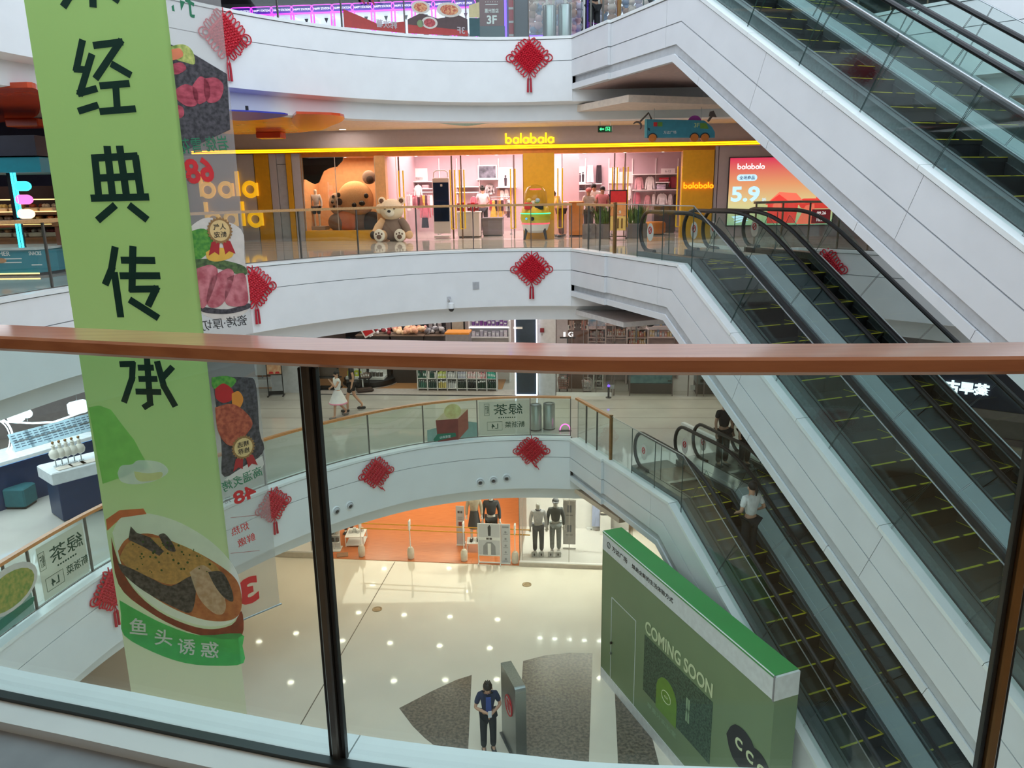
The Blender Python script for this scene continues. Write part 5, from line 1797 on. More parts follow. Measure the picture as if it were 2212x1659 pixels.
# plush machine
p0, p1 = aty(1141, 30, 22.6), aty(1262, 30, 22.6)
k = thing('plush_machine', 'wide white-lit glass cabinet full of plush toys behind the bins', 'game machine', M=T(((p0.x + p1.x) / 2, 22.6, Z4)))
wd = p1.x - p0.x
MB().box((0, .5, .28), (wd, .9, .56), 0, .02).build('base_cabinet', MACH, k)
MB().box((0, .93, 1.35), (wd, .05, 1.6)).build('lit_back', MACHW, k)
MB().box((0, .5, 2.15), (wd, .9, .06)).build('lit_ceiling', MACHW, k)
for i in range(4):
    MB().box((-wd / 2 + wd / 3 * i, 0.06, 1.35), (.06, .06, 1.62)).build('white_post', PAPER, k)
for z in (.50, .60):
    MB().tube([(-wd / 2, -.03, z), (-wd / 2 + .45, -.03, z)], .018, 6).build('neon_strip', VIOLET, k)
    MB().tube([(wd / 2 - .5, -.03, z), (wd / 2, -.03, z)], .018, 6).build('neon_strip', VIOLET, k)
MB().box((0, .03, 1.35), (wd, .01, 1.6)).build('window', SGLASS, k)
TOYS = [mat('toy_pink', (240, 206, 212), .95), mat('toy_ivory', (242, 234, 226), .95), mat('toy_lilac', (206, 204, 230), .95), mat('toy_blue', (130, 160, 200), .95), mat('toy_brown', (190, 160, 146), .95)]
rnd = random.Random(11)
toyme = {}
def plush(M, label, m, group, r=.13):
    o = thing('plush_toy', label, 'plush toy', M=M, group=group)
    key = m.name
    if key not in toyme:
        a = MB().ball((0, 0, 0), (r, r * .8, r * .9), 10, 7).build('torso', m, o, smooth=True)
        b = MB().ball((0, -.03, r * 1.25), (r * .85, r * .75, r * .75), 10, 7).build('head', m, o, smooth=True)
        c_ = [MB().ball((s * r * .6, -.02, r * 1.95), r * .3, 7, 5).build('ear', m, o, smooth=True) for s in (-1, 1)]
        toyme[key] = [(q.name.split('.')[0], q.data) for q in [a, b] + c_]
    else:
        for n, d in toyme[key]:
            put(n, d, o)
    return o
X0 = (p0.x + p1.x) / 2
for i in range(44):
    cx = X0 - wd / 2 + .14 + (i % 11) * (wd - .28) / 10 + rnd.uniform(-.03, .03)
    row = i // 11
    plush(T((cx, 23.0 + rnd.uniform(-.15, .25), Z4 + .68 + row * .27)) @ RZ(rnd.uniform(-.6, .6)), 'plush toy in the lit cabinet behind the bins', TOYS[rnd.randrange(5)], 'plush toys in the lit cabinet')
p0, p1 = aty(1285, 20, 23.6), aty(1440, 20, 23.6)
k = thing('plush_machine', 'second white-lit glass cabinet of toys, behind the person in black', 'game machine', M=T(((p0.x + p1.x) / 2, 23.6, Z4)))
wd2 = p1.x - p0.x
MB().box((0, .5, .45), (wd2, .9, .9), 0, .02).build('base_cabinet', PAPER, k)
MB().box((0, .93, 1.55), (wd2, .05, 1.6)).build('lit_back', MACHW, k)
MB().box((0, .03, 1.6), (wd2, .01, 1.5)).build('window', SGLASS, k)
X1 = (p0.x + p1.x) / 2
for i in range(30):
    cx = X1 - wd2 / 2 + .14 + (i % 10) * (wd2 - .28) / 9 + rnd.uniform(-.03, .03)
    plush(T((cx, 24.0 + rnd.uniform(-.15, .25), Z4 + 1.03 + (i // 10) * .27)) @ RZ(rnd.uniform(-.6, .6)), 'plush toy in the cabinet behind the person in black', TOYS[(1, 2, 4, 3)[rnd.randrange(4)]], 'plush toys in the second cabinet')
p = aty(1282, 60, 20.6)
person('person in black standing behind the top railing right of the steel bins', T((p.x, 20.6, Z4)) @ RZ(.5), 1.68, {'elR': (-.25, -.08, 1.1), 'wrR': (-.05, -.3, 1.12)}, (36, 36, 42), (34, 34, 38), .4)
for i in range(9):
    o = downlight('round light in the dark ceiling of the top gallery', (-6 + i * 1.7, 22.0 - .25 * (i % 3), 8.83), .10, LAMPC, 'round lights of the top gallery')
# printed films on the top railing glass
def glass_film(nm, label, px0, px1, z, h0, h1, m, inset=.20, seg=10, parent=None, y_off=0.0):
    d0, d1 = proj_d(px0, 50 if z > 2 else 900, z + .5), proj_d(px1, 50 if z > 2 else 900, z + .5)
    Pg = cut(offset2(CURVE, inset), min(d0, d1), max(d0, d1))
    c = Pg[len(Pg) // 2]
    return Pg
def film_frame(px0, px1, z, inset=.20, pyr=None):
    pyr = pyr if pyr is not None else (50 if z > 2 else 900)
    d0, d1 = proj_d(px0, pyr, z + .5), proj_d(px1, pyr, z + .5)
    Pg = offset2(CURVE, inset)
    a, b = along(Pg, d0)[0], along(Pg, d1)[0]
    c = (a + b) / 2
    t = (b - a).normalized()
    return frame(c.x, c.y, z, t.x, t.y), (b - a).length
FM, FL = film_frame(741, 872, 4.94)
k = thing('window_sticker', 'red printed film with mirrored 7.9 on the top railing glass', 'sticker', M=FM)
MB().yprism([(-FL / 2, .05), (FL / 2, .05), (FL / 2, .30), (.1, .18), (-FL / 2, .42)], -.004, 0).build('red_band', mat('brick_red_film', (168, 62, 58), .6), k)
lettering('price', '7.9', .24, mat('maroon_ink', (150, 44, 70), .6), k, T((-.15, -.006, .68)), .03, mirror=True, depth=.002)
lettering('dish_name', '韩次薯', .17, mat('pale_grey_ink', (176, 166, 168), .6), k, T((.28, -.006, .20)), .02, mirror=True, depth=.002)
lettering('small_words', '回盆', .15, MATS['pale_grey_ink'], k, T((.2, -.006, .70)), .01, mirror=True, depth=.002, width=.12)
FM, FL = film_frame(878, 1006, 4.94)
k = thing('window_sticker', 'printed film of dark table with bowls of food and mirrored 3F', 'sticker', M=FM)
MB().yprism([(-FL / 2, .05), (FL / 2, .05), (FL / 2, .42), (.5, .5), (0, .40), (-.4, .5), (-FL / 2, .35)], -.004, 0).build('table_print', mat('dark_table_film', (84, 66, 66), .6), k)
MB().yprism([(-FL / 2, .05), (FL / 2, .05), (FL / 2, .17), (-FL / 2, .24)], -.007, -.004).build('red_band', MATS['brick_red_film'], k)
def oval(cx, cz, a, b, n=20):
    return [(cx + a * cos(2 * pi * i / n), cz + b * sin(2 * pi * i / n)) for i in range(n)]
FOOD = mat('printed_noodles', (220, 170, 120), .6, col2=(176, 70, 60), scale=30)
MEAT = mat('printed_meat', (196, 92, 96), .6, col2=(150, 56, 60), scale=26)
for cx, cz, a, b, m in ((-.40, .62, .22, .14, FOOD), (.28, .60, .30, .16, FOOD), (-.2, .30, .19, .13, MEAT)):
    pl_ = MB().yprism(oval(cx, cz, a, b), -.010, -.006).build('printed_bowl', mat('printed_plate', (206, 200, 190), .6), k)
    MB().yprism(oval(cx, cz, a * .72, b * .70), -.013, -.009).build('printed_food', m, pl_)
MB().yprism(oval(-.42, .27, .08, .08), -.010, -.006).build('printed_garnish', mat('printed_green', (120, 140, 100), .6), k)
lettering('floor_text', '3F', .15, MATS['pale_grey_ink'], k, T((.55, -.010, .17)), .02, mirror=True, depth=.002)
FM, FL = film_frame(1010, 1034, 4.94)
k = thing('window_sticker', 'teal and cream printed film strip left of the 3F poster board', 'sticker', M=FM)
MB().yprism([(-FL / 2, .05), (FL / 2, .05), (FL / 2, .45), (-FL / 2, .45)], -.004, 0).build('dark_teal_print', mat('dark_teal_film', (52, 84, 88), .6), k)
MB().yprism([(-FL / 2, .46), (FL / 2, .46), (FL / 2, .8), (-FL / 2, .72)], -.004, 0).build('cream_print', mat('cream_film', (196, 184, 140), .6), k)

# ================================================================== left wing, third floor: snack counter
K3 = frame(0, 15.0, -.05, 1, 0)
def LK(px, py, y=0.0):
    return atf(px, py, K3, y)
def prect(px0, py0, px1, py1, y, F):
    x0, z1 = atf(px0, py0, F, y)
    x1, z0 = atf(px1, py1, F, y)
    return x0, x1, z0, z1
x1, _ = LK(92, 560)
k = thing('snack_counter', 'teal snack counter with white lettering at the far left', 'counter', M=K3 @ T((x1 - 1, 0, 0)))
TEAL = mat('teal_laminate', (28, 140, 158), .4, var=.04)
_, zt = LK(60, 540)
MB().zprism([(-3, 0), (.9, 0), (1.0, .5), (1.0, 1.2), (-3, 1.2)], .06, zt).build('front', TEAL, k)
MB().zprism([(-3, -.04), (.93, -.04), (1.04, .5), (1.04, 1.24), (-3, 1.24)], zt, zt + .04).build('worktop', mat('pale_worktop', (206, 214, 214), .4), k)
MB().zprism([(-2.9, .06), (.86, .06), (.94, .5), (.94, 1.2), (-2.9, 1.2)], 0, .06).build('plinth', DGREY, k)
MB().tube([(-3, -.01, .05), (.9, -.01, .05)], .014, 6).build('warm_light_strip', glow('warm_strip', (255, 206, 130), 2.5), k)
lettering('word', 'HER', .085, WHITEINK, k, T((LK(10, 548)[0] - x1 + 1, -.006, LK(10, 548)[1])), .012, depth=.004)
lettering('word', 'SNACKS', .075, WHITEINK, k, T((LK(76, 547)[0] - x1 + 1, -.006, LK(76, 547)[1])), .012, width=.24, depth=.004)
for i, (px, py, w_) in enumerate(((28, 559, .34), (28, 567, .34), (80, 572, .2))):
    q = LK(px, py)
    MB().box((q[0] - x1 + 1, -.004, q[1]), (w_, .006, .02)).build('text_line', WHITEINK, k)
MB().yprism(oval(LK(3, 563)[0] - x1 + 1, LK(3, 563)[1], .1, .05), -.008, 0).build('bread_print', mat('bread_brown', (196, 140, 90), .6), k)
# canopy, dark fascia
k = thing('snack_canopy', 'teal canopy band over the snack counter at the far left', 'canopy', M=K3 @ T((LK(40, 355)[0], 0, 0)))
a, b, c, d = prect(-120, 342, 96, 372, 0, K3)
ox = LK(40, 355)[0]
MB().box(((a + b) / 2 - ox, .8, (c + d) / 2), (b - a, 1.8, d - c), 0, .01).build('teal_band', TEAL, k)
MB().box(((a + b) / 2 - ox, .8, d + .2), (b - a, 1.9, .36)).build('dark_fascia', mat('dark_navy_fascia', (34, 40, 58), .5), k)
for sx in (0, -1.5):
    MB().tube([(b - ox - .2 + sx, .6, c), (b - ox - .2 + sx, .6, zt)], .03, 8).build('slim_column', BLACK, k)
# neon sign
CYAN = glow('cyan_neon', (60, 226, 255), 3.0)
q = LK(26, 400, .1)
k = thing('neon_sign', 'double cyan neon bar with round-ended signs at the far left', 'neon light', M=K3 @ T((q[0], .1, 0)))
for dx in (-.03, .03):
    a, b = LK(26, 366, .1), LK(37, 470, .1)
    MB().tube([(a[0] - q[0] + dx, 0, a[1]), (a[0] - q[0] + dx, 0, b[1])], .022, 8).build('tube', CYAN, k)
    a, b = LK(44, 478, .1), LK(52, 534, .1)
    MB().tube([(a[0] - q[0] + dx - .06, 0, a[1]), (a[0] - q[0] + dx - .06, 0, b[1])], .02, 8).build('tube', CYAN, k)
MB().box((LK(30, 420, .1)[0] - q[0] - .03, .04, (a[1] + b[1]) / 2 + .5), (.14, .03, 1.7)).build('back_plate', BLACK, k)
for i, (px, py, col) in enumerate(((50, 402, (60, 220, 220)), (54, 431, (250, 110, 180)), (58, 462, (255, 226, 180)))):
    a = LK(px, py, .1)
    gm = glow('pill_neon_%d' % i, col, 1.6)
    MB().yprism(pill(a[0] - q[0], a[1], .30, .15), -.02, .02).build('round_ended_sign', gm, k)
    MB().tube([(u, -.03, v) for u, v in pill(a[0] - q[0], a[1], .31, .16)], .01, 5, True).build('outline', CYAN if i == 0 else gm, k)
# shelves behind with baskets
SHW = mat('warm_timber_shelf', (170, 112, 70), .5, var=.12)
k = thing('bakery_rack', 'warm-lit rack of snack baskets behind the neon sign', 'rack', M=K3 @ T((LK(60, 500, 2.0)[0], 2.0, 0)))
q = LK(60, 500, 2.0)
ziv = []
for i, py in enumerate((462, 488, 516)):
    z_ = LK(60, py, 2.0)[1]
    ziv.append(z_)
    MB().box((-.6, .3, z_), (3.0, .6, .05)).build('shelf', SHW, k)
    MB().box((-.6, .02, z_ + .30), (3.0, .03, .02)).build('light_strip', glow('warm_strip', (255, 206, 130), 2.5), k)
MB().box((-.6, .62, ziv[-1] / 2 + .4), (3.0, .05, ziv[0] + .9)).build('back_panel', mat('dark_brown_panel', (70, 46, 40), .6), k)
MB().box((-.6, .3, ziv[-1] / 2), (3.0, .58, ziv[-1] - .02)).build('cabinet', SHW, k)
rnd = random.Random(5)
for i, z_ in enumerate(ziv):
    for j in range(8):
        o = thing('snack_basket', 'basket of packed snacks on the warm-lit rack', 'basket', M=K3 @ T((q[0] - 1.9 + j * .33, 2.28, z_ + .03)), group='baskets on the snack rack')
        c = [(220, 150, 90), (150, 70, 40), (206, 190, 170), (120, 40, 36), (230, 200, 120)][(i * 3 + j) % 5]
        MB().box((0, 0, .05), (.28, .4, .10), 0, .02).build('tray', mat('pale_basket', (210, 190, 160), .7), o)
        for t in range(4):
            MB().ball((-.09 + .06 * t, rnd.uniform(-.1, .1), .13), (.05, .08, .05), 7, 5).build('packet', mat('snack_%d_%d' % (c[0], c[1]), c, .5), o, smooth=True)
k = thing('timber_column', 'red-brown timber column between snack counter and green banner', 'column', M=K3 @ T((LK(118, 530, .8)[0] + .3, .8, 0)))
MB().box((0, .3, .45), (.5, .6, .9), 0, .01).build('lower_box', mat('red_brown_timber', (150, 92, 70), .5, stretch=(1, 1, 8)), k)
MB().box((0, .3, .94), (.56, .66, .08), 0, .01).build('top_board', SHW, k)
slab('wall_snack_back', -.05, 3.27, [(-16.8, 19.4), (-9.2, 19.4), (-9.2, 19.6), (-16.8, 19.6)], mat('navy_wall', (40, 40, 66), .6))
# dishes of red-orange ceiling decor
DECO = mat('red_orange_gloss', (206, 74, 36), .22, var=.1, scale=1.5)
DECO2 = mat('orange_gloss', (226, 104, 50), .22, var=.1, scale=1.5)
def ceiling_blob(label, pts, z, m, thick=.06, boxpx=None):
    P = [atz(x, y, z) for x, y in pts]
    c = sum(P, Vector()) / len(P)
    o = thing('ceiling_decoration', label, 'decoration', M=T(c))
    cc = catmull(P + [P[0]], 4)[:-1]
    MB().zprism([(p_.x - c.x, p_.y - c.y) for p_ in cc], 0, thick).build('cloud_panel', m, o)
    MB().box((0, 0, thick + .07), (.05, .05, .16)).build('hanger_rod', BLACK, o)
    if boxpx:
        q = atz(*boxpx, z)
        MB().box((q.x - c.x, q.y - c.y, -.08), (.7, .5, .17), 0, .02).build('lamp_box', DECO, o)
    return o
ceiling_blob('orange cloud-shaped ceiling decoration right of the printed film', [(470, 253), (560, 247), (640, 249), (700, 255), (720, 268), (690, 280), (640, 287), (560, 290), (480, 288)], 3.10, DECO2, .06, (585, 286))
ceiling_blob('red cloud-shaped ceiling decoration beside the orange one', [(640, 246), (735, 250), (739, 262), (715, 272), (690, 282), (650, 280), (630, 262)], 3.04, DECO, .05)
ceiling_blob('red-orange ceiling decoration at the upper left edge', [(-60, 195), (30, 190), (78, 192), (85, 215), (80, 250), (30, 262), (-60, 262)], 3.05, DECO, .08, (60, 258))
ceiling_blob('blue edge of the ceiling decoration under the top balcony', [(470, 240), (496, 240), (560, 243), (622, 249), (560, 259), (496, 259)], 3.0, mat('blue_gloss', (54, 60, 170), .3), .03)
# teal wavy edge strip
k = thing('ceiling_wave', 'thin teal wavy strip along the third floor ceiling edge', 'decoration', M=T(atz(1000, 256, 3.2)))
P = [atz(x, y, 3.2) - atz(1000, 256, 3.2) for x, y in ((840, 254), (900, 256), (960, 264), (1010, 268), (1060, 262), (1140, 258), (1240, 256), (1350, 257), (1450, 252))]
mb = MB()
cc = catmull(P, 6)
mb.sheet([[tuple(p_ + Vector((0, 0, -.03))) for p_ in cc], [tuple(p_ + Vector((0, -.25, .05))) for p_ in cc]])
mb.build('strip', mat('sea_green_gloss', (130, 180, 170), .4), k, solid=.02)
MB().box((0, 0, .045), (.03, .03, .05)).build('bracket', BLACK, k)
# ceiling smoke detectors and the exit sign
p = atz(1307, 262, 3.24)
p.y = 22.3
q = aty(1307, 279, 22.3)
k = thing('exit_sign', 'green glowing exit sign hanging from the third floor ceiling', 'sign', M=T((q.x, 22.3, q.z)))
MB().box((0, 0, 0), (.40, .05, .17), 0, .01).build('case', DGREY, k)
MB().box((0, -.027, 0), (.37, .006, .15)).build('face', mat('exit_dark_green', (20, 70, 50), .4), k)
EG = glow('exit_green', (70, 240, 150), 1.6)
MB().yprism([(-.16, 0), (-.11, .045), (-.11, .015), (-.03, .015), (-.03, -.015), (-.11, -.015), (-.11, -.045)], -.034, -.030).build('arrow', EG, k)
for pts in ([(0.02, -.05), (.02, .05)], [(.02, .05), (.12, .05)], [(.12, .05), (.12, -.05)], [(.05, -.04), (.07, .0), (.06, .03)], [(.07, 0), (.10, -.03)]):
    MB().tube([(u, -.034, v) for u, v in pts], .008, 5).build('running_figure_line', EG, k)
for sx in (-.14, .14):
    MB().tube([(sx, 0, .08), (sx, 0, 3.27 - q.z)], .008, 5).build('hanger', STEEL, k)
for px, py in ((799, 272), (908, 280)):
    pass
# the hanging van
VY = 19.2
q = aty(1465, 280, VY)
k = thing('hanging_van', 'blue van-shaped board with orange wheels hanging right of the shop sign', 'sign', M=T((q.x, VY, q.z)) @ RZ(-.10))
def V(px, py):
    a = aty(px, py, VY)
    return (a.x - q.x, a.z - q.z)
VB = mat('van_blue', (62, 146, 168), .5)
MB().yprism([V(*t) for t in ((1396, 257), (1520, 261), (1536, 275), (1542, 286), (1542, 298), (1394, 297))], -.04, .08).build('body', VB, k)
MB().yprism([V(*t) for t in ((1394, 257), (1398, 257), (1398, 297), (1393, 297))], -.045, .085).build('rear_edge', mat('light_cyan', (120, 206, 216), .5), k)
for px in (1410, 1499, 1521):
    a = V(px, 298)
    MB().lathe([(.093, -.07), (.093, .05), (.03, .055)], 18).build('wheel', mat('van_orange', (226, 130, 50), .5), k, M=T((a[0], 0, a[1])) @ RX(pi / 2), smooth=True)
    MB().tube([(a[0] + .105 * cos(t * pi / 8), -.045, a[1] + .105 * sin(t * pi / 8)) for t in range(9)], .014, 5).build('wheel_arch', mat('van_dark', (40, 60, 70), .5), k)
a = V(1500, 262)
MB().yprism([(a[0] + .16 * cos(pi * t / 10), a[1] - .02 + .15 * sin(pi * t / 10)) for t in range(11)], 0, .05).build('purple_dome', mat('van_purple', (150, 50, 150), .5), k)
MB().tube([(V(1408, 257)[0], 0, V(1408, 257)[1]), (V(1402, 243)[0], 0, V(1402, 243)[1]), (V(1384, 262)[0], 0, V(1384, 262)[1])], .025, 6).build('rear_arm', mat('arm_brown', (96, 86, 84), .5), k)
c_ = V(1377, 272)
MB().tube([(c_[0] + .10 * cos(t), 0, c_[1] + .10 * sin(t)) for t in [2.6 - i * .42 for i in range(9)]], [.016, .02, .024, .026, .026, .026, .024, .02, .012], 6).build('claw', MATS['arm_brown'], k)
MB().tube([(V(1528, 263)[0], 0, V(1528, 263)[1]), (V(1537, 250)[0], 0, V(1537, 250)[1])], .03, 6).build('front_arm', MATS['arm_brown'], k)
MB().yprism([V(*t) for t in ((1530, 252), (1532, 242), (1540, 240), (1546, 254))], -.03, .03).build('shovel', MATS['arm_brown'], k)
MB().yprism([V(*t) for t in ((1412, 264), (1420, 264), (1420, 273), (1412, 273))], -.046, -.04).build('red_square', REDP, k)
MB().yprism([V(*t) for t in ((1421, 264), (1431, 264), (1431, 273), (1421, 273))], -.046, -.04).build('green_square', mat('van_green', (110, 160, 60), .5), k)
MB().yprism([V(*t) for t in ((1511, 266), (1524, 267), (1529, 279), (1511, 278))], -.046, -.04).build('green_window', MATS['van_green'], k)
lettering('floor_text', '3F', .10, mat('pale_green_ink', (200, 220, 150), .6), k, T((V(1504, 271)[0], -.042, V(1504, 271)[1])), .015, depth=.004)
lettering('line_of_text', '万达广场', .07, WHITEINK, k, T((V(1447, 286)[0], -.042, V(1447, 286)[1])), .005, depth=.003, width=.3)
for i in range(4):
    a = V(1401 + 2.5 * (i % 2), 277 + 3 * i // 2)
    MB().ball((a[0], -.042, a[1]), .014, 6, 4).build('bolt', BLACK, k)
for px in (1414, 1514):
    a = V(px, 258)
    MB().tube([(a[0], .02, a[1]), (a[0], .02, 3.62 - q.z)], .006, 5).build('wire', STEEL, k)

# ================================================================== left wing, second floor: tea bar
KB = frame(-9.3, 14.5, -5.05, .66, .75)
def LB(px, py, y=0.0):
    return atf(px, py, KB, y)
WTOP = mat('white_bar_top', (234, 238, 242), .25)
NAVY = mat('navy_bar_front', (30, 54, 92), .4)
BLUEL = glow('blue_under_light', (120, 190, 255), 1.6)
x0, x1 = LB(110, 1040)[0], LB(206, 1015)[0]
k = thing('bar_island', 'white-topped island with dark blue sides in the tea bar at left', 'counter', M=KB @ T((x0, 0, 0)))
w_ = x1 - x0 + .5
MB().box((w_ / 2, .35, .98), (w_, .8, .26), 0, .02).build('white_top', WTOP, k)
MB().box((w_ / 2 + .05, .38, .44), (w_ - .14, .66, .84), 0, .01).build('navy_body', NAVY, k)
MB().box((w_ / 2, .02, .855), (w_ - .1, .02, .02)).build('light_line', BLUEL, k)
topz = 1.11
for i, (px, py) in enumerate(((122, 985), (135, 979), (148, 973), (161, 967), (175, 961))):
    a = LB(px, py + 25, .35)
    o = thing('bottle_bust', 'white bust-shaped dispenser on the bar island, number %s from the left' % ['one', 'two', 'three', 'four', 'five'][i], 'dispenser', M=KB @ T((a[0], .35, topz)), group='white dispensers on the bar island')
    MB().lathe([(.05, 0), (.05, .012), (.012, .02), (.012, .16)], 12).build('stand', STEEL, o)
    MB().lathe([(.02, .15), (.085, .19), (.105, .27), (.085, .33), (.035, .37), (.03, .43), (.045, .45), (.02, .48)], 14).build('bust', mat('cream_ceramic', (236, 230, 218), .3), o, smooth=True)
    MB().ball((0, 0, .51), .03, 8, 6).build('stopper', BRONZE, o, smooth=True)
for i, px in enumerate((140, 168, 192)):
    a = LB(px, 1030 - (px - 110) * .26, .15)
    o = MB().box((a[0], .12, topz + .012), (.30, .22, .02), 0, .006).build('menu_card', mat('card_paper', (226, 214, 202), .6), None, M=KB)
    tag(o, 'printed menu card lying on the island top, number %s from the left' % ['one', 'two', 'three'][i], 'menu', 'menu cards on the bar island')
# long counter behind
CB = frame(-10.8, 15.3, -5.05, .5, .86)
def LC(px, py, y=0.0):
    return atf(px, py, CB, y)
x0, x1 = LC(-40, 1021)[0], LC(215, 950)[0]
k = thing('long_bar_counter', 'long white counter with blue-lit front in the tea bar at left', 'counter', M=CB @ T(((x0 + x1) / 2, 0, 0)))
w_ = x1 - x0
MB().box((0, .4, 1.05), (w_, .9, .10), 0, .015).build('white_top', WTOP, k)
MB().box((0, .45, .5), (w_ - .1, .7, 1.0)).build('navy_front', NAVY, k)
MB().box((0, .09, .975), (w_ - .1, .03, .03)).build('light_line', BLUEL, k)
for i in range(5):
    a = LC(52 + i * 34, 980 - i * 14, .35)
    o = thing('menu_board', 'slanted printed price board on the long counter, number %s from the left' % ['one', 'two', 'three', 'four', 'five'][i], 'menu', M=CB @ T((a[0] + .05, .35, 1.10)), group='price boards on the long counter')
    R = RX(-.55)
    MB().box((0, 0, .21), (.43, .02, .42), 0, .004).build('board', mat('pale_blue_board', (176, 204, 216), .5), o, M=R)
    for r_ in range(6):
        for c_ in range(3):
            MB().box((-.13 + .13 * c_, -.012, .08 + .055 * r_), (.09, .004, .016)).build('printed_line', mat('slate_ink', (70, 90, 110), .7), o, M=R)
    MB().box((0, .10, .10), (.30, .02, .20)).build('back_rest', STEEL, o)
a = LB(48, 1088, .9)
k = thing('cube_stool', 'teal cube stool on the tea bar floor at left', 'stool', M=T((atz(48, 1092, -5.05).x, atz(48, 1092, -5.05).y, -5.05)))
MB().box((0, 0, .25), (.46, .46, .42), 0, .03).build('upholstered_cube', mat('teal_cloth', (44, 104, 112), .8), k)
MB().box((0, 0, .02), (.40, .40, .04)).build('base', BLACK, k)
a = LB(12, 1075, .6)
k = thing('round_tub', 'dark round tub with brown rim at the lower left edge', 'tub', M=T((atz(8, 1085, -5.05).x, atz(8, 1085, -5.05).y, -5.05)))
MB().lathe([(.2, 0), (.25, .3), (.25, .36)], 18).build('tub', BLACK, k, smooth=True)
MB().lathe([(.26, .36), (.26, .40), (.23, .40)], 18).build('rim', mat('tan_rim', (170, 120, 90), .6), k)
WN = glow('white_neon', (236, 244, 255), 3.2)
q = LC(60, 912, .6)
k = thing('neon_line', 'white neon line looping over the tea bar at left', 'neon light', M=CB @ T((q[0], .6, 0)))
pts = [LC(px, py, .6) for px, py in ((-40, 905), (10, 911), (70, 914), (115, 912), (150, 900), (195, 884))]
MB().tube([tuple(Vector((u - q[0], 0, v))) for u, v in [(p_[0], p_[1]) for p_ in pts]], .022, 6).build('tube', WN, k)
MB().tube([(0, 0, q[1] + .02), (0, 0, 3.33)], .008, 5).build('wire', STEEL, k)
cq = LC(-12, 948, .6)
MB().tube([(cq[0] - q[0] + .36 * cos(t * pi / 16), -.02, cq[1] + .48 * sin(t * pi / 16)) for t in range(32)], .022, 6, True).build('ring', WN, k)
MB().tube([(cq[0] - q[0] + .30 * cos(t * pi / 16), -.02, cq[1] + .42 * sin(t * pi / 16)) for t in range(32)], .012, 6, True).build('inner_ring', WN, k)
q = LC(42, 896, .5)
k = thing('cloud_lamp', 'glowing white cloud-shaped lamp over the tea bar', 'lamp', M=CB @ T((q[0], .5, q[1])))
for dx, dz, r_ in ((-.16, -.03, .1), (-.05, .05, .12), (.07, .03, .12), (.17, -.02, .10), (0, -.05, .11)):
    MB().ball((dx, 0, dz), r_, 10, 7).build('glowing_bulb', glow('cloud_white', (244, 250, 255), 1.8), k, smooth=True)
MB().tube([(0, 0, .1), (0, 0, 3.33 - q[1])], .006, 5).build('wire', STEEL, k)
q = LC(168, 880, .4)
k = thing('box_lamp', 'glowing white box lamp beside the green banner', 'lamp', M=CB @ T((q[0], .4, q[1])))
MB().box((0, 0, 0), (.42, .2, .30), 0, .04).build('shade', glow('box_white', (236, 244, 255), 1.4), k)
MB().tube([(0, 0, .14), (0, 0, 3.33 - q[1])], .006, 5).build('wire', STEEL, k)
slab('wall_tea_bar_back', -5.05, -1.72, [(-16.8, 18.4), (-9.6, 23.4), (-9.6, 23.6), (-16.8, 18.6)], mat('bar_back_wall', (170, 160, 160), .6))
for i, (x, y) in enumerate(((-10.2, 12.2), (-9.7, 14.2), (-9.2, 16.2), (-11.8, 13.0), (-11.4, 15.0))):
    downlight('round ceiling light over the tea bar', (x, y, -1.725), .09, LAMPC, 'round lights over the tea bar')
# ================================================================== second floor shops
F2 = frame(0, 24.2, -5.05, 1, -0.09)
def L2(px, py, y=0.0):
    return atf(px, py, F2, y)
def rect2(px0, py0, px1, py1, y):
    return prect(px0, py0, px1, py1, y, F2)
SHOPWALL = mat('second_floor_shop_wall', (196, 186, 184), .6)
s2 = MB().box((-1, 6.0, 1.7), (26, .2, 3.4)).build('wall_second_floor_back', SHOPWALL, None, M=F2, kind='structure')
x0, _ = L2(1200, 760)
x1, _ = L2(1163, 760)
MB().box(((x0 + x1) / 2, .25, 1.65), (x0 - x1, .5, 3.3)).build('grey_pillar', mat('pale_grey_pillar', (196, 198, 202), .5), s2, M=F2)
lx, _ = L2(640, 850)
MB().box((lx - .1, .3, 1.65), (1.5, .5, 3.3)).build('grey_pillar', MATS['pale_grey_pillar'], s2, M=F2)
# wooden shop floor and threshold
wfl = MB().box((-5.2, 2.6, .008), (9.6, 4.0, .016)).build('shop_floor', mat('oak_boards', (196, 140, 92), .3, stretch=(.6, 8, 1), scale=4, var=.14), bpy.data.objects['floor_lower'], M=F2)
MB().box((-3.2, .28, .01), (6.6, .75, .02)).build('pale_threshold', mat('pale_pink_stone', (220, 206, 200), .25), bpy.data.objects['floor_lower'], M=F2)
MB().box((-3.2, -.12, .008), (6.6, .07, .016)).build('dark_threshold_line', DGREY, bpy.data.objects['floor_lower'], M=F2)
# lit column
x0, x1 = L2(1114, 800)[0], L2(1160, 800)[0]
k = thing('lit_column', 'dark column framed by white light tubes, behind the steel bins one floor down', 'column', M=F2 @ T(((x0 + x1) / 2, -.05, 0)))
w_ = x1 - x0
MB().box((0, .2, 1.62), (w_, .36, 3.24), 0, .01).build('dark_face', mat('slate_glass', (50, 62, 74), .15), k)
LT = glow('white_tube', (228, 230, 255), 3.0)
for sx in (-1, 1):
    MB().tube([(sx * w_ / 2, -.01, .03), (sx * w_ / 2, -.01, 3.2)], .022, 6).build('light_tube', LT, k)
MB().tube([(-w_ / 2, -.01, .03), (w_ / 2, -.01, .03)], .022, 6).build('light_tube', LT, k)
q = L2(1122, 708)
MB().box((q[0] - (x0 + x1) / 2 - .05, .01, q[1]), (.30, .02, .07)).build('white_arrow_bar', WHITEINK, k)
q = L2(1171, 713)
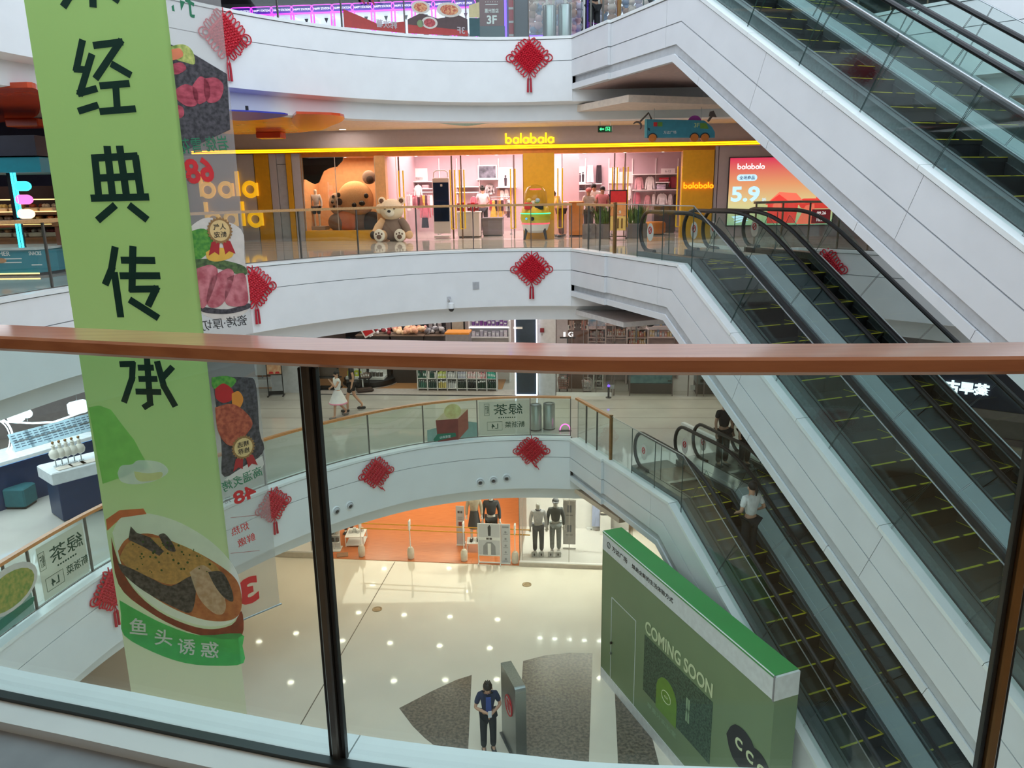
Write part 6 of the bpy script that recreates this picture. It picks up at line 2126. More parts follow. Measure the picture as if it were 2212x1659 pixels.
k = thing('fire_alarm_box', 'small dark red box on the grey pillar right of the lit column', 'box', M=F2 @ T((q[0], -.03, q[1])))
MB().box((0, 0, 0), (.13, .06, .14), 0, .01).build('case', mat('dark_red_enamel', (120, 36, 44), .4), k)
MB().box((0, -.03, -.13), (.05, .01, .06)).build('label', GREY, k)
# generic shelf bay with goods
rnd = random.Random(21)
def goods(n, label, group, M, x0, x1, y, z, kinds, cols, h=(.10, .18), wd=.05):
    for i in range(n):
        c = cols[rnd.randrange(len(cols))]
        kd = kinds[rnd.randrange(len(kinds))]
        x = x0 + (i + .5) * (x1 - x0) / n
        hh_ = rnd.uniform(*h)
        ww = min(wd, (x1 - x0) / n * .46)
        key = (kd, c, round(hh_, 2), round(ww, 3))
        o = bpy.data.objects.new('bottle' if kd == 'bottle' else 'packet', None)
        mb = MB()
        m = mat('goods_%d_%d_%d' % c, c, .4, var=.05)
        if kd == 'bottle':
            mb.mi(0).lathe([(ww, 0), (ww, hh_ * .62), (ww * .4, hh_ * .74), (ww * .4, hh_ * .9)], 8)
            mb.mi(1).lathe([(ww * .45, hh_ * .9), (ww * .45, hh_)], 8)
        elif kd == 'jar':
            mb.mi(0).lathe([(ww, 0), (ww, hh_ * .8)], 8)
            mb.mi(1).lathe([(ww * 1.02, hh_ * .8), (ww * 1.02, hh_)], 8)
        else:
            mb.mi(0).box((0, 0, hh_ / 2), (2 * ww * .92, .10, hh_))
            mb.mi(1).box((0, -.051, hh_ * .5), (ww * 1.2, .004, hh_ * .35))
        bpy.data.objects.remove(o)
        o = mb.build({'bottle': 'bottle', 'jar': 'jar', 'box': 'carton'}[kd], [m, WHITE], None, smooth=(kd != 'box'))
        o.matrix_world = M @ T((x, y, z))
        tag(o, label, {'bottle': 'bottle', 'jar': 'jar', 'box': 'box'}[kd], group)
# low white shelving unit with bottles
MU = F2 @ T((0, .0, .02))
xa, xb = L2(897, 842)[0], L2(1070, 842)[0]
xm = L2(932, 842)[0]
k = thing('shelf_unit', 'low white shelving unit of cosmetics at the shop edge left of the lit column', 'shelf', M=F2 @ T(((xa + xb) / 2, .45, .02)))
ox = (xa + xb) / 2
SW = mat('white_shelf_paint', (226, 226, 224), .45)
MB().box((0, .3, .36), (xb - xa, .03, .72)).build('back', SW, k)
for z in (.08, .42, .74):
    MB().box((0, .12, z), (xb - xa, .36, .025)).build('shelf_board', SW, k)
n = 8
for i in range(n + 1):
    MB().box((xa - ox + (xb - xa) * i / n, .12, .40), (.03, .36, .72)).build('divider', SW, k)
    MB().box((xa - ox + (xb - xa) * i / n, .0, .03), (.04, .04, .06)).build('foot', SW, k)
palB = [(60, 104, 92), (46, 70, 66), (206, 190, 120), (214, 214, 216), (44, 58, 52), (30, 34, 34), (36, 60, 52)]
for i in range(n):
    a = xa + (xb - xa) * i / n + .03
    b = xa + (xb - xa) * (i + 1) / n - .03
    c = palB[min(i, 6)]
    goods(4, 'bottle in the lower row of the low white unit', 'bottles of the low white unit', F2, a, b, .45, .115, ['bottle' if i not in (2, 6) else 'jar'], [c, tuple(min(255, int(q * 1.15)) for q in c)], (.22, .27), .045)
palT = [[(60, 104, 92)], [(50, 92, 84), (230, 226, 220)], [(206, 214, 120)], [(200, 200, 204)], [(190, 190, 210)], [(236, 196, 200)], [(220, 130, 140), (236, 206, 206)], [(70, 180, 160)]]
for i in range(n):
    a = xa + (xb - xa) * i / n + .03
    b = xa + (xb - xa) * (i + 1) / n - .03
    goods(5, 'carton in the middle row of the low white unit', 'cartons of the low white unit', F2, a, b, .45, .455, ['box', 'bottle'] if i < 2 else ['box'], palT[i], (.18, .25), .04)
    goods(5, 'carton on top of the low white unit', 'cartons of the low white unit', F2, a, b, .5, .775, ['box'] if i > 1 else ['bottle'], palT[i], (.16, .24), .04)
# round plinth with goods trays
q = L2(795, 822, 1.2)
k = thing('round_plinth', 'low round black plinth carrying white trays on the oak floor', 'plinth', M=F2 @ T((q[0], 1.5, .016)))
MB().lathe([(.92, 0), (.95, .03), (.95, .04), (.90, .05), (.90, .20), (.86, .22)], 30).build('disc', BLACK, k, smooth=True)
MB().lathe([(.955, .012), (.957, .03)], 30).build('light_edge', mat('pale_edge', (206, 200, 196), .4), k)
for i, (dx, dy, c) in enumerate(((-.42, -.25, (206, 214, 60)), (.32, -.3, (90, 84, 80)))):
    o = thing('goods_tray', ['white tray of yellow packs on the round plinth', 'white tray of dark jars on the round plinth'][i], 'tray', M=F2 @ T((q[0] + dx, 1.5 + dy, .236)))
    MB().box((0, 0, .05), (.62, .5, .10), 0, .01).build('tray', PAPER, o)
    MB().box((0, .2, .2), (.62, .03, .3)).build('back_board', PAPER, o)
    goods(4, ['yellow pack in the white tray on the round plinth', 'dark jar in the white tray on the round plinth'][i], 'goods on the round plinth', F2, q[0] + dx - .26, q[0] + dx + .26, 1.38 + dy, .34, ['box'] if i == 0 else ['jar'], [c], (.16, .2), .06)
# dark display stand and stool, cart
q = L2(705, 862, .25)
k = thing('branch_display', 'dark metal display stand of dried branches left of the girl', 'display', M=F2 @ T((q[0], .6, .0)))
for sx in (-.35, .35):
    MB().box((sx, 0, .75), (.05, .05, 1.5)).build('upright', BLACK, k)
MB().box((0, 0, .03), (.8, .5, .05)).build('base', BLACK, k)
MB().box((0, .05, .9), (.66, .03, 1.1)).build('back_panel', mat('brown_glass', (96, 84, 76), .3), k)
for z in (.10, .45):
    MB().box((.1, -.1, z), (.8, .05, .04)).build('bar', BLACK, k)
mb = MB()
rnd2 = random.Random(2)
for i in range(40):
    a, L_ = rnd2.uniform(0, 2 * pi), rnd2.uniform(.25, .6)
    mb.tube([(0, -.05, .75), (cos(a) * L_ * .4, -.05 + .1 * sin(a), .75 + L_ * .5), (cos(a) * L_ * .6, -.05 + .2 * sin(a), .75 + L_)], [.012, .01, .003], 4)
mb.build('branches', mat('dry_branch', (80, 72, 58), .8), k, kind='stuff')
q = L2(784, 825, .35)
k = thing('wire_rack', 'narrow black and white rack right of the walking woman', 'rack', M=F2 @ T((q[0], .5, .02)))
for sx, m in ((-.14, BLACK), (-.05, PAPER), (.16, BLACK)):
    MB().box((sx, 0, .8), (.035, .04, 1.56)).build('upright', m, k)
MB().box((0, .02, .05), (.5, .4, .06)).build('base', BLACK, k)
for z in (.4, .75, 1.1, 1.4):
    MB().box((.03, .05, z), (.40, .3, .02)).build('shelf', BLACK, k)
    goods(4, 'small brown pack on the narrow black rack', 'packs on the narrow rack', F2, q[0] - .1, q[0] + .2, .52, .03 + z, ['box'], [(130, 110, 100), (160, 140, 130)], (.12, .2), .035)
q = L2(790, 842, .3)
k = thing('floor_mat', 'dark brown slanted display tray on the pale threshold', 'tray', M=F2 @ T((q[0], .2, .02)) @ RZ(.5))
MB().box((0, 0, .06), (.55, .3, .08), 0, .02).build('tray', mat('dark_brown_leather', (60, 44, 40), .5), k)
MB().box((0, 0, .11), (.45, .22, .02), 0, .005).build('lining', mat('brown_lining', (90, 70, 62), .6), k)
# upper strip: shelves and heaps above the timber rail
def bay(label, short, px0, px1, py0, py1, y, shelves, cols, body=SW, deep=.5, n=7, group=None):
    x0, x1, z0, z1 = rect2(px0, py0, px1, py1, y)
    o = thing('wall_rack', label, 'shelf', M=F2 @ T(((x0 + x1) / 2, y, 0)))
    MB().box((0, deep, z1 / 2), (x1 - x0, .04, z1)).build('back', body, o)
    for sx in (-1, 1):
        MB().box((sx * (x1 - x0) / 2, deep / 2, z1 / 2), (.04, deep, z1)).build('side', body, o)
    for i, z in enumerate(shelves):
        zz = z0 + z * (z1 - z0) if z <= 1.5 else z
        MB().box((0, deep / 2, zz), (x1 - x0 - .05, deep, .03)).build('shelf_board', body, o)
        goods(n, 'pack on the %s shelf of the %s' % ('lowest second third fourth fifth sixth'.split()[i], short), 'packs on the %s' % short, F2, x0 + .06, x1 - .06, y + .16, zz + .02, ['box', 'box', 'jar'], cols[i % len(cols)], (.14, .24), .06)
    return o
bay('bright fridge shelf with purple packs left of the lit column', 'bright fridge rack', 1013, 1100, 694, 760, 1.6, [1.25, 1.6, 1.98, 2.32], [[(120, 70, 140), (206, 200, 206)], [(226, 216, 222), (200, 196, 206)], [(130, 70, 150), (120, 80, 150)], [(236, 196, 210)]], PAPER, .5, 9)
k = bpy.data.objects['wall_rack']
for z in (1.98, 2.32):
    x0, x1, _, _ = rect2(1013, 694, 1100, 760, 1.6)
    MB().box((0, -.01, z - .03), (x1 - x0, .03, .03)).build('shelf_light', glow('fridge_light', (244, 240, 255), 2.0), k)
q0, q1 = L2(962, 722, .6), L2(1012, 722, .6)
k = thing('orange_counter', 'counter with an orange-yellow top edge just above the timber rail', 'counter', M=F2 @ T(((q0[0] + q1[0]) / 2, .6, 0)))
MB().box((0, .3, q0[1] / 2), (q1[0] - q0[0], .6, q0[1])).build('body', GREY, k)
MB().box((0, .3, q0[1] + .02), (q1[0] - q0[0] + .05, .64, .06), 0, .01).build('orange_top', mat('orange_edge', (236, 150, 40), .4), k)
q0, q1 = L2(975, 700, 2.4), L2(1002, 700, 2.4)
k = thing('notice_board', 'beige board in a dark frame behind the orange-topped counter', 'panel', M=F2 @ T(((q0[0] + q1[0]) / 2, 2.4, 0)))
MB().box((0, .05, 1.5), (q1[0] - q0[0] + .06, .06, 3.0)).build('dark_frame', BLACK, k)
MB().box((0, .01, 1.75), (q1[0] - q0[0] - .04, .03, 1.9)).build('beige_panel', mat('beige_panel', (170, 156, 138), .6), k)
def heap(label, px0, px1, py, y, cols, n, r=.08):
    a, b = L2(px0, py, y), L2(px1, py, y)
    o = thing('display_bench', 'display bench under the %s' % label, 'table', M=F2 @ T(((a[0] + b[0]) / 2, y, 0)))
    MB().box((0, 0, a[1] / 2), (b[0] - a[0], .7, a[1])).build('body', mat('dark_bench', (60, 54, 52), .6), o)
    MB().box((0, 0, a[1] + .01), (b[0] - a[0] + .06, .74, .03)).build('top', mat('bench_top', (120, 100, 84), .5), o)
    for i in range(n):
        c = cols[rnd.randrange(len(cols))]
        p = (a[0] + (b[0] - a[0]) * rnd.random(), y + rnd.uniform(-.25, .25), a[1] + .09 + rnd.uniform(0, .13))
        o2 = MB().ball((0, 0, 0), (r * rnd.uniform(.8, 1.4), r, r * rnd.uniform(.7, 1.2)), 8, 6, RX(rnd.uniform(0, 2))).build('soft_toy', mat('soft_%d_%d_%d' % c, c, .9, var=.1), None, smooth=True)
        o2.matrix_world = F2 @ T(p)
        tag(o2, label, 'toy', label)
heap('cream and peach soft toys heaped just above the timber rail', 850, 918, 722, 1.8, [(236, 200, 160), (226, 170, 140), (240, 214, 180), (220, 160, 150)], 46)
heap('red and white small goods heaped left of the cream soft toys', 775, 845, 722, 2.0, [(150, 60, 66), (206, 190, 190), (110, 50, 56), (230, 226, 226)], 26, .07)
heap('grey and silver goods heaped right of the cream soft toys', 920, 962, 722, 1.9, [(150, 150, 156), (190, 186, 186), (110, 106, 110)], 22, .08)
a = L2(796, 716, 1.6)
k = thing('red_card', 'tilted red card with white frame among the goods', 'card', M=F2 @ T((a[0], 1.55, a[1])) @ RY(-.5))
MB().box((0, 0, 0), (.42, .02, .30)).build('white_frame', PAPER, k)
MB().box((0, -.012, 0), (.32, .01, .2)).build('red_face', REDP, k)
MB().box((0, .06, -.1), (.1, .1, .2)).build('prop', PAPER, k)
x0, _ = L2(740, 700, 4.2)
x1, _ = L2(960, 700, 4.2)
k = thing('dark_rack', 'dark wall rack of clothes and bags behind the heaped goods', 'shelf', M=F2 @ T(((x0 + x1) / 2, 4.2, 0)))
MB().box((0, .3, 1.5), (x1 - x0, .05, 3.0)).build('back', mat('dark_rack_back', (50, 46, 48), .6), k)
for z in (.8, 1.5, 2.2):
    MB().box((0, .1, z), (x1 - x0, .4, .04)).build('shelf_board', DGREY, k)
    goods(22, 'bag or folded cloth on the dark wall rack', 'goods on the dark wall rack', F2, x0 + .1, x1 - .1, 4.2, z + .03, ['box'], [(90, 84, 90), (60, 56, 60), (160, 150, 150), (120, 90, 90), (40, 60, 70)], (.2, .4), .14)
# right-hand shop (baskets and snacks)
k = s2
ar = L2(1248, 705, .9)
k = thing('arched_sign', 'brown arched sign with a white band of letters, right of the grey pillar', 'sign', M=F2 @ T((ar[0], .9, 0)))
x0, x1, z0, z1 = rect2(1227, 690, 1270, 728, .9)
W2 = x1 - x0
MB().box((0, .12, z1 / 2), (W2, .2, z1)).build('brown_board', mat('brown_signboard', (128, 96, 84), .6), k)
zc = L2(1248, 707, .9)[1]
mb = MB()
top_ = [(-W2 / 2 + W2 * i / 10, zc + .06 + .10 * sin(pi * i / 10)) for i in range(11)]
bot_ = [(u, v - .16) for u, v in top_][::-1]
mb.yprism(top_ + bot_, -.03, .02)
mb.build('white_arch', PAPER, k)
for i in range(7):
    u = -W2 * .4 + W2 * .8 * i / 6
    MB().box((u, -.034, zc - .02 + .10 * sin(pi * (u / W2 + .5))), (.05, .006, .09)).build('printed_letter', mat('brown_print2', (80, 60, 54), .6), k)
for i in range(3):
    MB().box((-W2 * .3 + i * W2 * .3, -.01, z1 - .2), (.16, .05, .3)).build('picture', [mat('pic_a', (206, 170, 160), .6), mat('pic_b', (110, 90, 84), .6), mat('pic_c', (196, 130, 120), .6)][i], k)
q = L2(1226, 722, .3)
k = thing('glowing_letters', 'white glowing letters IG just above the timber rail right of the lit column', 'sign', M=F2 @ T((q[0], .3, q[1])))
lettering('letter', 'I', .15, glow('letter_white', (250, 250, 255), 1.6), k, T((-.1, 0, 0)), .03, depth=.03, width=.07)
lettering('letter', 'G', .16, glow('letter_white', (250, 250, 255), 1.6), k, T((.10, 0, 0)), .03, depth=.03, width=.16)
MB().box((0, .04, -.12), (.5, .04, .05)).build('carrier', DGREY, k)
MB().box((0, .06, -1.0 + .0), (.04, .04, 1.8)).build('stand', DGREY, k)
LP = [(226, 190, 190), (236, 216, 206), (206, 150, 150), (180, 160, 170), (240, 230, 226)]
bay('snack rack with a blue header right of the arched sign', 'blue-headed snack rack', 1271, 1306, 700, 850, 1.6, [.3, .75, 1.2, 1.6, 1.9], [LP], mat('pink_white_rack', (226, 206, 204), .5), .4, 7)
bay('pink snack rack in the middle of the snack shop', 'pink middle snack rack', 1309, 1352, 690, 850, 1.8, [.3, .75, 1.2, 1.62, 2.0, 2.35], [LP, [(200, 130, 110), (226, 190, 160)]], mat('pink_white_rack', (226, 206, 204), .5), .4, 8)
bay('snack rack with a yellow header left of the black speaker', 'yellow-headed snack rack', 1355, 1396, 712, 850, 1.6, [.3, .75, 1.2, 1.6, 1.9], [LP, [(236, 200, 150), (226, 150, 140)]], MATS['pink_white_rack'], .4, 8)
bay('long low rack of coloured bottles at the right end of the snack shop', 'long low bottle rack', 1384, 1462, 716, 850, 2.4, [.4, .9, 1.4, 1.85, 2.1], [[(150, 180, 206), (230, 210, 160), (226, 170, 160), (200, 206, 214)]], MATS['pink_white_rack'], .4, 14)
for lab, px0, px1, c1, c2 in (('blue printed header over the left snack rack', 1271, 1307, (90, 160, 206), (236, 226, 236)), ('yellow printed header over the right snack rack', 1355, 1396, (236, 216, 130), (150, 186, 206))):
    x0, x1, z0, z1 = rect2(px0, 684, px1, 704, 1.55)
    o = thing('printed_header', lab, 'sign', M=F2 @ T(((x0 + x1) / 2, 1.55, (z0 + z1) / 2)))
    MB().box((0, 0, 0), (x1 - x0, .04, z1 - z0)).build('board', mat('hdr_%d' % c1[0], c1, .6, col2=c2, scale=5), o)
    MB().box((0, .03, -.3), (.05, .03, .8)).build('stay', GREY, o)
q = L2(1404, 692, 1.3)
k = thing('black_speaker', 'round black fitting above the bottle rack of the snack shop', 'speaker', M=F2 @ T((q[0], 1.3, q[1])))
MB().lathe([(.2, 0), (.2, .1), (.1, .14)], 16).build('drum', BLACK, k, M=RX(pi / 2))
MB().tube([(0, -.05, .18), (0, -.05, 3.33 - q[1])], .01, 5).build('rod', BLACK, k)
# glass front of the snack shop
x0, x1 = L2(1202, 800)[0], L2(1322, 800)[0]
g2 = MB().box(((x0 + x1) / 2, .0, 1.5), (x1 - x0, .012, 2.9)).build('window_2', SGLASS, None, M=F2, kind='structure')
for px in (1202, 1235, 1260, 1288, 1322):
    MB().box((L2(px, 800)[0], .0, 1.5), (.025, .03, 2.95)).build('mullion', mat('grey_mullion', (120, 110, 108), .4, .4), g2, M=F2)
MB().box(((x0 + x1) / 2, -.02, .06), (x1 - x0, .06, .12)).build('sill', PAPER, g2, M=F2)
x1b = L2(1700, 860)[0]
g3 = MB().box(((x1 + x1b) / 2, .0, 1.5), (x1b - x1, .012, 2.9)).build('window_3', SGLASS, None, M=F2, kind='structure')
for px in (1326, 1360, 1452, 1486, 1505, 1520):
    MB().box((L2(px, 850)[0], .0, 1.5), (.03, .04, 2.95)).build('mullion', MATS['grey_mullion'], g3, M=F2)
for px in (1326, 1500):
    a = L2(px, 850)[0]
    MB().box((a - .06, -.03, .32), (.14, .05, .14)).build('lock_box', STEEL, g3, M=F2)
    MB().tube([(a, -.05, .8), (a, -.05, 1.8)], .018, 6).build('pull_bar', STEELD, g3, M=F2)
def basket(label, px, py0, py1, wpx, y, col, heaped):
    x0, x1, z0, z1 = rect2(px - wpx / 2, py0, px + wpx / 2, py1, y)
    w_, h_ = (x1 - x0) / 2, z1 - z0
    o = thing('shopping_basket', label, 'basket', M=F2 @ T(((x0 + x1) / 2, y, z0)))
    m = mat('basket_%d' % col[0], col, .5)
    for i in range(5):
        z = h_ * i / 4
        s_ = .72 + .28 * i / 4
        MB().tube([(-w_ * s_, -.16, z), (w_ * s_, -.16, z), (w_ * s_, .16, z), (-w_ * s_, .16, z)], .012, 5, True).build('wire_ring', m, o)
    for i in range(7):
        u = -1 + 2 * i / 6
        for yy in (-.16, .16):
            MB().tube([(u * w_ * .72, yy, 0), (u * w_, yy, h_)], .008, 4).build('wire', m, o)
    MB().box((0, 0, 0), (1.4 * w_, .3, .015)).build('floor', m, o)
    MB().tube([(-w_, 0, h_), (-w_ * .6, 0, h_ + .12), (w_ * .6, 0, h_ + .12), (w_, 0, h_)], .012, 5).build('grip', m, o)
    MB().tube([(-w_ * .7, 0, 0), (-w_ * .7, 0, -z0 + .01)], .02, 6).build('stand_leg', GREY, o)
    MB().tube([(w_ * .7, 0, 0), (w_ * .7, 0, -z0 + .01)], .02, 6).build('stand_leg', GREY, o)
    for i in range(heaped):
        p = (rnd.uniform(-.7, .7) * w_, rnd.uniform(-.1, .1), h_ * rnd.uniform(.35, 1.15))
        b = MB().ball((0, 0, 0), (.07, .06, .05), 8, 6, RY(rnd.uniform(0, 3))).build('goods', mat('basket_goods_%d' % (i % 3), [(240, 226, 226), (226, 190, 190), (230, 230, 236)][i % 3], .6), o, smooth=True)
        b.location = p
basket('pink-rimmed shopping basket behind the glass, just under the timber rail', 1217, 818, 838, 24, .5, (206, 150, 140), 5)
basket('white wire basket heaped with white packs behind the glass', 1268, 824, 842, 22, .5, (226, 220, 220), 16)
bay('small white shelf right of the heaped wire basket', 'wire-basket side shelf', 1283, 1302, 800, 848, .9, [.2, .5, .85], [[(90, 80, 84), (160, 150, 150)]], PAPER, .3, 4)
bay('small white shelf left of the pink-rimmed basket', 'pink-basket side shelf', 1208, 1232, 790, 815, 1.0, [.5, .75, 1.0], [[(90, 80, 84), (160, 150, 150)]], PAPER, .3, 4)
x0, x1, z0, z1 = rect2(1361, 800, 1452, 830, .3)
k = thing('chest_freezer', 'blue-fronted chest freezer behind the glass below the timber rail', 'freezer', M=F2 @ T(((x0 + x1) / 2, .35, 0)))
MB().box((0, .3, z0 / 2), (x1 - x0, .6, z0)).build('grey_base', mat('freezer_base', (96, 88, 90), .5), k)
MB().box((0, .3, (z0 + z1) / 2 + .1), (x1 - x0, .6, z1 - z0 + .2), 0, .02).build('blue_front', mat('freezer_blue', (96, 140, 160), .4, col2=(130, 176, 186), scale=6), k)
MB().box((0, .3, z1 + .22), (x1 - x0, .6, .05), 0, .01).build('lid', PAPER, k)
MB().box((.6, -.01, z0 + .1), (.12, .02, .03)).build('badge', BLACK, k)
x0, x1, z0, z1 = rect2(1506, 800, 1590, 832, .3)
k = thing('chest_freezer', 'second chest freezer behind the glass, beside the white escalator side', 'freezer', M=F2 @ T(((x0 + x1) / 2, .35, 0)))
MB().box((0, .3, z0 / 2), (x1 - x0, .6, z0)).build('grey_base', MATS['freezer_base'], k)
MB().box((0, .3, (z0 + z1) / 2 + .1), (x1 - x0, .6, z1 - z0 + .2), 0, .02).build('blue_front', mat('freezer_grey', (140, 150, 156), .4), k)
MB().box((0, .3, z1 + .22), (x1 - x0, .6, .05), 0, .01).build('lid', PAPER, k)
MB().box((-.4, -.01, z0 + .12), (.2, .02, .1)).build('badge', BLACK, k)
q = L2(1314, 855)
k = thing('barrier_post', 'short slim post with a violet light beside the snack shop glass', 'post', M=F2 @ T((q[0], -.2, 0)))
MB().tube([(0, 0, .01), (0, 0, .36)], .03, 8).build('pole', DGREY, k)
MB().ball((0, 0, .39), .045, 8, 6).build('violet_light', VIOLET, k, smooth=True)
MB().lathe([(.09, 0), (.09, .02)], 14).build('foot', STEELD, k)
# promo board on the left, pale plinth
x0, x1, z0, z1 = rect2(577, 792, 611, 855, 0)
q = atz(597, 855, -5.05)
k = thing('sign_stand', 'black framed sign stand with an orange notice, left of the dark post', 'sign', M=T((q.x, q.y, -5.05)) @ RZ(.1))
p_ = aty(597, 772, q.y)
hgt = p_.z + 5.05
for sx in (-.24, .24):
    MB().box((sx, 0, hgt / 2), (.025, .03, hgt)).build('upright', BLACK, k)
    MB().box((sx, 0, .015), (.04, .34, .03)).build('foot', BLACK, k)
MB().box((0, 0, .10), (.48, .025, .12)).build('bottom_bar', BLACK, k)
MB().box((0, 0, hgt), (.5, .025, .03)).build('top_bar', BLACK, k)
zb = aty(597, 809, q.y).z + 5.05
MB().box((0, -.003, (zb + hgt) / 2), (.46, .012, hgt - zb)).build('orange_notice', mat('peach_notice', (226, 186, 150), .6, col2=(210, 150, 110), scale=9), k)
MB().box((0, 0, zb), (.48, .025, .025)).build('middle_bar', BLACK, k)
for sx in (-.1, .1):
    MB().yprism([(sx - .08, zb + .03), (sx + .08, zb + .03), (sx + .05, zb + .1), (sx - .05, zb + .1)], -.014, -.009).build('red_shape', REDP, k)
q = atz(558, 838, -5.05)
k = thing('white_plinth', 'low white plinth with a shirt beside the black sign stand', 'plinth', M=T((q.x, q.y + .25, -5.05)))
MB().box((0, 0, .14), (.9, .5, .28), 0, .01).build('block', PAPER, k)
MB().box((0, 0, .03), (.86, .46, .06)).build('base', GREY, k)
MB().tube([(.1, 0, .28), (.1, 0, 1.0)], .02, 6).build('stem', STEEL, k)
MB().yprism([(-.12, .4), (.3, .4), (.32, .95), (.18, 1.02), (0, 1.02), (-.14, .95)], -.06, .06).build('shirt', PAPER, k)
# the passers-by
g_ = atz(733, 902, -5.05)
person('girl in a white dress with pink hem walking and eating behind the lower railing', T((g_.x, g_.y, -5.05)) @ RZ(-.9), 1.42,
       {'elL': (.20, -.16, 1.16), 'wrL': (.08, -.26, 1.36), 'elR': (-.2, -.08, 1.12), 'wrR': (-.04, -.24, 1.12), 'knL': (.10, -.18, .50), 'anL': (.10, -.22, .10), 'toL': (.10, -.38, .04), 'knR': (-.10, .08, .49), 'anR': (-.10, .34, .16), 'toR': (-.10, .25, .05)},
       (240, 240, 238), (236, 236, 236), .25, skirt=(1.0, .58, .19, [(240, 238, 238), (236, 150, 176)]), hair='bun', shoe=(120, 116, 112))
w_p = atz(764, 888, -5.05)
person('woman in dark top and shorts walking behind the girl in the white dress', T((w_p.x, w_p.y, -5.05)) @ RZ(-1.4), 1.68,
       {'elL': (.22, .06, 1.12), 'wrL': (.22, .0, .88), 'knL': (.09, -.16, .50), 'anL': (.09, -.17, .09), 'toL': (.09, -.33, .04), 'knR': (-.09, .04, .50), 'anR': (-.09, .28, .17), 'toR': (-.09, .20, .06)},
       (38, 40, 46), (30, 32, 36), .5, hair='tail', shorts=True, shoe=(40, 40, 42))
# ceiling lights of the second floor
LX = [(-7.5 + i * 1.9, 21.2 + .0 * i, -1.725) for i in range(6)] + [(3.0 + i * 1.6, 21.6, -1.725) for i in range(4)] + [(-6.6 + i * 1.9, 23.0, -1.725) for i in range(8)]
for p in LX:
    downlight('round ceiling light of the second floor walkway', p, .11, None, 'round lights in the second floor ceiling')
# printed films on the lower railing
FM, FL = film_frame(918, 1027, -5.0)
k = thing('window_sticker', 'printed film of a brown box with a pale round fruit on the lower railing glass', 'sticker', M=FM)
MB().yprism([(-FL / 2, .03), (FL / 2, .03), (FL / 2, .42), (.3, .5), (-FL / 2, .35)], -.004, 0).build('green_ground', mat('sage_film', (130, 160, 146), .6), k)
BX = mat('printed_brown', (126, 62, 54), .6, var=.12, scale=4)
MB().yprism([(-.44, .60), (.16, .58), (.16, .0), (-.40, .0)], -.009, -.004).build('box_front', BX, k)
MB().yprism([(.16, .58), (.44, .82), (.44, .28), (.16, .0)], -.009, -.004).build('box_side', mat('printed_brown_light', (156, 92, 74), .6), k)
MB().yprism([(-.44, .60), (.16, .58), (.44, .82), (-.12, .86)], -.009, -.004).build('box_top', mat('printed_cream', (206, 190, 150), .6), k)
MB().yprism(oval(.02, .80, .23, .20), -.013, -.009).build('round_fruit', mat('printed_melon', (206, 206, 140), .6, col2=(186, 170, 110), scale=5), k)
MB().yprism([(-.52, .08), (-.4, .22), (.08, .2), (.1, .10), (-.5, .02)], -.014, -.009).build('green_label', mat('printed_green2', (30, 110, 84), .6), k)
lettering('label_text', '豆花云山', .07, WHITEINK, k, T((-.2, -.016, .12)), .005, mirror=True, depth=.002)
FM, FL = film_frame(1031, 1142, -5.0)
k = thing('window_sticker', 'pale printed film with large dark characters and L4 on the lower railing glass', 'sticker', M=FM)
PALEF = mat('pale_film', (204, 206, 190), .6, var=.02)
MB().yprism([(-FL / 2 + .02, .05), (FL / 2 - .02, .05), (FL / 2 - .02, .98), (-FL / 2 + .02, .98)], -.003, 0).build('film', glass('pale_film_sheet', (232, 232, 220), .6, veil=((226, 226, 212), .42)), k)
def tea_print(k, s=1.0, y=-.006):
    lettering('large_characters', '緑茶', .30 * s, GREENINK, k, T((.10 * s, y, .76 * s)), .004, mirror=True, depth=.002, width=.78 * s)
    lettering('small_characters', '餐厅', .22 * s, GREENINK, k, T((-.46 * s, y, .76 * s)) @ Matrix.Identity(4), .0, mirror=True, depth=.002, width=.10 * s)
    for u0, u1, v0, v1 in ((-.53, -.40, .60, .60), (-.53, -.40, .92, .92), (-.53, -.53, .60, .92), (-.40, -.40, .60, .92)):
        MB().tube([(u0 * s, y, v0 * s), (u1 * s, y, v1 * s)], .003, 4).build('seal_line', GREENINK, k)
    lettering('small_line', 'GREEN TEA', .035 * s, GREENINK, k, T((.05 * s, y, .53 * s)), .0, mirror=True, depth=.002) if False else None
    for i in range(8):
        MB().box(((-.14 + .06 * i) * s, y, .53 * s), (.035 * s, .002, .03 * s)).build('tiny_mark', GREENINK, k)
    lettering('cuisine_text', '新浙菜', .17 * s, GREENINK, k, T((.28 * s, y, .33 * s)), .006, mirror=True, depth=.002)
    lettering('floor_text', 'L4', .14 * s, GREENINK, k, T((-.26 * s, y, .30 * s)), .006, mirror=True, depth=.002)
    MB().tube([(u, y, v) for u, v in [(a_ * s - .26 * s, b_ * s + .30 * s) for a_, b_ in ((-.2, -.12), (.2, -.12), (.2, .12), (-.2, .12))]], .004, 4, True).build('number_frame', GREENINK, k)
tea_print(k)
FM, FL = film_frame(74, 188, -5.0, pyr=1200)
k = thing('window_sticker', 'pale printed film with dark characters and L4 at the lower left edge', 'sticker', M=FM)
MB().yprism([(-FL / 2 + .02, .05), (FL / 2 - .02, .05), (FL / 2 - .02, .98), (-FL / 2 + .02, .98)], -.003, 0).build('film', MATS['pale_film_sheet'], k)
tea_print(k, .95)
FM, FL = film_frame(-60, 66, -5.0, pyr=1290)
k = thing('window_sticker', 'printed film of a green dish at the lower left corner', 'sticker', M=FM)
MB().yprism([(-FL / 2, .03), (FL / 2, .03), (FL / 2, .4), (-FL / 2, .3)], -.004, 0).build('green_ground', MATS['sage_film'], k)
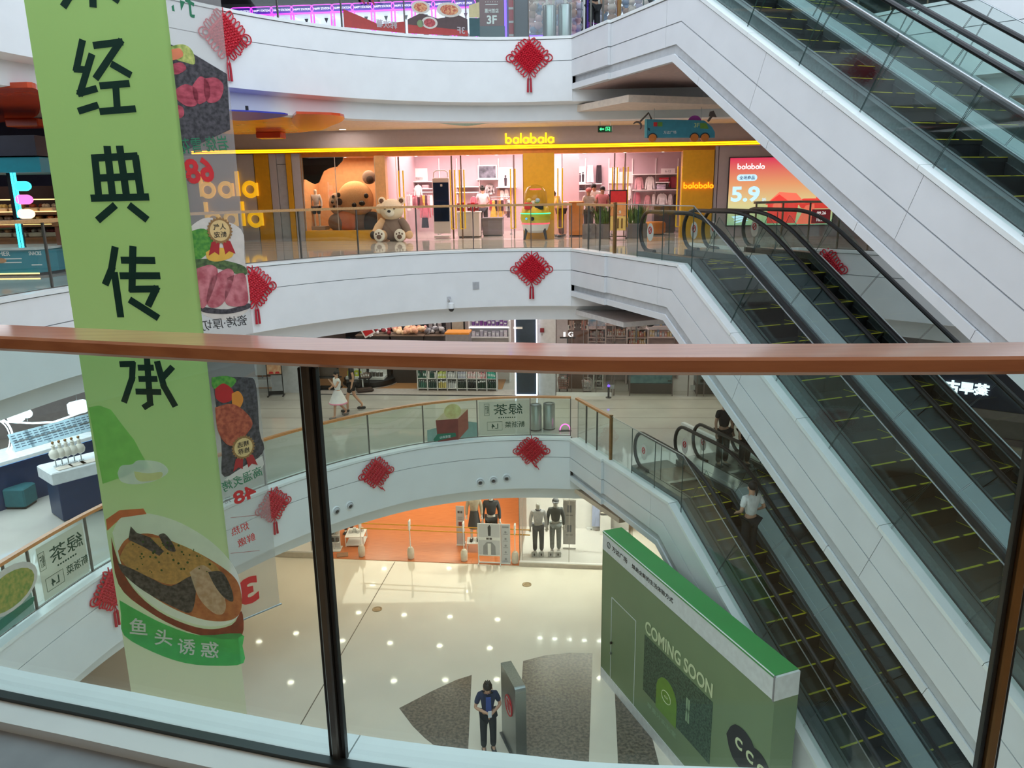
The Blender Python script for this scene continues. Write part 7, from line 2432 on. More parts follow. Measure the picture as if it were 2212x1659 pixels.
MB().yprism(oval(.1, .62, .6, .36), -.008, -.004).build('white_bowl', mat('printed_plate', (206, 200, 190), .6), k)
MB().yprism(oval(.1, .60, .52, .28), -.011, -.008).build('green_food', mat('printed_greens', (110, 140, 60), .6, col2=(170, 160, 80), scale=14), k)
MB().yprism([(-.3, .1), (.5, .16), (.55, .26), (-.2, .26)], -.011, -.006).build('green_label', MATS['printed_green2'], k)
q = atz(1236, 925, -4.9)
k = thing('pink_neon_arc', 'small glowing pink arc behind the lower railing right of the steel bins', 'neon light', M=T((1.45, 20.3, -5.05)))
MB().tube([(.14 * cos(pi * i / 10), 0, .03 + .17 * sin(pi * i / 10)) for i in range(11)], .016, 6).build('arc', glow('pink_neon', (255, 90, 190), 3), k)
MB().box((0, 0, .012), (.34, .1, .024)).build('foot', BLACK, k)
# shop sign on the right wing
q = aty(2090, 838, 17.5)
FRW = frame(q.x, 17.5, q.z, .8, -.6)
k = thing('shop_fascia', 'dark navy fascia with white glowing characters at the right edge', 'sign', M=FRW)
MB().box((.6, .15, .05), (5.2, .3, 1.0)).build('navy_board', mat('navy_fascia', (24, 34, 60), .5), k)
lettering('glowing_characters', '古早茶', .30, glow('letter_white', (250, 250, 255), 1.6), k, T((.0, -.02, .0)), .05, depth=.03, width=.92)
MB().box((.6, .2, -.56), (5.2, .4, .2)).build('brown_band', mat('brown_band', (150, 128, 118), .6), k)
MB().box((.6, .6, -1.9), (5.2, .2, 2.9)).build('shop_wall', mat('shop_wall_right', (150, 134, 124), .6), k)
MB().box((-1.6, .3, -2.0), (.3, .4, 2.7)).build('pier', mat('brown_band', (150, 128, 118), .6), k)
for i in range(3):
    MB().box((.2 + i * .8, .40, -2.0), (.6, .1, 1.6)).build('display_panel', mat('rr_%d' % i, [(200, 150, 110), (120, 100, 96), (180, 170, 160)][i], .6), k)

# ================================================================== ground floor clothes shop
F1 = frame(0, 22.0, -10.0, 1, -0.11)
def L1(px, py, y=0.0):
    return atf(px, py, F1, y)
TEAK = mat('red_oak_boards', (196, 108, 60), .28, stretch=(.5, 9, 1), scale=5, col2=(216, 130, 78))
gx0, gx1 = -6.35, .16
pf = MB().box(((gx0 + gx1) / 2, 5.0, .008), (gx1 - gx0, 10.0, .016)).build('shop_floor', TEAK, g, M=F1)
MB().box((-2, 10.5, 1.7), (20, .2, 3.4)).build('wall_ground_shop_back', mat('warm_shop_wall', (226, 200, 176), .6), None, M=F1, kind='structure')
WPL = mat('white_platform', (244, 238, 232), .4, var=.01)
k = thing('window_platform', 'white lit display platform right of the timber shop floor', 'platform', M=F1 @ T((1.9, 0, 0)))
MB().box((.0, 1.3, .07), (3.5, 2.6, .14), 0, .01).build('platform', WPL, k)
MB().box((.0, -.012, .06), (3.5, .03, .12)).build('front_edge', mat('beige_edge', (206, 194, 178), .5), k)
MB().box((.0, 2.66, 1.7), (3.5, .1, 3.3)).build('back_wall', WPL, k)
win4 = MB().box((1.9, .08, 1.6), (3.5, .012, 2.9)).build('window_4', SGLASS, None, M=F1, kind='structure')
for px in (1128, 1229):
    MB().box((L1(px, 1180)[0], .08, 1.6), (.018, .03, 2.9)).build('glazing_joint', MATS['clear_joint'], win4, M=F1)
ww = MB().box((.155, 1.3, 1.6), (.012, 2.5, 2.9)).build('window_5', SGLASS, None, M=F1, kind='structure')
MB().box((.155, .1, 1.6), (.02, .02, 2.9)).build('glazing_joint', MATS['clear_joint'], ww, M=F1)
# left platform
k = thing('window_platform', 'white display platform at the left, behind the dark post', 'platform', M=F1 @ T((-7.5, 0, 0)))
MB().box((0, 1.3, .11), (2.2, 2.6, .22), 0, .01).build('platform', WPL, k)
MB().box((0, -.012, .09), (2.2, .03, .17)).build('front_edge', MATS['beige_edge'], k)
ww = MB().box((-6.6, 1.3, 1.6), (.012, 2.5, 2.9)).build('window_6', SGLASS, None, M=F1, kind='structure')
MB().box((-6.6, .1, 1.6), (.02, .02, 2.9)).build('glazing_joint', MATS['clear_joint'], ww, M=F1)
def stand_at(px, py, y=None, z=-10.0):
    p = atz(px, py, z)
    return p
DEN = (70, 74, 82)
p = atz(1163, 1196, -9.86)
person('mannequin in a white and navy knotted sweater and dark jeans on the white platform', T((p.x, p.y, -9.86)), 1.80, {}, (232, 230, 236), (62, 64, 72), 1.5, hair=None, skin=MANN, nm='mannequin', cat='mannequin', face=False, shoe=(40, 40, 42), collar=(36, 38, 52))
p2 = atz(1200, 1193, -9.86)
person('mannequin in a dark cap, black hooded top and grey jeans on the white platform', T((p2.x, p2.y, -9.86)), 1.84, {}, (52, 54, 54), (136, 140, 140), 1.5, hair='none', skin=MANN, nm='mannequin', cat='mannequin', face=False, shoe=(220, 220, 220), cap=(38, 38, 42), collar=(46, 48, 48))
for i, (px, lab) in enumerate(((1154, 'left card of the pair at the feet of the sweater mannequin'), (1169, 'right card of the pair at the feet of the sweater mannequin'), (1189, 'left card of the pair at the feet of the capped mannequin'), (1205, 'right card of the pair at the feet of the capped mannequin'))):
    q = atz(px, 1199, -9.86)
    o = thing('info_card', lab, 'card', M=T((q.x, q.y - .12, -9.86)))
    MB().box((0, 0, .09), (.17, .06, .17), 0, .005).build('card_block', mat('pale_card', (214, 212, 208), .6), o)
    MB().yprism(oval(0, .09, .025, .045, 10), -.034, -.030).build('printed_shoe', INK, o)
q = L1(1230, 1195, 1.2)
k = thing('standing_poster', 'pale translucent print of jeans on the white platform', 'poster', M=F1 @ T((q[0], 1.0, .14)))
MB().box((0, 0, .92), (.40, .015, 1.5)).build('sheet', mat('pale_grey_sheet', (222, 216, 216), .6), k)
for z in (.03, 1.70):
    MB().box((0, 0, z), (.42, .03, .03)).build('rail', PAPER, k)
MB().box((0, .02, .85), (.02, .01, 1.7)).build('spine', PAPER, k)
for z in (1.3, .62):
    MB().box((0, -.010, z + .1), (.13, .006, .24), 0, .002).build('printed_jeans', mat('denim_print', (130, 136, 150), .7), k)
    MB().box((0, -.010, z - .12), (.22, .006, .02)).build('text_line', GREY, k)
a = L1(1290, 1137, 1.9)
k = thing('wall_rail', 'white wall rail with blue-grey trousers at the right of the platform', 'clothes rail', M=F1 @ T((a[0] + .1, 2.5, 0)))
zr = L1(1290, 1143, 2.5)[1]
MB().box((0, .02, zr), (.9, .08, .08)).build('rail', PAPER, k)
for i in (-1, 0, 1):
    MB().ball((i * .3, -.03, zr), .018, 6, 5).build('knob', BLACK, k)
for i, c in enumerate(((140, 146, 172), (88, 84, 92))):
    z1 = L1(1290, 1070, 2.4)[1]
    zb_ = L1(1290, 1136, 2.4)[1]
    o = thing('trousers', ['light blue-grey trousers hanging over the white wall rail', 'dark grey trousers hanging over the white wall rail'][i], 'clothes', M=F1 @ T((a[0] - .05 + .26 * i, 2.40, zb_)))
    MB().yprism([(-.13, 0), (.13, 0), (.12, z1 - zb_ + .3), (-.10, z1 - zb_ + .3)], -.05, .03).build('leg', mat('denim_%d' % c[0], c, .8, var=.2, scale=8, stretch=(3, 1, .6)), o)
    MB().box((0, -.01, z1 - zb_ + .3), (.28, .1, .05)).build('waistband', mat('denim_%d' % c[0], c, .8), o)
q = L1(1308, 1120, 2.2)
k = thing('knit_stack', 'striped knitwear stack beside the green hoarding', 'clothes', M=F1 @ T((q[0], 2.3, .14)))
MB().box((0, 0, .35), (.36, .34, .7)).build('stand', WPL, k)
for i in range(6):
    MB().box((0, 0, .73 + .06 * i), (.34, .32, .055), 0, .015).build('folded_knit', mat('knit_%d' % (i % 2), [(60, 56, 56), (220, 210, 196)][i % 2], .9), k)
# two mannequins on the timber floor
p = atz(1026, 1170, -9.72)
person('mannequin in a beige jacket and dark grey skirt on the timber shop floor', T((p.x, p.y, -9.66)), 1.74, {}, (186, 172, 150), (60, 62, 64), 1.5, hair=None, skin=MANN, nm='mannequin', cat='mannequin', face=False, shoe=(34, 32, 32), skirt=(1.02, .46, .09, [(64, 64, 66)]))
k = thing('low_bench', 'low white bench under the beige-jacket mannequin', 'table', M=T((p.x + .05, p.y, -10)))
MB().box((0, 0, .32), (.62, .5, .03), 0, .005).build('top', PAPER, k)
for sx in (-1, 1):
    for sy in (-1, 1):
        MB().box((sx * .29, sy * .22, .155), (.025, .025, .31)).build('leg', PAPER, k)
p = atz(1062, 1172, -9.72)
person('mannequin in a dark zip top and black skirt behind the grey poster board', T((p.x, p.y + .2, -9.98)), 1.96, {}, (58, 60, 64), (30, 30, 32), 1.5, hair=None, skin=MANN, nm='mannequin', cat='mannequin', face=False, shoe=(34, 32, 32), collar=(40, 42, 46))
def posters(nm, label, px0, px1, py0, py1, legs, draw):
    p = atz((px0 + px1) / 2, py1, -10)
    a, b = aty(px0, (py0 + py1) / 2, p.y), aty(px1, (py0 + py1) / 2, p.y)
    top = aty((px0 + px1) / 2, py0, p.y).z + 10
    o = thing(nm, label, 'sign', M=T((p.x, p.y, -10)) @ RZ(-.11))
    w_ = b.x - a.x
    lz = legs * top
    MB().box((0, 0, (lz + top) / 2), (w_, .03, top - lz), 0, .004).build('board', mat('pale_grey_poster', (206, 208, 212), .6, var=.02), o)
    if legs:
        for sx in (-1, 1):
            MB().box((sx * (w_ / 2 - .015), 0, top / 2), (.03, .04, top), 0, .004).build('leg', PAPER, o)
            MB().box((sx * (w_ / 2 - .015), 0, .015), (.03, .3, .03)).build('foot', PAPER, o)
        MB().box((0, 0, .05), (w_, .03, .03)).build('crossbar', PAPER, o)
        MB().box((0, 0, lz), (w_, .035, .04)).build('crossbar', PAPER, o)
    else:
        MB().box((0, .05, .02), (w_, .3, .03)).build('foot', PAPER, o)
    draw(o, w_, lz, top)
def d1(o, w_, z0, z1):
    H_ = z1 - z0
    MB().yprism([(-.03, z0 + H_ * .62), (.05, z0 + H_ * .62), (.06, z0 + H_ * .9), (.02, z0 + H_ * .97), (-.04, z0 + H_ * .9)], -.022, -.016).build('printed_figure', mat('print_dark', (64, 66, 70), .7), o)
    MB().box((0, -.018, z0 + H_ * .53), (w_ * .94, .006, H_ * .09)).build('white_band', PAPER, o)
    for sx in (-.05, .05):
        MB().box((sx, -.023, z0 + H_ * .53), (.08, .004, H_ * .06)).build('logo_square', mat('logo_dark', (90, 84, 84), .6), o)
    MB().yprism([(-.2, z0 + .02), (.2, z0 + .02), (.19, z0 + H_ * .3), (.08, z0 + H_ * .42), (-.08, z0 + H_ * .42), (-.19, z0 + H_ * .3)], -.022, -.016).build('printed_jacket', mat('print_grey', (150, 152, 156), .7), o)
    MB().box((0, -.024, z0 + H_ * .2), (.10, .004, H_ * .36)).build('printed_shirt', PAPER, o)
posters('poster_stand', 'wide grey poster board on white legs in front of the mannequins', 1033, 1083, 1131, 1218, .22, d1)
def d2(o, w_, z0, z1):
    for i in range(5):
        z = z0 + (z1 - z0) * (.12 + .17 * i)
        MB().yprism(oval(0, z, .035, .035, 10), -.022, -.016).build('icon', mat('print_grey', (150, 152, 156), .7), o)
        MB().box((0, -.019, z - .07), (w_ * .5, .005, .012)).build('text_line', GREY, o)
    MB().box((0, -.019, z1 - .1), (w_ * .7, .005, .05)).build('heading', mat('print_grey', (150, 152, 156), .7), o)
posters('icon_board', 'narrow white notice board with small icons right of the wide poster board', 1083, 1103, 1132, 1217, 0, d2)
def d3(o, w_, z0, z1):
    for sx in (-.045, .045):
        MB().box((sx, -.019, z1 * .85), (.07, .005, .08)).build('logo_square', MATS['logo_dark'] if 'logo_dark' in MATS else mat('logo_dark', (90, 84, 84), .6), o)
    MB().box((0, -.019, z1 * .55), (.12, .005, .14)).build('picture', mat('red_picture', (150, 70, 60), .6), o)
    for i in range(3):
        MB().box((0, -.019, z1 * (.72 - .03 * i)), (w_ * .6, .005, .012)).build('text_line', GREY, o)
posters('totem_sign', 'tall white totem sign left of the beige-jacket mannequin', 987, 1005, 1093, 1177, 0, d3)
# security gates
for i, px in enumerate((782, 888, 1003, 1113)):
    p = atz(px, 1202 + i * 5, -10)
    k = thing('security_gate', 'white security gate with a rounded pod, number %s from the left' % ['one', 'two', 'three', 'four'][i], 'security gate', M=T((p.x, p.y, -10)) @ RZ(-.1), group='security gates of the ground floor shop')
    MB().lathe([(.06, 0), (.10, .03), (.115, .18), (.11, .32), (.07, .40), (.02, .42)], 16).build('pod', mat('cream_plastic', (226, 214, 196), .4), k, smooth=True)
    MB().box((0, 0, .75), (.02, .05, .8)).build('stem', PAPER, k)
    MB().box((0, 0, 1.18), (.05, .20, .34), .0, .02).build('head_panel', PAPER, k)
pa, pb = atz(782, 1202, -10), atz(1113, 1217, -10)
k = thing('barrier_tape', 'double yellow barrier line stretched between the security gates', 'barrier', M=T((pa.x, pa.y, -8.9)))
for dz in (0, -.17):
    MB().box(((pb.x - pa.x) / 2 + .2, (pb.y - pa.y) / 2, dz + .05), (pb.x - pa.x + .6, .012, .035), atan2(pb.y - pa.y, pb.x - pa.x)).build('strap', mat('yellow_strap', (240, 170, 50), .5), k)
# left rack and small table
q = atz(720, 1190, -10)
k = thing('wire_display', 'white wire display rack of small goods right of the dark post', 'rack', M=T((q.x - .1, q.y + .1, -10)))
for sx in (-.3, .12, .32):
    MB().box((sx, 0, .65), (.025, .025, 1.3)).build('upright', PAPER, k)
MB().box((0, .08, .65), (.62, .02, 1.2)).build('back', PAPER, k)
for i in range(4):
    MB().box((0, 0, .28 + .26 * i), (.62, .2, .02)).build('shelf', PAPER, k)
MB().box((0, 0, .02), (.7, .4, .03)).build('base', PAPER, k)
for i in range(4):
    for j in range(4):
        o = MB().box((0, 0, .07), (.11, .08, .13), 0, .02).build('small_pack', mat('pk_%d' % ((i + j) % 3), [(110, 100, 96), (200, 186, 176), (60, 56, 56)][(i + j) % 3], .6), None)
        o.matrix_world = T((q.x - .34 + .16 * j, q.y + .08, -9.71 + .26 * i))
        tag(o, 'small pack on the white wire rack right of the dark post', 'pack', 'packs on the white wire rack')
q = atz(768, 1178, -10)
k = thing('small_table', 'small white open-frame table left of the first security gate', 'table', M=T((q.x, q.y + .2, -10)))
MB().box((0, 0, .36), (.62, .7, .03), 0, .005).build('top', PAPER, k)
for sx in (-1, 1):
    for sy in (-1, 1):
        MB().box((sx * .29, sy * .33, .17), (.025, .025, .34)).build('leg', PAPER, k)
MB().box((0, 0, .06), (.6, .68, .02)).build('lower_frame', PAPER, k)
for i in range(4):
    o = MB().box((0, 0, .05 + .02 * (i % 2)), (.10, .12, .10 + .04 * (i % 2)), .3 * i, .01).build('card_box', mat('pale_card', (214, 212, 208), .6), None)
    o.matrix_world = T((q.x - .18 + .12 * i, q.y + .2 + .08 * (i % 2), -9.625))
    tag(o, 'small pale card box on the white open-frame table', 'box', 'card boxes on the small table')
q = atz(757, 1165, -10)
person('mannequin in brown trousers behind the white wire rack', T((q.x - .15, q.y + .5, -10)), 1.78, {}, (150, 120, 100), (110, 70, 50), 1.5, hair=None, skin=MANN, nm='mannequin', cat='mannequin', face=False)
q = atz(740, 1200, -10)
tag(MB().box((0, 0, .01), (.36, .3, .02), .2, .004).build('floor_frame', mat('brown_frame', (150, 110, 80), .5), None, M=T((q.x, q.y, -10 + .016))), 'small flat brown frame lying on the timber floor near the dark post', 'mat')
# shelf of shoes at the back
k = thing('back_bench', 'long timber bench with dark bags at the back of the ground floor shop', 'bench', M=F1 @ T((-1.0, 6.6, 0)))
MB().box((0, 0, .48), (4.6, .5, .08)).build('seat', mat('bench_timber', (180, 110, 70), .4), k)
for i in range(5):
    MB().box((-2.1 + i * 1.05, 0, .22), (.08, .4, .44)).build('leg', mat('bench_timber', (180, 110, 70), .4), k)
for i in range(8):
    o = MB().box((0, 0, .14), (.38, .26, .28), 0, .06).build('bag', mat('bag_%d' % (i % 2), [(50, 48, 50), (150, 136, 124)][i % 2], .7), None, M=None, smooth=True)
    o.matrix_world = F1 @ T((-2.9 + .5 * i, 6.6, .525))
    tag(o, 'bag standing on the long timber bench at the back', 'bag', 'bags on the back bench')
for x in (.7, 1.2, 1.7, 2.2, 2.7, 3.2):
    q = F1 @ Vector((x, 1.2, 3.30))
    downlight('ceiling spot over the white lit platform', q, .09, LAMPP, 'spots over the white platform')
# hall ceiling lights
LG = [(775, 1327), (873, 1332), (972, 1336), (1075, 1342), (740, 1388), (843, 1393), (950, 1399), (1058, 1404), (805, 1266), (1013, 1281), (830, 1232), (970, 1231), (1113, 1240), (560, 1390), (640, 1372)]
for px, py in LG:
    p = atz(px, py, -13.37)
    downlight('round ceiling light over the ground floor', (p.x, p.y, -6.69), .10, None, 'round lights over the ground floor')
for i in range(8):
    downlight('round ceiling light over the ground floor', (-8.6 + 1.6 * i, 20.9, -6.69), .10, None, 'round lights over the ground floor')
# ================================================================== hanging banners
BD = 7.0
def B(px, py):
    p = aty(px, py, BD)
    return p.x, p.z
bx0, bx1 = -4.02, -2.84
GREENB = mat('green_banner_cloth', (124, 176, 78), .7, var=.03, scale=1.5)
PALEB = mat('pale_green_banner_cloth', (192, 206, 150), .7, var=.03, scale=1.5)
k = thing('green_banner', 'tall light green hanging banner with dark green characters and a fish dish', 'banner', M=T(((bx0 + bx1) / 2, BD, 0)))
cxb = (bx0 + bx1) / 2
def gradient_diffuse(name, stops, lo, hi):
    m = bpy.data.materials.new(name)
    m.use_nodes = True
    nt = m.node_tree
    b = nt.nodes['Principled BSDF']
    tc = nt.nodes.new('ShaderNodeTexCoord')
    sp = nt.nodes.new('ShaderNodeSeparateXYZ')
    mr = nt.nodes.new('ShaderNodeMapRange')
    mr.inputs['From Min'].default_value, mr.inputs['From Max'].default_value = lo, hi
    cr = nt.nodes.new('ShaderNodeValToRGB')
    el = cr.color_ramp.elements
    el[0].position, el[0].color = stops[0][0], lin(stops[0][1])
    el[1].position, el[1].color = stops[-1][0], lin(stops[-1][1])
    for p, c in stops[1:-1]:
        e = el.new(p)
        e.color = lin(c)
    nt.links.new(tc.outputs['Object'], sp.inputs[0])
    nt.links.new(sp.outputs['Z'], mr.inputs['Value'])
    nt.links.new(mr.outputs[0], cr.inputs[0])
    nt.links.new(cr.outputs[0], b.inputs['Base Color'])
    b.inputs['Roughness'].default_value = .7
    tl = nt.nodes.new('ShaderNodeBsdfTranslucent')
    mx = nt.nodes.new('ShaderNodeMixShader')
    mx.inputs[0].default_value = .55
    nt.links.new(cr.outputs[0], tl.inputs['Color'])
    nt.links.new(b.outputs[0], mx.inputs[1])
    nt.links.new(tl.outputs[0], mx.inputs[2])
    nt.links.new(mx.outputs[0], nt.nodes['Material Output'].inputs[0])
    return m
BANM = gradient_diffuse('printed_banner_cloth', [(0, (228, 226, 200)), (.35, (206, 220, 170)), (.6, (180, 212, 136)), (1, (164, 204, 118))], -4.2, 1.0)
hb_ = (bx1 - bx0) / 2
MB().sheet([[(-hb_, .003, -4.8 + .8 * j), (hb_, .003, -4.8 + .8 * j)] for j in range(13)]).build('cloth', BANM, k)
MB().tube([(bx0 - cxb - .03, .006, 4.82), (bx1 - cxb + .03, .006, 4.82)], .02, 8).build('top_rod', STEEL, k)
MB().tube([(bx0 - cxb - .03, .006, -4.82), (bx1 - cxb + .03, .006, -4.82)], .02, 8).build('bottom_rod', STEEL, k)
for sx in (bx0 - cxb, bx1 - cxb):
    MB().tube([(sx, .006, 4.82), (sx, .006, 9.5)], .004, 5).build('suspension_wire', STEEL, k)
def put_text(nm, s, px, py, h, m, bold, wd=None, y=-.004, rot=0.0):
    x, z = B(px, py)
    return lettering(nm, s, h, m, k, T((x - cxb, y, z)) @ RY(-rot), bold, width=wd, depth=.002)
def strokes(ch_lines, w_):
    mb = MB()
    j = 0
    for ln in ch_lines:
        P = [Vector(B(*q)) for q in ln]
        P = [Vector((p.x - cxb, p.y)) for p in P]
        hw = w_ / 2
        for i, (a, b) in enumerate(zip(P, P[1:])):
            t = (b - a).normalized()
            q = Vector((-t.y, t.x)) * hw
            a2 = a - t * hw * (.8 if i else 0)
            b2 = b + t * hw * (.8 if i < len(P) - 2 else 0)
            mb.yprism([tuple(v) for v in (a2 + q, a2 - q, b2 - q, b2 + q)], -.004 - .0005 * j, -.002)
            j += 1
    return mb
strokes([[(158.7, -20.3), (136.7, 15.2)], [(200.2, -20.3), (201.6, 16.2)], [(236.3, -13.5), (258.3, 2.0)]], 0.0594).build('character', GREENINK, k)
strokes([[(178.9, 85.8), (165.4, 149.2), (189.7, 151.2)], [(199.2, 116.5), (173.5, 201.2), (210.0, 191.1)], [(169.5, 240.4), (212.7, 226.9)], [(201.9, 98.6), (260.0, 91.2), (206.6, 170.5)], [(240.4, 137.7), (283.6, 162.7)], [(216.1, 185.7), (280.2, 180.3)], [(250.5, 184.3), (254.2, 239.0)], [(216.1, 241.1), (293.7, 235.0)]], 0.0564).build('character', GREENINK, k)
strokes([[(197.8, 341.7), (297.8, 336.9)], [(204.9, 337.6), (214.0, 428.1)], [(292.4, 334.9), (305.5, 428.1)], [(231.6, 315.3), (243.8, 426.1)], [(258.6, 314.7), (274.1, 426.1)], [(209.3, 384.9), (299.8, 380.8)], [(196.8, 428.1), (322.4, 425.4)], [(249.8, 442.9), (211.3, 476.0)], [(278.9, 442.9), (319.0, 474.7)]], 0.0624).build('character', GREENINK, k)
strokes([[(249.2, 532.8), (241.4, 580.8), (227.5, 615.2)], [(247.1, 587.5), (261.3, 685.4)], [(261.6, 561.9), (335.6, 562.5)], [(259.3, 595.6), (346.4, 595.6)], [(287.6, 531.5), (285.6, 624.7), (337.6, 624.0), (320.1, 661.1)], [(280.2, 646.9), (343.0, 686.8)]], 0.0624).build('character', GREENINK, k)
strokes([[(258.6, 786.7), (287.0, 786.0), (285.6, 817.1), (268.1, 869.1)], [(317.4, 769.8), (324.8, 871.1), (309.9, 880.6)], [(298.4, 794.1), (332.5, 794.1)], [(299.8, 818.4), (340.3, 818.4)], [(293.7, 845.5), (348.4, 846.8)], [(373.4, 792.1), (349.8, 817.8)], [(339.6, 780.0), (354.5, 834.0), (379.5, 877.9)]], 0.0564).build('character', GREENINK, k)
def flat(nm, pts, m, y0, parent=None):
    P = [B(*p) for p in pts]
    return MB().add([(u - cxb, y0 - .001, v) for u, v in P], [tuple(range(len(P)))]).build(nm, m, parent or k)
def cc2(pts, n=5):
    c = catmull([(a, b, 0) for a, b in pts] + [(pts[0][0], pts[0][1], 0)], n)[:-1]
    return [(p.x, p.y) for p in c]
flat('leaf_shadow_print', [(191, 880), (215, 876), (240, 885), (262, 915), (290, 950), (308, 985), (325, 1010), (222, 1045)], mat('mid_green_print', (156, 224, 122), .7), -.001)
FISHY = mat('printed_orange_rim', (236, 128, 82), .7, var=.1)
WBOWL = mat('printed_white_bowl', (252, 252, 246), .7, var=.03)
BROTH = mat('printed_broth', (220, 140, 84), .7, col2=(190, 108, 66), scale=12)
plate = flat('dish_print', cc2([(243, 1150), (262, 1118), (310, 1108), (380, 1125), (450, 1165), (500, 1215), (519, 1260), (521, 1310), (500, 1345), (440, 1352), (360, 1325), (300, 1280), (262, 1225)]), WBOWL, -.001)
flat('clay_handle', [(229, 1122), (258, 1102), (310, 1098), (317, 1110), (262, 1118), (232, 1146)], FISHY, -.0022)
flat('clay_rim', cc2([(240, 1160), (262, 1228), (300, 1285), (360, 1330), (440, 1358), (500, 1350), (522, 1320), (523, 1372), (480, 1380), (400, 1362), (320, 1320), (256, 1262)], 4), mat('printed_clay', (150, 66, 44), .7, var=.2), -.0006)
flat('broth', cc2([(255, 1190), (275, 1163), (320, 1152), (375, 1170), (440, 1200), (500, 1240), (520, 1275), (520, 1320), (495, 1340), (440, 1338), (370, 1312), (305, 1270), (268, 1230)]), BROTH, -.0024)
flat('fish_top', cc2([(258, 1205), (280, 1170), (330, 1160), (400, 1180), (460, 1215), (480, 1250), (430, 1245), (370, 1262), (320, 1245), (280, 1228)]), mat('printed_chopped_topping', (246, 200, 112), .7, col2=(210, 172, 96), scale=22), -.0036)
flat('fish_dark_side', cc2([(254, 1215), (290, 1230), (330, 1250), (370, 1265), (420, 1245), (415, 1320), (370, 1308), (310, 1275), (268, 1240)]), mat('printed_dark_skin', (62, 60, 58), .7, col2=(120, 112, 104), scale=22), -.0046)
flat('fish_jaw', cc2([(410, 1235), (440, 1220), (470, 1250), (488, 1300), (482, 1325), (460, 1322), (430, 1290)]), mat('printed_pale_flesh', (250, 226, 186), .7, col2=(224, 190, 146), scale=18), -.0056)
flat('fish_cheek', cc2([(450, 1235), (480, 1235), (500, 1270), (504, 1298), (485, 1290), (465, 1265)]), mat('printed_grey_skin', (110, 106, 100), .7, col2=(60, 58, 56), scale=30), -.0064)
flat('fish_tail', [(283, 1136), (296, 1150), (325, 1160), (355, 1190), (345, 1200), (310, 1180), (278, 1165)], mat('printed_dark_skin', (62, 60, 58), .7), -.0066)
flat('fish_fin', cc2([(343, 1155), (356, 1152), (372, 1170), (380, 1190), (360, 1185)]), mat('printed_grey_skin', (110, 106, 100), .7), -.0068)
rnd = random.Random(8)
mb = MB()
for i in range(60):
    px, py = rnd.uniform(285, 460), rnd.uniform(1165, 1235)
    if py < 1140 + (px - 270) * .3:
        continue
    u, v = B(px, py)
    r_ = rnd.uniform(.006, .014)
    mb.yprism([(u - cxb + r_ * cos(a), v + r_ * sin(a)) for a in (0, 1.3, 2.6, 3.9, 5.2)], -.0088, -.0078)
mb.build('chopped_herbs', mat('printed_herb', (70, 110, 40), .7, var=.2), k, kind='stuff')
flat('brush_stroke', cc2([(258, 1296), (300, 1320), (360, 1350), (430, 1372), (520, 1368), (524, 1395), (526, 1432), (470, 1438), (400, 1432), (330, 1408), (268, 1372), (262, 1330)], 3), mat('brush_green_print', (80, 196, 104), .7, var=.08), -.0012)
for i, (ch, px, py) in enumerate((('鱼', 300, 1352), ('头', 354, 1376), ('诱', 404, 1396), ('惑', 454, 1402))):
    put_text('white_character', ch, px, py, .185, WHITEINK, .012, .18, -.0095, -.12)
flat('white_cup', cc2([(254, 1022), (262, 1006), (285, 1003), (300, 994), (340, 997), (361, 1010), (360, 1024), (330, 1040), (290, 1046), (262, 1040)]), mat('printed_white_cap', (250, 252, 255), .7), -.0012)
flat('cup_inside', cc2([(290, 1018), (320, 1022), (350, 1020), (345, 1034), (310, 1040), (295, 1034)]), mat('printed_cream_tea', (240, 238, 180), .7), -.0026)
def thin_cloth(o):
    """ink on cloth lets the light from behind through like the cloth itself"""
    for c in o.children:
        for i, m0 in enumerate(c.data.materials):
            if m0 is BANM or m0.name in ('brushed_steel',) or 'glass' in m0.name:
                continue
            key = m0.name + '_on_cloth'
            m = bpy.data.materials.get(key)
            if m is None:
                m = m0.copy()
                m.name = key
                nt = m.node_tree
                b = nt.nodes['Principled BSDF']
                src = b.inputs['Base Color'].links[0].from_socket
                tl = nt.nodes.new('ShaderNodeBsdfTranslucent')
                mx = nt.nodes.new('ShaderNodeMixShader')
                mx.inputs[0].default_value = .5
                nt.links.new(src, tl.inputs['Color'])
                nt.links.new(b.outputs[0], mx.inputs[1])
                nt.links.new(tl.outputs[0], mx.inputs[2])
                nt.links.new(mx.outputs[0], nt.nodes['Material Output'].inputs[0])
            c.data.materials[i] = m
thin_cloth(k)
# the clear film with printed dishes, seen from behind
fd = Vector((.70, .71)).normalized()
fx0, fy0 = bx1 - .02, BD + .03
FFm = frame(fx0, fy0, 0, fd.x, fd.y)
def Fp(px, py):
    return atf(px, py, FFm, 0)
W_ = Fp(545, 700)[0]
fb = thing('film_banner', 'clear hanging film printed with meat dishes and mirrored red prices beside the green banner', 'banner', M=FFm)
ztop, zbot = 4.8, Fp(558, 1325)[1]
MB().box((W_ / 2, .0, (ztop + zbot) / 2), (W_, .004, ztop - zbot)).build('clear_film', glass('banner_film', (240, 240, 238), .55, veil=((236, 232, 232), .16)), fb)
MB().tube([(-.02, 0, zbot), (W_ + .02, 0, zbot)], .010, 8).build('bottom_rod', STEEL, fb)
MB().tube([(-.02, 0, ztop), (W_ + .02, 0, ztop)], .010, 8).build('top_rod', STEEL, fb)
MB().tube([(W_ / 2, 0, ztop), (W_ / 2, 0, 9.5)], .004, 5).build('suspension_wire', STEEL, fb)
def ff(nm, pts, m, y0, smooth=True):
    P = [Fp(*p) for p in (cc2(pts, 4) if smooth else pts)]
    P = [(min(max(u, .0), W_), v) for u, v in P]
    return MB().yprism(P, -y0 - .0010, -y0).build(nm, m, fb)
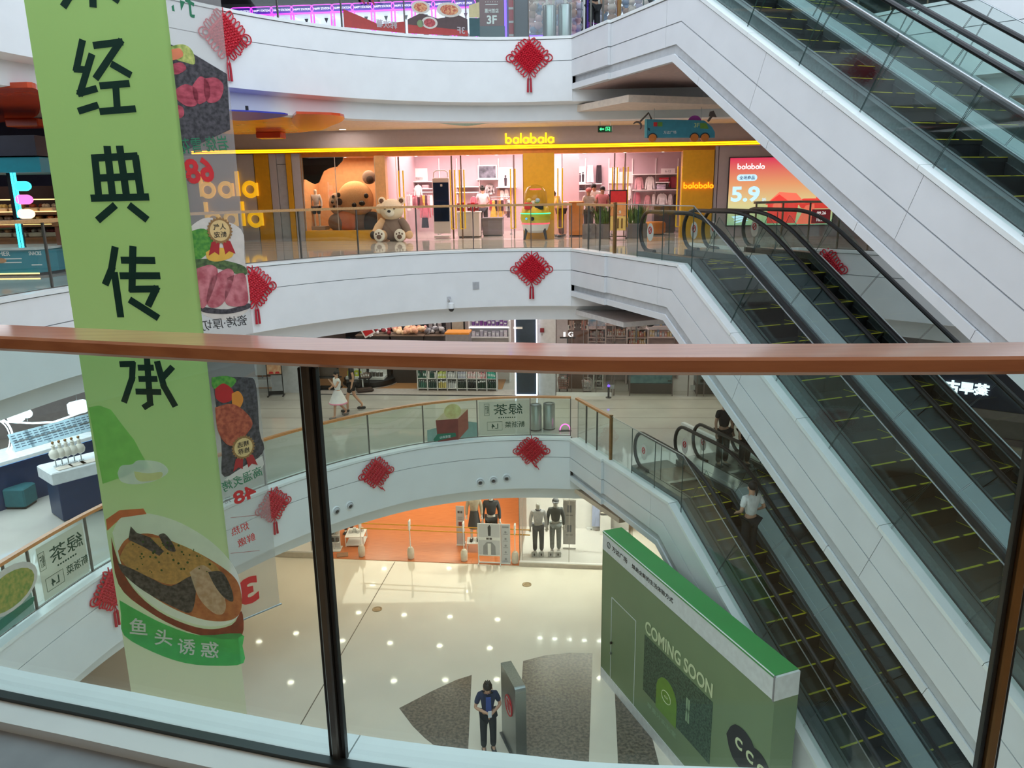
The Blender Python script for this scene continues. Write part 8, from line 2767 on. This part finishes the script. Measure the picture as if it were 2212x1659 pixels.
SLATE = mat('printed_slate', (44, 42, 46), .7, col2=(84, 80, 84), scale=26)
RARE = mat('printed_rare_beef', (196, 84, 100), .7, col2=(150, 50, 66), scale=12, stretch=(1, 1, 2))
RARE2 = mat('printed_pink_beef', (210, 130, 136), .7, col2=(170, 80, 90), scale=12)
ff('slate_plate', [(364, 95), (420, 118), (490, 160), (497, 280), (390, 328), (384, 300)], SLATE, .003, False)
ff('avocado', [(368, 100), (395, 96), (415, 110), (420, 138), (400, 135), (372, 124)], mat('printed_leaf', (110, 140, 60), .7, col2=(206, 210, 120), scale=16), .0045)
ff('salmon', [(366, 108), (388, 105), (394, 122), (368, 130)], mat('printed_salmon', (226, 130, 90), .7), .006)
for pts in ([(366, 140), (390, 135), (402, 148), (385, 160), (370, 158)], [(376, 195), (400, 182), (425, 195), (425, 225), (405, 230), (382, 215)], [(415, 185), (432, 165), (450, 180), (452, 210), (430, 225), (418, 210)], [(440, 170), (465, 168), (482, 185), (474, 215), (450, 222), (440, 200)], [(376, 225), (394, 232), (396, 250), (380, 255)]):
    ff('beef_slice', pts, RARE, .0056)
lettering('upright_word', '托', .28, mat('teal_green_ink', (40, 120, 84), .7), fb, T((.15, -.004, Fp(410, 0)[1])), .01, mirror=True, depth=.0015, width=.20)
def ft(nm, s, px, py, h, m, bold=.008, wd=None, rot=0.0):
    u, v = Fp(px, py)
    return lettering(nm, s, h, m, fb, T((u, -.004, v)) @ RY(-rot), bold, mirror=True, width=wd, depth=.0015)
TG = mat('teal_green_ink', (40, 120, 84), .7)
PRED = mat('price_red', (206, 38, 44), .7)
ft('dish_name', '岩烧·雪花', 440, 312, .13, TG, .004, W_ * .92, .10)
ft('price', '68', 430, 368, .22, PRED, .035, .26, .10)
ft('price_unit', '元', 403, 388, .07, GREY, .0)
# second dish
ff('white_dish', [(410, 490), (450, 470), (520, 495), (528, 560), (540, 660), (495, 690), (440, 680), (425, 640)], mat('printed_ivory_dish', (214, 206, 196), .7), .003)
ff('parsley', [(410, 500), (440, 494), (460, 515), (450, 545), (420, 560)], mat('printed_parsley', (60, 130, 50), .7, col2=(100, 160, 60), scale=26), .0045)
ff('potato', [(444, 545), (465, 535), (500, 540), (500, 555), (470, 565), (448, 560)], mat('printed_potato', (226, 176, 70), .7), .0056)
ff('rosemary', [(420, 560), (470, 560), (527, 575), (527, 595), (470, 580), (422, 580)], mat('printed_rosemary', (96, 120, 70), .7, col2=(60, 80, 50), scale=26), .0052)
for pts in ([(424, 580), (455, 572), (470, 590), (450, 650), (434, 665), (428, 620)], [(455, 600), (490, 580), (505, 595), (485, 650), (460, 665), (445, 650)], [(490, 600), (525, 590), (533, 620), (534, 655), (505, 662), (485, 650)]):
    ff('beef_slice', pts, RARE2, .0064)
ff('dark_pan', [(434, 662), (490, 668), (536, 655), (538, 666), (490, 678), (438, 674)], SLATE, .0048)
def seal_(px, py, txt1, txt2):
    u, v = Fp(px, py)
    n = 24
    pts = [(u + (.125 if i % 2 else .108) * cos(2 * pi * i / (2 * n)), v + (.125 if i % 2 else .108) * sin(2 * pi * i / (2 * n))) for i in range(2 * n)]
    pts = [(min(max(a, 0), W_), b) for a, b in pts]
    for sx in (-1, 1):
        MB().yprism([(u + sx * .01, v - .08), (u + sx * .09, v - .10), (u + sx * .13, v - .22), (u + sx * .07, v - .19), (u + sx * .03, v - .22)], -.0080, -.0072).build('ribbon', mat('seal_ribbon', (170, 40, 44), .7), fb)
    MB().yprism(pts, -.0092, -.0082).build('seal_edge', mat('seal_bronze', (150, 112, 66), .7), fb)
    MB().yprism(oval(u, v, .095, .095), -.0104, -.0094).build('seal_disc', mat('seal_gold', (222, 190, 130), .7), fb)
    for s_, dv in ((txt1, .035), (txt2, -.035)):
        lettering('seal_text', s_, .055, INK, fb, T((u, -.0108, v + dv)), .006, mirror=True, depth=.0012, width=.12)
seal_(474, 498, '人气', '新宠')
ft('dish_name', '瓷烤·厚切', 485, 697, .10, INK, .002, W_ * .9, .0)
# third dish
ff('dark_pan', [(458, 815), (530, 815), (552, 830), (560, 930), (566, 980), (485, 1030), (478, 960)], SLATE, .003)
ff('basil', [(457, 815), (490, 812), (510, 822), (490, 842), (460, 838)], mat('printed_parsley', (60, 130, 50), .7), .0046)
ff('tomato', [(464, 840), (482, 828), (502, 842), (502, 862), (482, 870), (466, 860)], mat('printed_tomato', (186, 30, 36), .7), .0056)
ff('orange_tomato', [(500, 850), (515, 845), (525, 862), (516, 882), (502, 876)], mat('printed_orange', (230, 140, 50), .7), .0058)
ff('fried_meat', [(464, 880), (500, 872), (530, 890), (545, 915), (530, 940), (515, 960), (490, 960), (470, 930)], mat('printed_fried', (196, 100, 70), .7, col2=(150, 62, 44), scale=24), .0064)
seal_(525, 966, '精选', '推荐')
ff('cream_cloth', [(566, 985), (566, 1010), (520, 1030), (485, 1036), (530, 1005)], mat('printed_ivory_dish', (214, 206, 196), .7), .0042)
ft('dish_name', '高温炙烤', 523, 1034, .11, TG, .003, W_ * .86, .15)
ft('price', '48', 528, 1068, .14, PRED, .03, .24, .12)
ft('price_unit', '元', 492, 1080, .06, GREY, .0)
for py in (1118, 1195):
    a, b = Fp(498, py), Fp(560, py - 6)
    MB().tube([(a[0], -.004, a[1]), (min(b[0], W_), -.004, b[1])], .0022, 4).build('rule_line', mat('maroon_line', (150, 60, 60), .7), fb)
ft('slogan', '炽热', 518, 1142, .09, PRED, .003, None, .1)
ft('slogan', '鲜嫩', 532, 1166, .09, PRED, .003, None, .1)
ft('large_numeral', '3', 536, 1276, .30, PRED, .05, .22, .0)

# ================================================================== ground floor: hoarding, sign, visitor
EF = esc_frame(-10.0)
def sn_of(px, py, z):
    p = atz(px, py, z)
    v = p.xy - PP0
    return v.dot(DV), v.dot(NV)
ha = atz(1298, 1460, -10).xy
s0, n0 = (ha - PP0).dot(DV), (ha - PP0).dot(NV)
HM = EF @ T((s0, n0, 0))
Lh = 6.0
top_h = 3.66
HG = mat('hoarding_green', (120, 142, 104), .55, var=.03, scale=1.2)
HT = mat('hoarding_top_green', (66, 156, 84), .5, var=.04, scale=1.2)
HW = mat('hoarding_white', (222, 224, 224), .5)
k = thing('green_hoarding', 'long green site hoarding with white band reading COMING SOON on the ground floor', 'hoarding', M=HM)
q0 = sn_of(1362, 1124, -10 + top_h + .1)
q1 = sn_of(1755, 1470, -10 + top_h + .1)
wd = max(.5, min(.95, q1[1] - n0))
def hb(nm, x0, x1, z0, z1, y0, y1, m, **kw):
    return MB().box(((x0 + x1) / 2, (y0 + y1) / 2, (z0 + z1) / 2), (x1 - x0, y1 - y0, z1 - z0)).build(nm, m, k, **kw)
# the visitor-facing board lies at local y=0 (towards -n)
q = pl_end = None
def Hs(px, py):
    return atf2(px, py)
HFi = HM.inverted()
def HP(px, py):
    o = HFi @ Vector((0, 0, EYE))
    r = HFi.to_3x3() @ ray(px, py)
    t = (0 - o.y) / r.y
    p = o + r * t
    return p.x, p.z
Lh, top_h = HP(1672, 1480)[0], (HP(1300, 1130)[1] + HP(1672, 1480)[1]) / 2
wd = sn_of(1755, 1470, -10 + top_h)[1] - n0
wd = max(.4, min(.85, wd))
bandz = (HP(1302, 1180)[1] + HP(1672, 1520)[1]) / 2
hb('front_panel', 0, Lh, .12, bandz, 0, .04, HG)
hb('white_band', 0, Lh, bandz, top_h, -.012, .04, HW)
hb('white_skirting', 0, Lh, 0, .26, -.01, .04, HW)
hb('top_board', 0, Lh, top_h - .03, top_h + .012, -.02, wd, HT)
hb('end_panel', Lh, Lh + .04, .0, bandz, 0, wd, HG)
hb('end_white_band', Lh, Lh + .045, bandz, top_h, -.012, wd, HW)
hb('rear_panel', 0, Lh, 0, top_h, wd - .04, wd, HG)
hb('far_end_panel', -.02, .02, 0, top_h, 0, wd, HG)
MB().box((Lh + .02, -.01, (bandz + top_h) / 2), (.03, .03, top_h - bandz + .02)).build('corner_trim', GREY, k)
MB().tube([(0, -.012, top_h + .01), (Lh, -.012, top_h + .01)], .012, 5).build('edge_trim', PAPER, k)
# door outline
d = [HP(1322, 1290), HP(1374, 1342), HP(1372, 1560), HP(1320, 1490)]
dz1 = (d[0][1] + d[1][1]) / 2
dx0, dx1 = d[0][0], d[1][0]
for a, b in (((dx0, .0), (dx0, dz1)), ((dx0, dz1), (dx1, dz1)), ((dx1, dz1), (dx1, .0))):
    MB().tube([(a[0], -.004, a[1]), (b[0], -.004, b[1])], .008, 4).build('door_joint', HW, k)
for z in (1.05, 1.0 + .32):
    MB().box((dx0 + .05, -.03, z - .1), (.03, .05, .05)).build('door_latch', BLACK if z > 1.2 else STEEL, k)
def htext(nm, s, px, py, h, m, wd_=None, bold=.01):
    # reads along +x when seen from -y: text faces -y
    u, v = HP(px, py)
    return lettering(nm, s, h, m, k, T((u, -.008, v)), bold, width=wd_, depth=.003)
CREAM = mat('cream_letter', (214, 224, 180), .6)
c0, c1 = HP(1395, 1350), HP(1540, 1495)
lettering('headline', 'COMING SOON', .30, CREAM, k, T(((c0[0] + c1[0]) / 2, -.008, (c0[1] + c1[1]) / 2)), .02, width=c1[0] - c0[0], depth=.004)
p0_, p1_ = HP(1392, 1380), HP(1540, 1640)
pic_z1 = HP(1395, 1372)[1]
pic_z0 = HP(1392, 1492)[1]
px0_, px1_ = c0[0] - .02, c1[0] + .02
hb('picture', px0_, px1_, pic_z0, pic_z1, -.008, 0, mat('printed_foliage', (40, 62, 46), .7, col2=(78, 106, 84), scale=26))
cxp = (px0_ + px1_) / 2
ob = [(cxp - .30 + .38 * cos(a) * 1.0, pic_z0 + .42 + .40 * sin(a)) for a in [pi * i / 12 for i in range(13)]] + [(cxp - .68, pic_z0 - .05), (cxp + .08, pic_z0 - .05)][::1]
MB().yprism(ob, -.013, -.008).build('green_emblem', mat('emblem_green', (110, 150, 50), .6), k)
MB().tube([(cxp - .30 + .17 * cos(a * pi / 10), -.015, pic_z0 + .42 + .13 * sin(a * pi / 10)) for a in range(20)], .008, 4, True).build('emblem_ring', CREAM, k)
lettering('emblem_text', 'ccc', .05, CREAM, k, T((cxp - .30, -.015, pic_z0 + .42)), .01, depth=.002)
for i in range(4):
    MB().box((cxp + .42 + .07 * (i % 2), -.012, pic_z0 + .75 - .22 * (i // 2)), (.05, .004, .30)).build('upright_writing', mat('pale_green_writing', (150, 176, 140), .7), k)
lettering('line_of_text', '苹果汁实验室', .12, mat('pale_green_writing', (150, 176, 140), .7), k, T((px0_ + .75, -.008, pic_z0 - .22)), .005, depth=.002, width=1.1)
bu, bv = HP(1603, 1618)
MB().yprism([(bu + .40 * cos(a * pi / 12) * (1 + .08 * (a % 4 == 0)), bv + .40 * sin(a * pi / 12)) for a in range(24)], -.012, -.006).build('black_blob', INK, k)
MB().yprism([(bu + .42 + .36 * cos(a * pi / 12), bv - .10 + .38 * sin(a * pi / 12)) for a in range(24)], -.011, -.005).build('black_blob', INK, k)
for i in range(3):
    lettering('blob_letter', 'C', .22, CREAM, k, T((bu - .08 + .30 * i, -.014, bv + .06 - .04 * i)), .04, depth=.003)
bz = (bandz + top_h) / 2
MB().tube([(.30 + .07 * cos(a * pi / 8), -.016, bz + .07 * sin(a * pi / 8)) for a in range(16)], .008, 4, True).build('band_logo', INK, k)
MB().box((.30, -.016, bz), (.012, .004, .1)).build('band_logo', INK, k)
lettering('band_text', '万达广场', .13, INK, k, T((.80, -.016, bz)), .008, depth=.003, width=.68)
lettering('band_text', '焕启全新的生活体验方式', .11, INK, k, T((2.15, -.016, bz)), .004, depth=.003, width=1.60)
# brushed sign
p = atz(1098, 1600, -10)
k = thing('steel_sign', 'upright brushed steel sign slab with a red round emblem beside the visitor', 'sign', M=T((p.x + .02, p.y - .1, -10)))
a0 = Vector((p.x, p.y))
ztop0 = aty(1090, 1445, p.y + .1).z + 10
q = atz(1138, 1640, -10)
# slab runs towards the viewer and to the right
dirv = Vector((.30, -.9)).normalized()
SM_ = Matrix(((dirv.x, -dirv.y, 0, p.x - .04), (dirv.y, dirv.x, 0, p.y + .25), (0, 0, 1, -10), (0, 0, 0, 1)))
k.matrix_world = SM_
PM[k.name] = SM_.copy()
hs = 1.75
prof = [(0, 0), (0, hs)] + [(0.95 - .10 + .10 * sin(i * pi / 12), hs - .10 + .10 * cos(i * pi / 12)) for i in range(7)] + [(.95, 0)]
MB().prism(prof, lambda u, v, w_: (u, w_, v), -.10, .13).build('slab', mat('sign_steel', (150, 154, 150), .3, .85, scale=30, stretch=(1, 1, 24), var=.1), k)
MB().box((.475, .015, .015), (1.02, .32, .03)).build('foot_plate', STEELD, k)
MB().yprism(oval(.52, 1.08, .22, .22), -.108, -.102).build('emblem_disc', mat('emblem_pale', (206, 196, 190), .5), k)
MB().tube([(.52 + .21 * cos(a * pi / 12), -.11, 1.08 + .21 * sin(a * pi / 12)) for a in range(24)], .015, 5, True).build('emblem_ring', REDP, k)
for dx in (-.09, .0, .09):
    MB().box((.52 + dx, -.112, 1.08), (.035, .008, .20)).build('emblem_stroke', REDP, k)
MB().box((.52, -.112, 1.17), (.22, .008, .035)).build('emblem_stroke', REDP, k)
# man with phone
p = atz(1056, 1622, -10)
NAVYC = (40, 44, 56)
pm = person('man in a navy and blue short-sleeved shirt looking down at a phone beside the steel sign', T((p.x, p.y, -10)) @ RZ(.15), 1.70,
       {'neck': (0, -.02, 1.45), 'head': (0, -.075, 1.53), 'crown': (0, -.085, 1.63), 'elL': (.26, -.02, 1.12), 'wrL': (.06, -.24, 1.08), 'elR': (-.27, -.04, 1.12), 'wrR': (-.06, -.25, 1.12)},
       (38, 46, 76), (34, 36, 42), .75, hair='tuft', shoe=(50, 50, 54))
MB().yprism([(-.06, 1.02), (.06, 1.02), (.05, 1.40), (-.05, 1.40)], -.165, -.135).build('blue_shirt_front', mat('cloth_blue', (60, 84, 160), .8), pm)
MB().box((0, -.36, 1.16), (.075, .012, .15), 0, .003).build('smartphone', mat('phone_pale', (206, 210, 220), .3), None, M=PM[pm.name] @ RX(.5) if False else PM[pm.name])
tag(bpy.data.objects['smartphone'], 'pale smartphone in the hands of the man beside the steel sign', 'phone')

# ================================================================== escalator riders
def on_steps(s, n, z0):
    sp = PP0 + DV * s + NV * n
    zz = z0 - max(0.0, s - KS - .1) * SL - .055
    return sp.x, sp.y, zz
rot = atan2(DV.y, DV.x) + pi / 2          # facing down the escalator
x, y, z = on_steps(6.15, 1.02, -5.0)
person('person in a white t-shirt seen from behind on the lowest escalator', T((x, y, z + .02)) @ RZ(rot + pi), 1.66,
       {'elR': (-.30, .04, 1.14), 'wrR': (-.34, -.14, 1.02), 'elL': (.26, .03, 1.12), 'wrL': (.2, -.16, 1.02)}, (240, 240, 238), (30, 30, 34), .75, hair='tail', shoe=(60, 58, 58))
for i, (s, n_, lab, tp) in enumerate(((3.25, 2.45, 'dark-clothed rider standing at the head of the right lowest escalator', (48, 46, 50)), (3.5, 2.9, 'dark-clothed rider with a pale bag beside the white escalator side', (60, 54, 52)))):
    sp = PP0 + DV * s + NV * n_
    person(lab, T((sp.x, sp.y, -5.05 + .02)) @ RZ(rot + .1 * i), 1.66, {}, tp, (36, 34, 36), .6, hair='short')

for x, y in ((-3.5, 0.2), (-1.4, -.4), (.8, -.6), (3.0, -.4), (-.4, -3), (2, -3)):
    downlight('round ceiling light above the viewer', (x, y, 3.265), .09, LAMPW, 'round lights above the viewer')

for i in range(12):  # unseen lamps added to brighten the banner front and lower balcony faces
    downlight('round ceiling light on the viewer\'s side one floor down', (-6.5 + i, 1.0 + (.25 * abs(i - 6)) * .4 - .4, -1.755), .10, LAMPS, 'added fill lights below the viewer')
    downlight('round ceiling light on the viewer\'s side of the ground floor', (-6.5 + i, .6, -6.605), .10, LAMPS, 'added ground floor fill lights below the viewer')

# ================================================================== one label for one thing
W1 = 'first second third fourth fifth sixth seventh eighth ninth tenth eleventh twelfth thirteenth fourteenth fifteenth sixteenth seventeenth eighteenth nineteenth'.split()
def ordinal(n):
    if n < 20:
        return W1[n - 1]
    t = 'twent thirt fort fift sixt sevent eight ninet'.split()[n // 10 - 2]
    return t + 'ieth' if n % 10 == 0 else t + 'y-' + W1[n % 10 - 1]
bpy.context.view_layer.update()
same = {}
for o in SC.objects:
    if o.parent is None and o.get('label') and o.get('category'):
        same.setdefault(o['label'], []).append(o)
for lab, L in same.items():
    if len(L) > 1:
        L.sort(key=lambda o: (round(atan2(o.matrix_world.translation.x, o.matrix_world.translation.y), 3), -o.matrix_world.translation.z))
        for i, o in enumerate(L):
            o['label'] = '%s, %s from the left' % (lab, ordinal(i + 1))
for o in SC.objects:
    if o.parent is None and o.get('label'):
        wd_ = o['label'].split()
        if len(wd_) > 16 and ', ' not in o['label']:
            o['label'] = ' '.join(wd_[:16])
